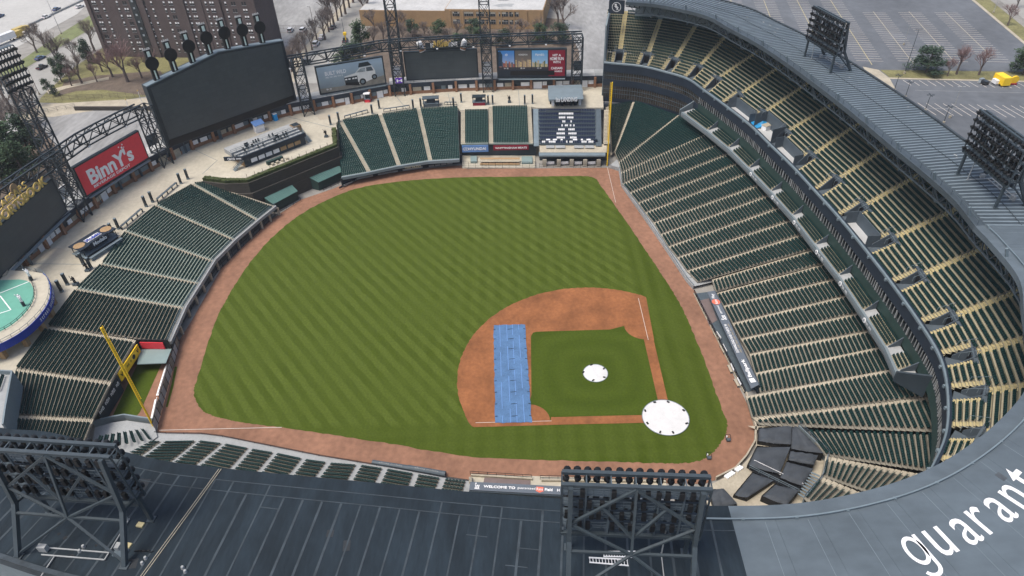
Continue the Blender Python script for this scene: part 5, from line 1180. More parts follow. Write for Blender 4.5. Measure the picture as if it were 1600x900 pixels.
# storefront wall round the concourse
t = empty('concourse_wall', outer[9], 'long wall of brick piers, white panels and dark fascia round the outfield concourse', 'wall')
s = 6.0; k = 0; TOT = OL[-1]
while s < TOT-1:
    e = min(s+random.choice((6.4, 7.2, 8.0)), TOT); A, i = along(outer, OL, s); B_, j = along(outer, OL, e); d = (B_-A); L = d.length; dn = d.normalized(); nn = V(-dn.y, dn.x, 0); nn = nn if nn.dot(A-V(30, 30, 0)) > 0 else -nn; ang = math.atan2(dn.y, dn.x)
    b = MB(); b.box(A+V(0, 0, 1.9)-nn*.1, (.8, .8, 3.8), ang); b.build('brick_pier', M['brick'], t)
    b = MB(); b.wall(A+nn*.5, B_+nn*.5, ZC, ZC+1.1, .35); b.build('brick_base', M['brick'], t)
    b = MB(); b.wall(A+nn*.75, B_+nn*.75, ZC, ZC+2.9, .3); b.build('back_panel', M['wall_dark'], t)
    x = .8
    while x < L-1.2:
        w_ = random.choice((1.5, 2.2, 3.0)); w_ = min(w_, L-.5-x)
        if random.random() < .88: b = MB(); b.wall(A+dn*x+nn*.42, A+dn*(x+w_)+nn*.42, ZC+(1.1 if random.random() < .8 else 0), ZC+2.6, .3); b.build('shutter_panel', random.choice((M['white_paint'], M['concrete_pale'], M['seat_white'], M['steel_grey'])), t)
        x += w_+random.choice((.25, .5, .9))
    b = MB(); b.wall(A+nn*.5, B_+nn*.5, ZC+2.6, ZC+4.0, 1.2); b.build('fascia', M['navy'], t)
    b = MB(); b.slab((A+nn*.2)[:2]+(ZC+4.15,), (B_+nn*.2)[:2]+(ZC+4.15,), (B_+nn*6)[:2]+(ZC+4.15,), (A+nn*6)[:2]+(ZC+4.15,), .12); b.build('stand_roof', M['concrete_grey'] if k % 3 else M['snow_roof'], t)
    s = e; k += 1
rail(t, [q+V(0, 0, 4.1) for q in [out_n(i, .3) for i in range(len(outer))]], .8, 4.0, 'steel')
# ---- boards
def board(name, bl, br, zb, zt, label, mat, cat='scoreboard', depth=1.0, frame=.45, group=None, zt2=None):
    A, B_ = at(*bl, zb), at(*br, zb); d = (B_-A); L = d.length; dn = d.normalized(); nn = V(-dn.y, dn.x, 0); nn = nn if nn.dot(V(30, 30, 0)-A) > 0 else -nn
    t = empty(name, V((A.x+B_.x)/2, (A.y+B_.y)/2, ZC+4.1), label, cat, group)
    b = MB(); b.wall(A-nn*(depth/2+.05)-dn*frame, B_-nn*(depth/2+.05)+dn*frame, zb-frame, zt+frame, depth); b.build('cabinet', M['steel_dark'], t)
    b = MB(); b.wall(A, B_, zb, zt, .1); b.build('screen', mat, t)
    for f in (.15, .5, .85): q = lerp(A, B_, f)-nn*1.0; b = MB(); b.bar(V(q.x, q.y, ZC+.2), V(q.x, q.y, zb+.2), .5); b.build('support', M['steel'], t)
    b = MB(); b.wall(A+nn*.4, B_+nn*.4, zb-.9, zb-.7, .9); b.build('catwalk', M['steel_grey'], t)
    return t, A, B_, dn, nn
BG = 'boards round the outfield'
t, A, B_, dn, nn = board('scoreboard', (136, 305), (231, 246), 13.7, 21.6, 'bright red advertising board with white lettering', M['red'], group=BG)
def on(f, z, o=.08): q = lerp(A, B_, f)+nn*o; return V(q.x, q.y, z)
place_text("BinnY's", on(.46, 17.6), dn, V(0, 0, 1), 15.5, M['white_paint'], t, 4.4, bold=.035, extrude=.01)
place_text('BEVERAGE DEPOT', on(.42, 14.7), dn, V(0, 0, 1), 13.0, M['white_paint'], t, .75, bold=.02, extrude=.01)
for k, (f, z, r_) in enumerate(((.66, 19.6, .25), (.69, 20.2, .3), (.65, 20.7, .2), (.71, 20.9, .22), (.675, 19.1, .18), (.72, 20.0, .16))):
    b = MB(); c = on(f, z, .07); b.tube(c, c+nn*.03, r_, n=10); b.build('bubble_mark', M['white_paint'], t)
t, A, B_, dn, nn = board('scoreboard', (-30, 462), (104, 329), 13.6, 22.4, 'dark screen under gold sportsbook lettering at the left edge', M['screen'], group=BG)
place_text('SPORTSBOOK', on(.655, 23.75), dn, V(0, 0, 1), 20.5, M['gold'], t, 2.3, bold=.03, extrude=.12); place_text('CAESARS', on(.60, 26.1), dn, V(0, 0, 1), 11.5, M['gold'], t, 1.7, bold=.0, extrude=.12)
b = MB(); q = on(.66, 27.0, -.2); b.tube(q, q+nn*.15, 1.2, n=16); b.build('coin_emblem', M['brick_tan'], t)
# printed picture boards
def gradient_mat(name, c0, c1, axis=2, lo=0.0, hi=1.0, noise=.4):
    m = bpy.data.materials.new(name); m.use_nodes = True; nt = m.node_tree; N = nt.nodes; Lk = nt.links; bs = N['Principled BSDF']; bs.inputs['Roughness'].default_value = .5
    g = N.new('ShaderNodeTexCoord'); sp = N.new('ShaderNodeSeparateXYZ'); Lk.new(g.outputs['Generated'], sp.inputs[0]); nz = N.new('ShaderNodeTexNoise'); nz.inputs['Scale'].default_value = 3; nz.inputs['Detail'].default_value = 4; Lk.new(g.outputs['Generated'], nz.inputs['Vector'])
    ad = N.new('ShaderNodeMath'); ad.operation = 'MULTIPLY_ADD'; Lk.new(nz.outputs['Fac'], ad.inputs[0]); ad.inputs[1].default_value = noise; Lk.new(sp.outputs[axis], ad.inputs[2])
    mr = N.new('ShaderNodeMapRange'); mr.inputs['From Min'].default_value = lo+noise*.5; mr.inputs['From Max'].default_value = hi+noise*.5; Lk.new(ad.outputs[0], mr.inputs[0])
    mx = N.new('ShaderNodeMix'); mx.data_type = 'RGBA'; mx.inputs['A'].default_value = (*c0, 1); mx.inputs['B'].default_value = (*c1, 1); Lk.new(mr.outputs[0], mx.inputs['Factor']); Lk.new(mx.outputs['Result'], bs.inputs['Base Color']); return m
t, A, B_, dn, nn = board('scoreboard', (502, 146), (602, 129), 13.9, 22.6, 'picture board showing a white off-road car in blue mist', gradient_mat('misty_print', (.16, .2, .22), (.36, .46, .55), 2, .1, .9), group=BG)
Lb = (B_-A).length
place_text('BUILT WILD', on(.27, 20.2), dn, V(0, 0, 1), Lb*.32, M['white_paint'], t, 1.35, bold=.02, extrude=.01); scribble(on(.24, 18.9), dn, V(0, 0, 1), Lb*.26, .5, M['white_paint'], t, 4); scribble(on(.13, 14.9, .1), dn, V(0, 0, 1), Lb*.08, .6, M['white_paint'], t, 2)
def flat(nm, pts, mt, o=.07):
    b = MB(); b.poly([on(f, z, o) for f, z in pts]); ob = b.build(nm, mt, t); return ob
flat('print_ground', [(0, 13.9), (1, 13.9), (1, 16.6), (.62, 15.6), (.3, 15.2), (0, 15.5)], nmat('print_mud', (.2, .19, .165), .6, .25, .5), .06)
flat('print_car_body', [(.38, 15.6), (.62, 14.9), (.86, 16.2), (.87, 18.6), (.83, 20.6), (.64, 20.5), (.56, 18.9), (.39, 18.3)], nmat('print_white', (.62, .63, .62), .5, .08, .6), .075)
flat('print_car_grille', [(.385, 16.0), (.585, 15.6), (.585, 18.0), (.385, 17.9)], M['steel_dark'], .085)
flat('print_car_glass', [(.575, 19.0), (.66, 20.2), (.725, 20.2), (.72, 18.9)], M['glass_pale'], .085); flat('print_car_glass', [(.735, 18.9), (.74, 20.25), (.82, 20.3), (.845, 18.8)], M['steel'], .085)
flat('print_roof_rack', [(.62, 20.6), (.64, 22.0), (.78, 22.1), (.83, 20.7)], M['steel_dark'], .085); flat('print_bumper', [(.385, 15.3), (.6, 14.5), (.6, 15.7), (.385, 16.2)], M['black'], .09)
for f, z, r_ in ((.655, 15.6, 1.15), (.845, 16.6, .95)): b = MB(); c = on(f, z, .08); b.tube(c, c+nn*.02, r_, n=14); b.build('print_wheel', M['black'], t); b = MB(); b.tube(c+nn*.02, c+nn*.03, r_*.55, n=12); b.build('print_rim', M['steel_grey'], t)
b = MB()
for f in (.41, .46, .52, .56): b.box(on(f, 17.2, .1), (.7, .04, .4), math.atan2(dn.y, dn.x))
b.build('print_lamps', M['white_paint'], t, kind='stuff')
t, A, B_, dn, nn = board('scoreboard', (637, 124), (746, 119), 13.7, 22.8, 'blank dark screen under the beer can sign', M['screen'], group=BG)
place_text("IT'S", on(.42, 25.0, -.3), dn, V(0, 0, 1), 2.2, M['white_paint'], t, 1.6, bold=.04, extrude=.1); place_text('Miller', on(.53, 25.6, -.1), dn+V(0, 0, .12), V(0, 0, 1), 6.4, M['gold'], t, 2.4, bold=.03, shear=.3, extrude=.1); place_text('TIME', on(.68, 25.0, -.3), dn, V(0, 0, 1), 3.4, M['white_paint'], t, 1.6, bold=.04, extrude=.1)
b = MB(); b.wall(on(.3, 23.4, -.5), on(.78, 23.4, -.5), 23.3, 25.9, .2); b.build('sign_backing', M['steel_dark'], t)
for f, tilt in ((.25, -.25), (.82, .25)):
    c = on(f, 23.2, -.2); ax = (V(0, 0, 1)+dn*tilt).normalized(); b = MB(); b.tube(c, c+ax*3.2, .95, n=14); b.tube(c+ax*3.2, c+ax*3.5, .95, .7, n=14); b.build('beer_can', M['white_paint'], t); place_text('LITE', c+ax*2.0+nn*1.0, dn, ax, 1.5, M['navy'], t, .9, bold=.03); b = MB(); b.tube(c+ax*.2, c+ax*1.0, .97, n=14); b.build('can_base', M['brick'], t)
t, A, B_, dn, nn = board('scoreboard', (779, 120), (883, 119), 13.8, 23.0, 'four panel picture board with a dark red text panel', M['navy'], group=BG); Lb = (B_-A).length
pal = [((.05, .2, .5), (.3, .38, .55)), ((.1, .09, .085), (.2, .16, .13)), ((.1, .3, .55), (.35, .5, .65))]
for k, (c0, c1) in enumerate(pal):
    f0, f1 = .01+k*.247, .245+k*.247; b = MB(); b.wall(on(f0, 0, .06), on(f1, 0, .06), 16.2, 22.9, .05); b.build('picture_panel', gradient_mat('print_sky_%d' % k, c1, c0, 2, .2, .9, .2), t)
    # printed skyline: low buildings with lit fronts
    cols = [[(.3, .1, .08), (.4, .22, .14), (.1, .1, .13)], [(.5, .36, .18), (.22, .16, .12), (.4, .3, .2)], [(.5, .4, .22), (.42, .36, .25), (.12, .15, .08)]][k]; x = f0+.006; ip = 0
    flat('print_foreground', [(f0, 16.2), (f1, 16.2), (f1, 17.4), (f0, 17.4)], nmat('print_fg_%d' % k, (.035, .035, .045), .6, .3, 1.5), .095)
    while x < f1-.01:
        w_ = random.uniform(.014, .036); h = random.uniform(.6, 2.1); h = h*(1.5 if k == 1 else 1); flat('print_building', [(x, 17.2), (min(f1, x+w_), 17.2), (min(f1, x+w_), 17.4+h), (x, 17.4+h)], nmat('print_b_%d_%d' % (k, ip % 3), cols[ip % 3], .6, .35, 2), .1+.002*(ip % 4)); x += w_*.95; ip += 1
    place_text(['*', 'HORSESHOE', "Harrah's"][k], on((f0+f1)/2, 21.5, .1), dn, V(0, 0, 1), Lb*[.04, .13, .13][k], M['white_paint'], t, [.9, .5, 1.0][k], extrude=.01); scribble(on((f0+f1)/2, 16.8, .13), dn, V(0, 0, 1), Lb*.08, .45, M['white_paint'], t, 2)
    if k == 0: flat('print_tree', [(f0, 17.5), (f0+.05, 17.5), (f0+.06, 21.5), (f0+.03, 22.8), (f0, 22.5)], nmat('print_tree', (.02, .05, .09), .6, .4, 2), .115)
b = MB(); b.wall(on(.752, 0, .06), on(.995, 0, .06), 13.9, 22.9, .05); b.build('red_panel', M['red_dark'], t)
for s_, z, w_, h in (('HIT A', 21.2, .12, .8), ('HOME RUN', 20.0, .2, 1.1), ('WITH', 18.8, .11, .8), ('CAESARS', 16.7, .17, .8), ('REWARDS', 15.6, .16, .55)): place_text(s_, on(.873, z, .1), dn, V(0, 0, 1), Lb*w_, M['white_paint'], t, h, bold=.02, extrude=.01)
b = MB(); b.wall(on(.18, 0, .09), on(.84, 0, .09), 14.3, 15.9, .06); b.build('lower_screen', M['black'], t)
# ---- the great centre board with its row of pinwheel towers
A, B_ = at(266, 229, 13.2), at(462, 157, 13.2); d = B_-A; dn = d.normalized(); nn = V(-dn.y, dn.x, 0); nn = nn if nn.dot(V(30, 30, 0)-A) > 0 else -nn; L = d.length
t = empty('centre_scoreboard', (A+B_)/2, 'huge blank dark centre field board with a peaked top', 'scoreboard')
prof = [(0, 13.2), (1, 13.2), (1, 32.6), (.52, 34.9), (.0, 31.4)]
def slabp(nm, prof_, o0, o1, mt, grow=0):
    n = len(prof_); P = [lerp(A, B_, f) for f, z in prof_]; v0 = [V(p_.x, p_.y, z)+nn*o0 for p_, (f, z) in zip(P, prof_)]; v1 = [V(p_.x, p_.y, z)+nn*o1 for p_, (f, z) in zip(P, prof_)]
    b = MB(); b.add(v0+v1, [tuple(range(n)), tuple(range(2*n-1, n-1, -1))]+[(k, n+k, n+(k+1) % n, (k+1) % n) for k in range(n)]); return b.build(nm, mt, t)
slabp('cabinet', [(-.012, 12.9), (1.012, 12.9), (1.012, 32.9), (.52, 35.3), (-.012, 31.8)], -3.2, -.06, M['steel_dark'])
slabp('screen', [(.012, 15.3), (.99, 15.3), (.99, 32.3), (.52, 34.5), (.012, 31.1)], -.05, .06, M['screen'])
slabp('lower_band', [(.0, 13.2), (.995, 13.2), (.995, 15.1), (.0, 15.1)], -.05, .05, M['black'])
for f, z0, f2, z2 in ((-.012, 31.9, .52, 35.4), (.52, 35.4, 1.012, 33.0)): b = MB(); p_, q = lerp(A, B_, f), lerp(A, B_, f2); b.bar(V(p_.x, p_.y, z0)+nn*-.9, V(q.x, q.y, z2)+nn*-.9, 2.2, .3); b.build('top_ledge', M['steel_grey'], t)
for f in (.1, .37, .63, .9): p_ = lerp(A, B_, f)-nn*1.6; b = MB(); b.bar(V(p_.x, p_.y, 8.8), V(p_.x, p_.y, 13), .8); b.build('support', M['steel'], t)
for k, ((u0, v0), (u1, v1)) in enumerate((((258, 112), (250, 68)), ((286, 100), (274, 52)), ((313.5, 88.5), (300, 40)), ((336, 78), (325, 31)), ((361.5, 73.5), (351, 26)), ((387, 70.5), (378, 24)), ((411, 67.5), (403, 26)))):
    f = .075+.131*k; zt = 31.8+(35.3-31.8)*(f/.52) if f < .52 else 35.3-(35.3-32.9)*((f-.52)/.48); p_ = lerp(A, B_, f)-nn*.9; base = V(p_.x, p_.y, zt+.1)
    tw = empty('pinwheel_tower', base, 'black tower with round disc and pale light strips, %s of seven on the centre board' % ORD[k], 'tower', 'pinwheel towers on the centre board'); ang = math.atan2(dn.y, dn.x)
    b = MB(); b.box(base+V(0, 0, 4.3), (1.6, 1.0, 8.6), ang); b.build('tower_shaft', M['black'], tw)
    b = MB(); c = base+V(0, 0, 5.0)+nn*.5; b.tube(c, c+nn*.35, 1.85, n=24); b.build('disc', M['black'], tw)
    b = MB(); b.box(base+V(0, 0, 1.7)+nn*.48, (.42, .08, 2.6), ang); b.build('light_strip', nmat('strip_glass', (.7, .8, .72), .4, .08, 1), tw); b = MB(); b.box(base+V(0, 0, 7.6)+nn*.48, (.85, .08, 1.5), ang); b.build('light_strip', MATS['strip_glass'], tw)
    b = MB(); b.box(base+V(0, 0, 8.75), (2.0, .7, .12), ang)
    for j in range(4): b.box(base+V(0, 0, 8.95)+dn*(-.8+.53*j), (.28, .28, .35), ang)
    b.build('top_lamps', M['concrete_grey'], tw)
# ---- lattice: board bays, trusses and light towers
def lattice_col(t, c, w, z0, z1, bays, mt, nm='lattice', thick=.26, ang=0.0, each=True):
    C4 = [V(c.x+w/2*(sx*math.cos(ang)-sy*math.sin(ang)), c.y+w/2*(sx*math.sin(ang)+sy*math.cos(ang)), 0) for sx, sy in ((1, 1), (-1, 1), (-1, -1), (1, -1))]
    for q in C4: b = MB(); b.bar(q+V(0, 0, z0), q+V(0, 0, z1), thick*1.25); b.build('leg', mt, t)
    for k in range(bays):
        a, c_ = z0+(z1-z0)*k/bays, z0+(z1-z0)*(k+1)/bays; b = MB()
        for j in range(4):
            p_, q = C4[j], C4[(j+1) % 4]; b.bar(p_+V(0, 0, a), q+V(0, 0, c_), thick*.6); b.bar(q+V(0, 0, a), p_+V(0, 0, c_), thick*.6); b.bar(p_+V(0, 0, c_), q+V(0, 0, c_), thick*.8)
        b.build('brace_bay', mt, t)
for k, (u, v, lab) in enumerate(((118, 318, 'between the sportsbook screen and the red board'), (250, 236, 'between the red board and the centre board'), (478, 158, 'left of the car picture board'), (623, 128, 'between the car picture board and the blank screen'), (762, 122, 'between the blank screen and the four panel board'), (901, 120, 'right of the four panel board'))):
    q = at(u, v, 13.5); s = s_of(u, v, 13.5); P, i = along(outer, OL, s); tg = (outer[min(i+1, len(outer)-1)]-outer[i]).normalized(); t = empty('lattice_tower', V(q.x, q.y, ZC), 'open steel lattice '+lab, 'steel frame', 'lattice frames between the boards'); lattice_col(t, q, 3.4, ZC, 27.5, 4, M['steel_dark'], ang=math.atan2(tg.y, tg.x))
    b = MB(); n_ = (V(30, 30, 0)-q); n_.z = 0; n_.normalize(); b.box(V(q.x, q.y, 16.6)-n_*2.2, (3.0, .2, 3.4), math.atan2(tg.y, tg.x)); b.build('white_backing', M['white_paint'] if k not in (1, 5) else M['steel'], t)
    if k == 3: b = MB(); b.box(V(q.x, q.y, 14.6)+n_*1.75, (2.6, .2, 1.9), math.atan2(tg.y, tg.x)); b.build('purple_panel', nmat('purple', (.12, .03, .4), .5, .1, 1), t); place_text('H', V(q.x, q.y, 14.6)+n_*1.88, tg if tg.y < 0 else -tg, V(0, 0, 1), 1.9, M['white_paint'], t, 1.0, bold=.03)
def truss(label, s0, s1, z0, z1, off, bay=6.0):
    n = max(2, int((s1-s0)/bay)); P = []
    for k in range(n+1):
        q, i = along(outer, OL, s0+(s1-s0)*k/n); a = outer[i]; c = outer[min(i+1, len(outer)-1)]; tg = (c-a).normalized(); nn_ = V(-tg.y, tg.x, 0); nn_ = nn_ if nn_.dot(q-V(30, 30, 0)) > 0 else -nn_; P.append((q+nn_*off, q+nn_*(off+2.4)))
    t = empty('steel_truss', V(P[n//2][0].x, P[n//2][0].y, z0), label, 'truss', 'trusses over the boards')
    for k in range(n):
        b = MB()
        for j in (0, 1):
            p_, q = P[k][j], P[k+1][j]; b.bar(V(p_.x, p_.y, z0), V(q.x, q.y, z0), .32); b.bar(V(p_.x, p_.y, z1), V(q.x, q.y, z1), .36); b.bar(V(p_.x, p_.y, z0), V(p_.x, p_.y, z1), .28); b.bar(V(p_.x, p_.y, z0), V((p_.x+q.x)/2, (p_.y+q.y)/2, z1), .2); b.bar(V(q.x, q.y, z0), V((p_.x+q.x)/2, (p_.y+q.y)/2, z1), .2)
        b.bar(P[k][0][:2]+(z1,), P[k+1][1][:2]+(z1,), .14); b.bar(P[k][0][:2]+(z1,), P[k][1][:2]+(z1,), .16); b.build('truss_bay', M['steel_dark'], t)
    for k in range(0, n+1, 2): q = P[k][0]; b = MB(); b.box((q.x, q.y, z0-.2), (.6, .6, .4)); b.build('truss_lamp', M['white_paint'], t)
sL0, sL1, sC0, sC1, sR = s_of(-20, 470), s_of(258, 258), s_of(470, 177), s_of(600, 152), s_of(908, 137)
truss('steel truss over the red board and the sportsbook screen', 2, sL1, 24.3, 27.6, .4)
truss('long steel truss over the right field boards', sC0, sR, 24.6, 27.6, .4)
for k, (c, zt, lab) in enumerate((((73.2, 149.3), 42.0, 'lattice light tower with a lamp head at the left edge'), ((152.0, 69.8), 52.0, 'lattice light tower behind the car picture board'), ((152.0, 38.0), 52.0, 'lattice light tower behind the four panel board'))):
    c = V(*c, 0); t = empty('light_tower', c, lab, 'light tower', 'outfield light towers'); dirv_ = math.atan2(35-c.y, 35-c.x); lattice_col(t, c, 3.4, 0, zt, 10, M['steel_dark'], ang=dirv_, thick=.26)
    ax = V(-math.sin(dirv_), math.cos(dirv_), 0); fw = V(math.cos(dirv_), math.sin(dirv_), 0); b = MB()
    for j in range(6): z = zt+.5+j*1.7; b.bar(c+ax*-3.4+V(0, 0, z), c+ax*3.4+V(0, 0, z), .25); 
    for sg in (-3.4, -1.7, 0, 1.7, 3.4): b.bar(c+ax*sg+V(0, 0, zt), c+ax*sg+V(0, 0, zt+9.6), .2); b.bar(c+ax*sg-fw*1.3+V(0, 0, zt), c+ax*sg-fw*1.3+V(0, 0, zt+9.6), .2); b.bar(c+ax*sg-fw*1.3+V(0, 0, zt+9.5), c+ax*sg+V(0, 0, zt+9.5), .2)
    b.slab(c+ax*-3.4+V(0, 0, zt+9.7), c+ax*3.4+V(0, 0, zt+9.7), c+ax*3.4-fw*1.3+V(0, 0, zt+9.7), c+ax*-3.4-fw*1.3+V(0, 0, zt+9.7), .1); b.build('lamp_frame', M['steel'], t)
    me = [o for o in rack0.children if o.name.startswith('flood_lamp')][0].data
    for r_ in range(6):
        for j in range(8): o = bpy.data.objects.new('flood_lamp', me); COL.objects.link(o); o.parent = t; o.location = ax*(-3.2+6.4*j/7)+fw*.35+V(0, 0, zt+.8+1.65*r_); o.rotation_euler = (0, R(random.uniform(0, 18)), dirv_+R(random.uniform(-20, 20))); o.scale = (1.25, 1.25, 1.25)
# ---- concourse furniture
gp = MB(); gp.box((0, 0, 1.55), (.55, .55, 3.1)); gp_me = gp.mesh('shaft'); gp_me.materials.append(M['steel_dark']); gc = MB(); gc.box((0, 0, 3.2), (.62, .62, .2)); gc.box((0, 0, .25), (.62, .62, .5)); gc_me = gc.mesh('post_cap'); gc_me.materials.append(M['steel_grey'])
pairs = [((517, 195), (530, 190), 'at the batter eye end'), ((582, 178), (593, 170), 'above the second right field aisle'), ((646, 170), (658, 168), 'beside the drinks cart in right field'), ((709, 167), (721, 160), 'beside the black kiosk in right field'), ((763, 163.5), (770, 163), 'right of the small red stall'), ((820, 163), (832, 162), 'left of the party deck hall'), ((283, 287), (294, 280), 'at the top of the first left field aisle'), ((229, 323), (239, 316), 'at the top of the second left field aisle'), ((177, 366), (186, 358), 'behind the beer stand'), ((131, 413), (143, 420), 'in front of the beer stand'), ((97, 456), (106, 445), 'beside the blue kids deck')]
for k, (a, c, lab) in enumerate(pairs):
    for j, q in enumerate((a, c)):
        p_ = at(*q, ZC); t = empty('entrance_post', p_, '%s black entrance post of the pair %s' % (('left', 'right')[j], lab), 'post', 'black entrance posts on the concourse')
        for me, nm in ((gp_me, 'shaft'), (gc_me, 'post_cap')): o = bpy.data.objects.new(nm, me); COL.objects.link(o); o.parent = t
def kiosk(name, c, size, ang, label, body, roof, txt=None, tcol='white_paint', cat='kiosk', counter=True, rooft=None, hgt=2.8):
    p_ = at(*c, ZC); t = empty(name, p_, label, cat); w, d = size; ca = V(math.cos(ang), math.sin(ang), 0); cb = V(-math.sin(ang), math.cos(ang), 0)
    b = MB(); b.box(p_+V(0, 0, .55), (w*.92, d*.92, 1.1), ang); b.build('counter_base', M[body], t)
    for sx in (-1, 1):
        for sy in (-1, 1): q = p_+ca*(w*.45*sx)+cb*(d*.45*sy); b = MB(); b.bar(q, q+V(0, 0, hgt), .14); b.build('corner_post', M['steel_dark'], t)
    b = MB(); b.box(p_+V(0, 0, hgt+.1), (w, d, .25), ang); b.build('kiosk_roof', M[roof], t)
    b = MB(); b.box(p_+V(0, 0, 1.15), (w, d, .1), ang); b.build('counter_top', M['steel_grey'], t)
    b = MB(); b.box(p_+V(0, 0, 1.9), (w*.5, d*.5, 1.6), ang); b.build('back_bar', M['wall_dark'], t)
    return t, p_, ca, cb
an = math.atan2((at(188, 358, ZC)-at(125, 398, ZC)).y, (at(188, 358, ZC)-at(125, 398, ZC)).x)
t, p_, ca, cb = kiosk('beer_stand', (153, 388), (10.5, 4.4), an, 'long navy beer stand with white lettering behind the left field bleachers', 'wall_dark', 'navy', hgt=3.1)
for sg in (-3.9, 3.9): b = MB(); q = p_+ca*sg+V(0, 0, 3.34); b.tube(q, q+V(0, 0, .03), 1.35, n=18); b.build('bottle_cap_print', M['brick_tan'], t)
up_ = V(1, 0, 0)
xdir = -ca if (-ca).y < 0 else ca; ydir = V(-xdir.y, xdir.x, 0)
b = MB(); b.box(p_+V(0, 0, 3.3), (4.2, 1.7, .05), an); b.build('roof_print', M['white_paint'], t); place_text('Modelo', p_+V(0, 0, 3.36), xdir, ydir, 4.0, M['blue_sign'], t, 1.3, bold=.03, extrude=.01)
fn = -ydir; b = MB(); b.box(p_+fn*2.3+V(0, 0, 3.0), (5.2, .2, 1.4), an); b.build('fascia_sign', M['navy'], t); place_text('Modelo', p_+fn*2.43+V(0, 0, 3.0), xdir, V(0, 0, 1), 3.8, M['white_paint'], t, 1.0, bold=.03)
b = MB(); b.box(p_+fn*3.4+V(0, 0, 1.0), (9.5, .8, .12), an); b.box(p_+fn*3.4+V(0, 0, .5), (9.0, .3, 1.0), an); b.build('drink_rail', M['steel_grey'], t)
kiosk('ticket_stall', (575, 158), (2.6, 2.2), 0, 'small red and white stall against the concourse wall', 'red', 'white_paint', cat='stall', hgt=2.9)
kiosk('drinks_cart', (674, 165), (2.6, 5.6), R(4), 'dark open drinks stand with a flat black roof', 'steel', 'steel', cat='stand')
kiosk('snack_kiosk', (749, 163), (2.4, 4.6), 0, 'black snack kiosk with a red counter', 'red_dark', 'steel_dark')
t, p_, ca, cb = kiosk('landing_hall', (883, 156), (7.0, 11.5), 0, 'grey roofed party hall with white lettering above the navy seats', 'wall_dark', 'steel_grey', cat='hall', hgt=3.6)
b = MB(); a0, a1 = at(857, 150, ZC+3.9), at(911, 149, ZC+3.9); b.slab(a0+V(4, 0, .9), a1+V(4, 0, .9), a1-V(2.2, 0, .3), a0-V(2.2, 0, .3), .2); b.build('pitched_roof', M['steel_grey'], t); place_text('lite LANDING', (a0+a1)/2+V(-3.4, 0, .1), V(0, -1, 0), V(0, 0, 1), 7.0, M['white_paint'], t, 1.5, bold=.03)
for k in range(7): q = p_+V(-4.4, -4.6+1.5*k, 0); b = MB(); b.box(q+V(0, 0, 1.0), (.9, .9, 2.0)); b.build('bar_stool', M['white_paint'] if k in (0, 6) else M['navy'], t)
for k, (u, v, du, dv) in enumerate(((557, 181, 18, -5), (620, 172, 20, -3), (704, 164, 9, 0), (262, 303, 15, -13), (207, 345, 16, -14))):
    A, B_ = at(u-du, v-dv, ZC), at(u+du, v+dv, ZC); t = empty('drink_counter', A, 'dark standing counter behind the seats, %s' % ['nearest the batter eye in right field', 'second one in right field', 'short one beside the black kiosk', 'first one behind the left field bleachers', 'second one behind the left field bleachers'][k], 'counter', 'standing counters behind the bleachers'); b = MB(); b.bar(A+V(0, 0, 1.05), B_+V(0, 0, 1.05), .7, .1); b.build('counter_top', M['steel'], t)
    for f in (0, .25, .5, .75, 1): q = lerp(A, B_, f); b = MB(); b.box(q+V(0, 0, .5), (.5, .12, 1.0)); b.build('leg', M['steel_dark'], t)
for k, (u, v, lab) in enumerate(((138, 423, 'dark bronze statue on the pale corner beside the left field aisle'), (119, 445, 'dark bronze statue next to the pair of posts by the kids deck'), (796, 160, 'dark bronze statue alone on the right field concourse'), (510, 214, 'dark bronze statue at the right end of the centre terrace'))):
    p_ = at(u, v, ZC); t = empty('statue', p_, lab, 'statue', 'bronze statues on the concourse'); b = MB(); b.box(p_+V(0, 0, .25), (1.1, 1.1, .5)); b.build('plinth', M['steel'], t)
    b = MB(); b.tube(p_+V(0, .18, .5), p_+V(0, .14, 1.4), .12, .17, 8); b.tube(p_+V(.1, -.2, .5), p_+V(0, -.14, 1.4), .12, .17, 8); b.tube(p_+V(0, 0, 1.35), p_+V(-.05, 0, 2.05), .26, .33, 9); b.tube(p_+V(-.05, 0, 2.05), p_+V(-.08, 0, 2.2), .1, .09, 8); b.tube(p_+V(-.08, 0, 2.18), p_+V(-.08, 0, 2.48), .13, .11, 8); b.tube(p_+V(0, .3, 1.95), p_+V(-.3, .5, 1.5), .11, .09, 7); b.tube(p_+V(-.3, .5, 1.5), p_+V(-.5, .2, 1.7), .09, .07, 7); b.tube(p_+V(0, -.3, 1.95), p_+V(-.3, -.35, 1.6), .11, .09, 7); b.tube(p_+V(-.3, -.35, 1.6), p_+V(-.5, .15, 1.7), .09, .07, 7); b.bar(p_+V(-.5, .1, 1.7), p_+V(.1, .7, 2.6), .09); b.build('figure', M['black'], t)
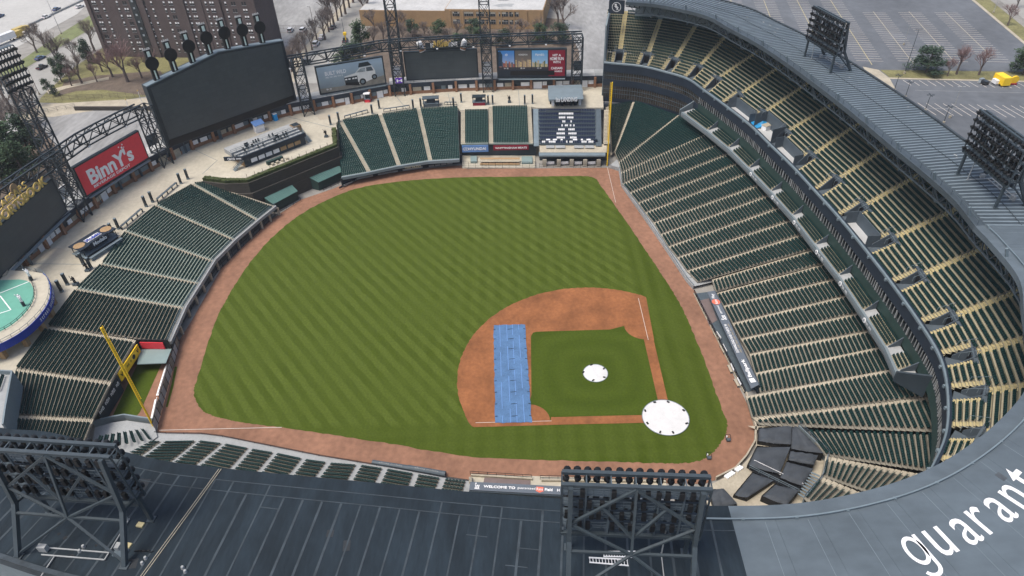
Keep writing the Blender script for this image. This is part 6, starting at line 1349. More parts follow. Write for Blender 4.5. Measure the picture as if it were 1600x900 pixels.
# ---- two storey bar on the centre terrace
F0, F1 = at(386, 263, ZC), at(480, 226, ZC); d = (F1-F0); dn = d.normalized(); nb = V(-dn.y, dn.x, 0); nb = nb if nb.dot(F0-V(30, 30, 0)) > 0 else -nb; L = d.length; ang = math.atan2(dn.y, dn.x)
t = empty('fan_deck_bar', (F0+F1)/2, 'two storey bar with tiered roof seating on the centre field terrace', 'bar'); D = 9.0
b = MB(); b.prism([(F0+nb*.8)[:2], (F1+nb*.8)[:2], (F1+nb*D)[:2], (F0+nb*D)[:2]], ZC, ZC+2.9); b.build('bar_body', M['brick_tan'], t)
b = MB(); b.wall(F0+nb*.7, F1+nb*.7, ZC, ZC+2.6, .2); b.build('bar_front', M['wall_dark'], t)
for k in range(7):
    a, c = lerp(F0, F1, .1+.12*k)+nb*.5, lerp(F0, F1, .195+.12*k)+nb*.5; b = MB(); b.wall(a, c, ZC+.9, ZC+2.1, .15); b.build('serving_hatch', M['white_paint'] if k < 4 else M['brick_tan'], t)
FX0, FX1 = F0-dn*3.5, F1
b = MB(); b.wall(F0+nb*.2-dn*.3, F1+nb*.2+dn*.3, ZC+2.7, ZC+3.9, .5); b.wall(F0+nb*.2-dn*.2, F0+nb*4-dn*4.2, ZC+2.7, ZC+3.9, .4); b.build('bar_fascia', M['navy'], t)
a_, c_ = F0+nb*4-dn*4.2, F0+nb*.2-dn*.2; fo = V((c_-a_).y, -(c_-a_).x, 0).normalized(); fo = fo if fo.dot(F0-(F0+nb)) > 0 else -fo; place_text('CISCO', (a_*.62+c_*.38)+fo*.24+V(0, 0, 3.3), (c_-a_), V(0, 0, 1), 2.2, M['white_paint'], t, .7, bold=.03); place_text('BREWERS', (a_*.22+c_*.78)+fo*.24+V(0, 0, 3.3), (c_-a_), V(0, 0, 1), 1.5, M['white_paint'], t, .4, bold=.02)
for k in range(4):
    z = ZC+3.0+k*.45; a, c = F0+nb*(.4+1.1*k)-dn*(.6*k), F1+nb*(.4+1.1*k); e = nb*(1.1 if k < 3 else D-4.2); b = MB(); b.prism([a[:2], c[:2], (c+e)[:2], (a+e)[:2]], ZC+2.9, z); b.build('roof_tier', M['concrete_grey'], t)
    rail(t, [V(a.x, a.y, z), V(c.x, c.y, z)], .95, 1.6, 'steel_grey')
for k in range(30):
    r_ = random.choice((1, 2, 3)); q = lerp(F0, F1, random.choice((random.uniform(.08, .42), random.uniform(.52, .8))))+nb*(1.0+1.1*r_); b = MB(); b.box(V(q.x, q.y, ZC+3.35+r_*.45+.1), (.42, .42, .45), ang); b.box(V(q.x, q.y, ZC+3.35+r_*.45+.5)+nb*.2, (.42, .08, .5), ang); b.build('deck_chair', M['steel_dark'], t)
for sg, base in ((0, F0-dn*3.2+nb*1.5), (1, F1+dn*1.6+nb*1.0)):
    b = MB()
    for k in range(12): q = base+(dn*(.42*k) if sg == 0 else nb*(.42*k)); b.box(V(q.x, q.y, ZC+.13+.26*k), (.42, 1.5, .1), ang if sg == 0 else ang+R(90))
    b.build('stair_flight', M['steel_grey'], t); q1 = base+(dn*5.0 if sg == 0 else nb*5.0)
    rail(t, [base+V(0, 0, .2), q1+V(0, 0, 3.2)], 1.0, 1.2, 'steel_grey', 'stair_rail')
b = MB(); q = F1+dn*.5+nb*6; b.box(q+V(0, 0, 2.3), (2.6, 2.6, 4.6), ang); b.build('lift_tower', M['brick_tan'], t); b = MB(); b.box(q+V(0, 0, 4.65), (2.2, 2.2, .2), ang); b.build('tower_cap', M['steel_dark'], t)
p_ = at(430, 253, ZC); t = empty('long_bench', p_, 'dark bench and pale crates on the terrace behind the hedge', 'bench'); b = MB(); b.box(p_+V(0, 0, .5), (5.2, 1.0, 1.0), ang); b.build('bench_body', M['green_wall'], t)
for k in range(4): q = p_+dn*(-1.5+1.6*k)-nb*1.4; b = MB(); b.box(q+V(0, 0, .35), (.8, .7, .7), ang+k*.3); b.build('crate', M['concrete_pale'], t)
p_ = at(406, 205, ZC); t = empty('blue_stall', p_, 'pale blue roofed stall against the wall under the centre board', 'stall'); b = MB(); b.box(p_+V(0, 0, 1.2), (3, 1.6, 2.4), ang); b.build('stall_body', M['white_paint'], t); b = MB(); b.slab(p_+dn*-1.8-nb*1.2+V(0, 0, 2.6), p_+dn*1.8-nb*1.2+V(0, 0, 2.6), p_+dn*1.8+nb*1+V(0, 0, 3.5), p_+dn*-1.8+nb*1+V(0, 0, 3.5), .15); b.build('stall_roof', M['blue_pale'], t)
p_ = at(431, 188, ZC); t = empty('portable_toilet', p_, 'bright blue portable toilet by the concourse wall', 'toilet'); b = MB(); b.box(p_+V(0, 0, 1.15), (1.2, 1.2, 2.3), ang); b.build('cabin', nmat('cyan', (.02, .3, .65), .5, .08, 1), t); b = MB(); b.box(p_+V(0, 0, 2.35), (1.25, 1.25, .12), ang); b.build('cabin_roof', M['white_paint'], t)
# ---- kids' deck with blue fascia at the left edge
ZK = 13.0
ko = smooth_line(px([(48, 424), (68, 428), (77, 440), (80, 456), (77, 472), (66, 490), (46, 511), (20, 529), (-15, 545), (-60, 556)], ZK), 4)
kc = at(-25, 475, ZK)
t = empty('kids_deck', V(kc.x, kc.y, ZC), 'raised kids deck with a mini green diamond and bright blue curved fascia', 'deck')
b = MB(); b.prism([q[:2] for q in ko]+[at(-90, 480, ZK)[:2], at(-30, 420, ZK)[:2]], ZK-.35, ZK); b.build('deck_floor', M['concrete'], t)
b = MB(); b.poly([lerp(kc, q, .74)[:2]+(ZK+.02,) for q in ko]+[at(-60, 440, ZK)[:2]+(ZK+.02,)]); o = b.build('mini_field', M['turf_mini'], t)
if o.data.polygons[0].normal.z < 0: o.data.flip_normals()
for k in range(4, len(ko)-1): b = MB(); b.wall(ko[k], ko[k+1], ZK-1.5, ZK+.25, .18); b.build('blue_fascia', M['blue_sign'], t)
txt = 'Stream sports with Xfinity Internet'; a0, a1 = 8, len(ko)-6; LK = poly_len(ko[:]); fwd = list(range(len(ko)-1, -1, -1)); KP = ko[::-1]; KL = poly_len(KP); s_ = 16.0
for ch in txt:
    if ch != ' ':
        q, i = along(KP, KL, s_); tg = (KP[i+1]-KP[i]).normalized(); n_ = V(tg.y, -tg.x, 0); n_ = n_ if n_.dot(q-kc) > 0 else -n_; place_text(ch, V(q.x, q.y, ZK-.65)+n_*.12, tg, V(0, 0, 1), .42, M['white_paint'], t, .75, bold=.01, extrude=.01)
    s_ += .66
    if s_ > KL[-1]-3: break
rail(t, [V(q.x, q.y, ZK) for q in ko[::2]], 1.1, 1.4, 'steel_grey', mids=1); rail(t, [V(*lerp(kc, q, .76)[:2], ZK) for q in ko[4:-2:2]], .8, 1.4, 'steel_dark', 'inner_rail')
for a, c in (((0, 462), (17, 484)), ((17, 484), (-8, 492)), ((0, 458), (45, 440))): b = MB(); b.bar(at(*a, ZK+.04), at(*c, ZK+.04), .22, .02); b.build('chalk_line', M['white_paint'], t)
for q in ko[6:-4:5]: c = lerp(kc, q, .93); b = MB(); b.box(V(c.x, c.y, (ZC+ZK)/2-.3), (1.0, 1.0, ZK-ZC-.5)); b.build('brick_column', M['brick_tan'], t)
for k, (u, v, lab) in enumerate(((50, 438, 'white statue of a player farther back on the kids deck'), (38, 478, 'white statue of a player nearer on the kids deck'))):
    p_ = at(u, v, ZK); s = empty('player_statue', p_, lab, 'statue', 'white statues on the kids deck'); b = MB(); b.tube(p_, p_+V(0, 0, 1.2), .34, n=10); b.build('plinth', M['steel_dark'], s)
    b = MB(); b.tube(p_+V(0, .16, 1.2), p_+V(0, .12, 2.1), .13, .17, 8); b.tube(p_+V(0, -.16, 1.2), p_+V(0, -.12, 2.1), .13, .17, 8); b.tube(p_+V(0, 0, 2.05), p_+V(0, 0, 2.75), .28, .34, 9); b.tube(p_+V(0, 0, 2.75), p_+V(0, 0, 2.9), .11, n=8); b.tube(p_+V(0, 0, 2.88), p_+V(0, 0, 3.2), .16, .13, 8); b.tube(p_+V(0, .32, 2.65), p_+V(-.2, .5, 3.3), .11, .09, 7); b.tube(p_+V(0, -.32, 2.65), p_+V(-.35, -.3, 2.3), .11, .09, 7); b.build('figure', M['white_paint'], s)
p_ = at(6, 432, ZC); t = empty('blue_awning_stall', p_, 'stall with a cream roof and bright blue awning edge at the left edge', 'stall'); b = MB(); b.slab(at(-20, 398, 13.6), at(12, 418, 13.6), at(10, 428, 13.4), at(-25, 440, 13.4), .3); b.build('awning_roof', M['concrete_pale'], t); b = MB(); b.wall(at(12, 422, 13), at(-20, 440, 13), 12.2, 13.5, .2); b.build('awning_edge', M['blue_sign'], t); b = MB(); b.box(p_+V(0, 2, 1.5), (4, 5, 3.0)); b.build('stall_body', M['wall_dark'], t)
t = empty('outdoor_stairs', at(22, 415, ZC), 'grey switchback stairs below the sportsbook screen', 'stairs')
b = MB()
for k in range(14): q = lerp(at(34, 428, ZC), at(18, 398, ZC+3.4), k/13); b.box(q, (.5, 2.0, .12), R(25))
b.build('stair_flight', M['steel_grey'], t); q0, q1 = at(34, 428, ZC), at(18, 398, ZC+3.4); rail(t, [q0+V(0, 1, 0), q1+V(0, 1, 0), q1+V(-2, 4, 0)], 1.1, 1.0, 'steel', mids=2); rail(t, [q0-V(0, 1, 0), q1-V(0, 1, 0), q1+V(2, 4, 0)], 1.1, 1.0, 'steel', mids=2); b = MB(); b.slab(q1+V(-2, 1, 0), q1+V(2, 1, 0), q1+V(2, 5, 0), q1+V(-2, 5, 0), .2); b.build('landing', M['steel_grey'], t)
# end of the third-base club level peeping in at the left edge
b = MB(); pts = px([(0, 584), (22, 585), (12, 640), (8, 668), (-30, 668), (-30, 584)], 12.5); t = empty('club_end', V(pts[2].x, pts[2].y, ZC), 'end of the third base club balcony with pale floor at the left edge', 'balcony'); b.prism([q[:2] for q in pts], 11.5, 12.5); b.build('balcony_floor', M['concrete_grey'], t)
b = MB(); b.wall(pts[1], pts[2], 9, 13.5, .3); b.wall(pts[0], pts[1], 11, 13.5, .3); b.wall(pts[2], pts[3], 9, 13.5, .3); b.build('end_wall', M['wall_grey'], t)
for u0, v0, u1, v1 in ((2, 588, -8, 612), (10, 588, 2, 612)): seat_row(t, at(u0, v0, 12.52), at(u1, v1, 12.52), V(-.3, .9, 0).normalized(), M['seat'], .53)
# ================================================================== SURROUNDINGS
def gsheet(name, pts, z, mat): return sheet(name, px(pts), z, M[mat])
lot = gsheet('parking_lot', [(1080, -40), (1505, -12), (1600, 68), (1700, 150), (1750, 330), (1500, 330), (1290, 240), (1080, 60)], -.06, 'asphalt')
gsheet('far_road', [(1535, -20), (1640, 60), (1720, 40), (1640, -60)], -.05, 'road')
gsheet('road_verge', [(1508, -10), (1600, 67), (1640, 100), (1655, 85), (1612, 52), (1528, -16)], -.04, 'dry_grass')
gsheet('kerb_line', [(1504, -12), (1598, 67), (1640, 102), (1643, 99), (1601, 65), (1509, -12)], -.03, 'concrete_pale')
gsheet('lot_island', [(1375, 109), (1610, 112), (1640, 128), (1390, 121)], -.03, 'dry_grass')
gsheet('kerb_line', [(1388, 121), (1640, 127), (1640, 129), (1390, 123)], -.02, 'concrete_pale')
gsheet('path', [(1348, 104), (1373, 109), (1390, 122), (1400, 140), (1420, 160), (1500, 235), (1480, 240), (1380, 150)], -.035, 'concrete_pale')
# stall markings
sl = MB(); sl.box((0, 0, 0), (.2, 10.4, .01)); sl_me = sl.mesh('stall_line'); sl_me.materials.append(M['chalk'])
sp0, sp1 = at(1366, 20, -.05), at(1430, 103, -.05); sd = sp1-sp0; SL = sd.length; sdn = sd.normalized(); ang = math.atan2(sdn.y, sdn.x)
perp = V(-sdn.y, sdn.x, 0); perp = perp if perp.y < 0 else -perp; gapv = (at(1422, 20, -.05)-sp0)
for k in range(-5, 3):
    o0 = sp0+gapv*k+(sdn*0); b = MB(); b.bar(o0-sdn*(28 if k < 0 else 2), o0+sdn*(SL-1 if k < 2 else SL-12), .28, .01); b.build('spine_line', M['yellow_pale'] if k < 0 else M['concrete_pale'], lot)
    for j in range(-10 if k < 0 else 0, int(SL/2.75)):
        q = o0+sdn*(j*2.75); 
        if q.y > -78: continue
        o = bpy.data.objects.new('stall_line', sl_me); COL.objects.link(o); o.parent = lot; o.location = (q.x, q.y, -.05); o.rotation_euler.z = ang
for k in range(5): q = at(1180+k*62, -8+k*1.5, -.05); b = MB(); b.bar(q, q+V(0, -14, 0), .2, .01); b.bar(q, q+V(14, 0, 0), .2, .01); b.build('spine_line', M['concrete_pale'], lot)
s2 = MB(); s2.box((0, 0, 0), (5.4, .2, .01)); s2_me = s2.mesh('stall_line'); s2_me.materials.append(M['chalk'])
s3 = MB(); s3.box((0, 0, 0), (10.5, .2, .01)); s3_me = s3.mesh('stall_line'); s3_me.materials.append(M['chalk'])
for k in range(17):
    q = at(1417+13*k, 129+.35*k, -.045); o = bpy.data.objects.new('stall_line', s2_me); COL.objects.link(o); o.parent = lot; o.location = q; o.rotation_euler.z = R(8)
    q = at(1448+13.5*k, 170+.4*k, -.045); o = bpy.data.objects.new('stall_line', s3_me); COL.objects.link(o); o.parent = lot; o.location = q; o.rotation_euler.z = R(8)
for a, c in (((1430, 141), (1640, 146)), ((1445, 169), (1660, 173))): b = MB(); b.bar(at(*a, -.045), at(*c, -.045), .14, .01); b.build('spine_line', M['concrete_grey'], lot)
# left: expressway, frontage road, lawns
gsheet('highway', [(-160, 185), (-160, 20), (120, -95), (260, -95), (150, -5), (120, 22), (0, 88)], -.06, 'highway')
gsheet('highway_median', [(-100, 113), (0, 64), (140, -3), (240, -48), (240, -52), (140, -8), (0, 58), (-100, 105)], -.04, 'road')
b = MB(); A, B_ = at(-100, 108, 0), at(240, -50, 0); b.wall(A, B_, -.1, .8, .5); t = empty('median_barrier', (A+B_)/2, 'low concrete barrier between the expressway carriageways', 'barrier'); b.build('barrier_wall', M['concrete_grey'], t)
b = MB()
for off in (-24, -16, -8, 8, 15):
    for k in range(40):
        q0, q1 = lerp(at(-100, 108+off, -.05), at(240, -50+off*.62, -.05), k/40), lerp(at(-100, 108+off, -.05), at(240, -50+off*.62, -.05), (k+.45)/40); b.bar(q0, q1, .2, .01)
b.build('lane_dashes', M['concrete_grey'], bpy.data.objects['highway'], kind='stuff')
gsheet('road_verge', [(-60, 148), (0, 112), (36, 92), (95, 52), (145, 21), (175, 5), (180, 20), (150, 40), (95, 72), (40, 106), (0, 128), (-60, 165)], -.045, 'verge')
fr_ = gsheet('frontage_road', [(-60, 170), (0, 134), (42, 108), (97, 74), (152, 41), (185, 22), (190, 60), (160, 74), (112, 106), (66, 148), (0, 200), (-60, 250)], -.05, 'road')
gsheet('lawn', [(64, 152), (112, 108), (160, 75), (300, 70), (300, 160), (230, 150), (160, 162), (60, 160)], -.04, 'dry_grass')
gsheet('planting_bed', [(90, 150), (100, 128), (150, 118), (250, 110), (280, 150), (236, 150), (160, 140), (120, 142)], -.03, 'mulch')
gsheet('garden_path', [(72, 142), (100, 134), (150, 124), (170, 120), (170, 124), (150, 128), (104, 138), (76, 147)], -.02, 'concrete_pale')
gsheet('service_drive', [(-40, 230), (60, 163), (235, 153), (270, 165), (270, 185), (60, 182), (-40, 270)], -.035, 'concrete_pale')
gsheet('yard', [(60, 186), (190, 166), (245, 176), (245, 230), (100, 280), (40, 250)], -.03, 'asphalt_pale')
gsheet('planting_bed', [(-60, 260), (60, 190), (110, 260), (40, 330), (-60, 380)], -.025, 'mulch')
# middle: lots, street, school grounds
gsheet('gravel_lot', [(380, -60), (560, -60), (500, 40), (470, 52), (380, 46)], -.05, 'asphalt_pale')
gsheet('gravel_lot', [(400, 50), (462, 52), (452, 112), (400, 110)], -.045, 'asphalt_pale')
gsheet('street', [(455, 130), (470, 92), (505, 55), (590, -50), (660, -50), (600, 20), (560, 60), (540, 95), (545, 130)], -.055, 'road')
gsheet('pavement', [(455, 128), (458, 92), (496, 52), (583, -50), (592, -50), (507, 55), (470, 95), (462, 128)], -.03, 'concrete_pale')
gsheet('planting_bed', [(545, 140), (540, 95), (575, 45), (640, 10), (880, 30), (905, 80), (905, 140)], -.04, 'mulch')
gsheet('school_yard', [(850, -60), (1100, -60), (960, 60), (960, 150), (900, 140), (880, 50)], -.05, 'asphalt_pale')
# ---- apartment tower
A, B_ = at(167, 88, 0), at(420, 92, 0); d = (B_-A); L = d.length; dn = d.normalized(); nf = V(-dn.y, dn.x, 0); nf = nf if nf.x < 0 else -nf; ang = math.atan2(dn.y, dn.x); HT = 62.0
t = empty('apartment_tower', (A+B_)/2, 'tall brown brick apartment tower with rows of small paired windows', 'building')
b = MB(); b.prism([A[:2], B_[:2], (B_-nf*17)[:2], (A-nf*17)[:2]], 0, HT); b.build('wall', M['brick_brown'], t)
b = MB(); b.prism([(A-nf*.5)[:2], (B_-nf*.5)[:2], (B_-nf*16.5)[:2], (A-nf*16.5)[:2]], HT, HT+1.0); b.build('roof', M['concrete_grey'], t)
for f, w_ in ((.0, .02), (.33, .02), (.57, .02), (.78, .02), (.98, .02)): b = MB(); b.wall(lerp(A, B_, f)+nf*.3, lerp(A, B_, f+w_)+nf*.3, 0, HT, .7); b.build('pilaster', M['brick_brown'], t)
b = MB(); b.wall(lerp(A, B_, .265)+nf*.1, lerp(A, B_, .305)+nf*.1, 0, HT, .3); b.build('stair_strip', M['glass'], t); b = MB(); b.wall(lerp(A, B_, .66)+nf*.1, lerp(A, B_, .69)+nf*.1, 0, HT, .3); b.build('stair_strip', M['brick_brown'], t)
wm = []
for v_ in range(3):
    w = MB()
    for sx in ((-.55, .55) if v_ < 2 else (0,)):
        w.box((sx, 0, .38), (.72, .12, .62), 0, 0 if v_ != 1 else 1); w.box((sx, 0, -.36), (.72, .1, .72), 0, 1)
    w.box((0, -.06, -.82), (2.0 if v_ < 2 else 1.0, .2, .1), 0, 2); me = w.mesh('window')
    for m_ in ('white_paint', 'glass', 'concrete_grey'): me.materials.append(M[m_])
    me.polygons.foreach_set('material_index', w.m); wm.append(me)
colsF = [(.05, 0), (.10, 2), (.19, 2), (.235, 0), (.345, 0), (.395, 2), (.47, 2), (.51, 0), (.60, 2), (.635, 0), (.715, 2), (.75, 0), (.83, 2), (.875, 0), (.935, 0)]
for fl_ in range(19):
    for f, ty in colsF:
        q = lerp(A, B_, f)+nf*.05; o = bpy.data.objects.new('window', wm[ty if ty == 2 else random.choice((0, 0, 0, 1))]); COL.objects.link(o); o.parent = t; o.location = V(q.x, q.y, 3.2+fl_*2.85)-origin_of(t); o.rotation_euler.z = ang
for fl_ in range(18): q = lerp(A, B_, .285)+nf*.3; b = MB(); b.box(V(q.x, q.y, 4+fl_*2.85), (.9, .2, .8), ang); b.build('strip_light', M['glass_pale'], t)
# ---- school
A, B_ = at(697, 44, 0), at(849, 46, 0); dn = (B_-A).normalized(); nb = V(-dn.y, dn.x, 0); nb = nb if nb.x > 0 else -nb; L = (B_-A).length; ang = math.atan2(dn.y, dn.x)
t = empty('school_building', (A+B_)/2, 'long tan brick building with a white flat roof behind the boards', 'building')
b = MB(); b.prism([A[:2], B_[:2], (B_+nb*60)[:2], (A+nb*60)[:2]], 0, 8.6); b.build('wall', M['brick_tan'], t); b = MB(); b.prism([(A+nb*.4+dn*.4)[:2], (B_+nb*.4-dn*.4)[:2], (B_+nb*59)[:2], (A+nb*59)[:2]], 8.6, 8.75); rf = b.build('roof', M['snow_roof'], t)
A2, B2 = A-dn*42+nb*1.5, A-dn*.02+nb*1.5; b = MB(); b.prism([A2[:2], B2[:2], (B2+nb*34)[:2], (A2+nb*34)[:2]], 0, 7.4); b.build('wing_wall', M['brick_tan'], t); b = MB(); b.prism([(A2+nb*.4+dn*.3)[:2], (B2+nb*.4-dn*.1)[:2], (B2+nb*33)[:2], (A2+nb*33)[:2]], 7.4, 7.5); b.build('wing_roof', M['snow_roof'], t)
b = MB(); b.prism([(A2+nb*26)[:2], (B2+nb*26)[:2], (B2+nb*50)[:2], (A2+nb*50)[:2]], 0, 11.5); b.build('hall_wall', M['brick_tan'], t)
for fx, fy in ((.2, .3), (.35, .55), (.55, .25), (.7, .6), (.85, .4), (.45, .8)): q = lerp(A, B_, fx)+nb*60*fy; b = MB(); b.box(V(q.x, q.y, 9.2), (random.uniform(1.5, 5), random.uniform(1.5, 3), .9), ang); b.build('roof_unit', M['concrete_grey'], rf)
for fx, fy in ((.2, .45), (.5, .7), (.75, .3), (.6, .12)):
    q = lerp(A, B_, fx)+nb*60*fy; n = 12; b = MB(); b.poly([(q.x+random.uniform(1.5, 4)*math.cos(2*math.pi*k/n), q.y+random.uniform(3, 8)*math.sin(2*math.pi*k/n), 8.765) for k in range(n)]); o = b.build('roof_patch', M['concrete_grey'], rf)
    if o.data.polygons[0].normal.z < 0: o.data.flip_normals()
for r_, z in ((0, 2.2), (1, 5.7)):
    for k, f in enumerate((.115, .245, .355, .47, .60, .705)):
        wd = 4.3 if 0 < k < 6 else 3.2; q = lerp(A, B_, f)-nb*.03; b = MB(); b.wall(q-dn*wd/2, q+dn*wd/2, z, z+2.0, .14); w = b.build('window', M['glass'], t); b = MB()
        for m_ in range(5): s_ = q-nb*.08+dn*(wd*(m_/4-.5)); b.bar(V(s_.x, s_.y, z), V(s_.x, s_.y, z+2.0), .12)
        s_ = q-nb*.08; b.bar((s_-dn*wd/2)[:2]+(z+1.2,), (s_+dn*wd/2)[:2]+(z+1.2,), .12); b.build('frame', M['concrete_grey'], w)
        for m_ in range(4):
            if random.random() < .65: s_ = q-nb*.09+dn*(wd*((m_+.5)/4-.5)); b = MB(); b.wall(s_-dn*wd*.11, s_+dn*wd*.11, z+1.25, z+1.9, .06); b.build('blind', M['concrete_pale'], w)
for k in range(8): q = lerp(A, B_, .055+.13*k)-nb*.1; b = MB(); b.wall(q-dn*.3, q+dn*.3, 0, 8.3, .35); b.build('pilaster', M['brick_tan'], t)
# ---- vegetation
def bare_tree_mesh(seed, h, spread, detail=4, lean=.0):
    rnd = random.Random(seed); b = MB()
    def br(p_, d, L, r, lev):
        q = p_+d*L; b.tube(p_, q, r, r*.62, n=5 if lev < 2 else 3, caps=False, mi=0 if lev < 2 else 1)
        if lev >= detail: return
        n = 3 if lev == 0 else rnd.choice((3, 4)) if lev < 3 else 3
        for k in range(n):
            a = rnd.uniform(0, 6.283); tilt = rnd.uniform(.3, .75)*spread; e = V(math.cos(a), math.sin(a), 0); nd = (d+e*tilt+V(0, 0, .18)).normalized(); st = p_+d*(L*rnd.uniform(.55, 1.0)); br(st, nd, L*rnd.uniform(.6, .85), r*.6, lev+1)
        if lev < 2: br(q, (d+V(rnd.uniform(-.2, .2), rnd.uniform(-.2, .2), .1)).normalized(), L*.75, r*.62, lev+1)
    br(V(0, 0, 0), V(lean, rnd.uniform(-.05, .05), 1).normalized(), h*.27, h*.022, 0); return b
def ever_tree_parts(seed, h, r, conic=.8, n=1500, leaf=.4):
    rnd = random.Random(seed); b = MB(); tr = MB(); tr.tube((0, 0, 0), (0, 0, h*.9), r*.07+.06, .04, n=6)
    cl = []
    for k in range(26): z = h*(.14+.84*rnd.random()**.9); rr = r*(1-conic*(z/h)**1.3)*rnd.uniform(.45, .9); a = rnd.uniform(0, 6.283); cl.append((V(rr*math.cos(a), rr*math.sin(a), z), r*rnd.uniform(.25, .45)))
    for k in range(12): c, s_ = cl[k]; tr.tube((0, 0, c.z*.85), c, .07, .03, n=4, caps=False)
    for k in range(n):
        c, s_ = rnd.choice(cl); v = V(rnd.gauss(0, 1), rnd.gauss(0, 1), rnd.gauss(0, .7)).normalized()*(s_*rnd.uniform(.4, 1.1)); p_ = c+v; u = V(rnd.uniform(-1, 1), rnd.uniform(-1, 1), rnd.uniform(-.6, .6)).normalized(); w = u.cross(V(rnd.uniform(-1, 1), rnd.uniform(-1, 1), 1)).normalized(); ll = leaf*rnd.uniform(.6, 1.3); b.add([p_-u*ll*.5, p_+w*ll*.32, p_+u*ll*.5, p_-w*ll*.32], [(0, 1, 2, 3)])
    return b, tr
BT = {}
def tree_bare(u, v, h, spread=1.0, tone='twig', label='', kind=0, name='bare_tree', grp='bare trees round the stadium'):
    key = ('b', kind, tone)
    if key not in BT:
        b = bare_tree_mesh(50+kind, 10.0, spread, 5); me = b.mesh('branches'); me.materials.append(M['bark']); me.materials.append(M[tone]); me.polygons.foreach_set('material_index', b.m)
        trk = MB(); trk.tube((0, 0, -.1), (0, 0, 2.6), .3, .2, n=7); tm = trk.mesh('trunk'); tm.materials.append(M['bark']); BT[key] = (me, tm)
    me, tm = BT[key]; q = at(u, v, -.03); t = empty(name, q, label, 'tree', grp); t.scale = (h/10*1.75, h/10*1.75, h/10*1.65); t.rotation_euler.z = random.random()*6.28
    for m_, nm in ((me, 'crown'), (tm, 'trunk')): o = bpy.data.objects.new(nm, m_); COL.objects.link(o); o.parent = t
def tree_ever(u, v, h, r, label='', conic=.8, tone='leaf', kind=0, name='evergreen_tree', grp='evergreens round the stadium'):
    key = ('e', kind, tone, conic)
    if key not in BT:
        b, tr = ever_tree_parts(80+kind, 10.0, 4.0, conic, 3600, .5); me = b.mesh('crown'); me.materials.append(M[tone]); tm = tr.mesh('trunk'); tm.materials.append(M['bark']); BT[key] = (me, tm)
    me, tm = BT[key]; q = at(u, v, -.03); t = empty(name, q, label, 'tree', grp); t.scale = (r/4*1.32, r/4*1.32, h/10*1.3); t.rotation_euler.z = random.random()*6.28
    for m_, nm in ((me, 'crown'), (tm, 'trunk')): o = bpy.data.objects.new(nm, m_); COL.objects.link(o); o.parent = t
bl = [(97, 112, 13, 'bare tree left of the tower, between the two roads'), (148, 80, 11, 'bare tree at the left foot of the brown tower'), (58, 82, 9, 'bare tree on the grass verge, nearer the semi truck'), (70, 74, 9, 'bare tree on the grass verge, right of its neighbour'), (128, 130, 9, 'bare tree by the curved garden path'), (120, 96, 8, 'thin bare tree on the near kerb of the frontage road'), (18, 172, 11, 'bare tree behind the left light tower'), (2, 185, 10, 'bare tree cut by the left picture edge'), (36, 198, 9, 'bare tree just above the evergreen clump at left'), (68, 212, 6, 'small bare shrub tree by the yard wall at left'), (508, 62, 10, 'bare tree on the pavement beside the white cars'), (522, 40, 12, 'bare tree on the pavement, second up the street'), (540, 22, 13, 'bare tree on the pavement, third up the street'), (552, 4, 13, 'bare tree on the pavement at the top edge'), (462, 118, 10, 'bare tree just right of the centre board'), (474, 100, 9, 'bare tree between the centre board and the white van'), (575, 30, 11, 'bare tree across the street from the gravel lot'), (590, 14, 12, 'bare tree left of the first light tower at the top'), (880, 46, 12, 'tall bare tree in the pale school yard'), (872, 40, 10, 'slim bare tree beside the tall one in the school yard'), (1494, 116, 8.5, 'reddish bare tree in the middle of the lot island'), (1480, 119, 5.5, 'small reddish bare tree on the lot island'), (1529, 117, 8, 'reddish bare tree left of the yellow trailer'), (1574, 40, 7, 'reddish bare tree on the far road verge'), (1588, 12, 7, 'reddish bare tree at the top right corner')]
for k, (u, v, h, lab) in enumerate(bl): tree_bare(u, v, h, 1.0+.15*(k % 3), 'twig_red' if u > 1400 else 'twig', lab, k % 4)
tree_bare(200, 128, 13, 1.35, 'twig_red', 'wide brown bare tree in front of the brown tower', 5); tree_bare(176, 120, 9, 1.35, 'twig_red', 'lower brown bare tree left of the wide one', 6)
for k, (u, v, h) in enumerate(sorted([(585, 72, 7), (600, 66, 7), (616, 76, 6), (630, 66, 7), (652, 72, 6), (664, 60, 6), (676, 74, 6), (700, 70, 6), (714, 60, 6), (730, 74, 6), (760, 68, 6), (775, 76, 6), (800, 70, 7), (812, 60, 7), (826, 74, 6), (840, 60, 7), (586, 50, 8), (640, 80, 6), (690, 82, 6), (745, 82, 6), (610, 52, 7), (626, 48, 7)])): tree_bare(u, v, h, 1.35, 'twig', '%s bare shrub from the left in the thicket behind the right field boards' % ORD[k], 5+(k % 3), 'bare_shrub', 'thicket behind the right field boards')
for k, (u, v, h) in enumerate(sorted([(466, 104, 8), (480, 86, 8), (488, 78, 7), (496, 66, 9), (514, 50, 9), (518, 46, 8), (528, 32, 10), (534, 26, 10), (546, 12, 11), (470, 92, 7), (456, 112, 8), (558, -4, 12)])): tree_bare(u, v, h, 1.15, 'twig', '%s bare street tree counting from the centre board up the pavement' % ORD[k], k % 4, 'street_tree', 'street trees along the pavement')
for k, (u, v, h) in enumerate(sorted([(8, 158, 8), (26, 160, 9), (44, 178, 8), (54, 168, 7), (12, 196, 9), (24, 208, 8), (48, 200, 7), (60, 196, 6), (160, 112, 7), (152, 128, 6), (222, 122, 8), (240, 118, 8), (186, 104, 7), (112, 134, 6)])): tree_bare(u, v, h, 1.3, 'twig' if u < 100 else 'twig_red', '%s low bare tree from the left around the tower garden' % ORD[k], 4+k % 3, 'garden_tree', 'low bare trees round the tower garden')
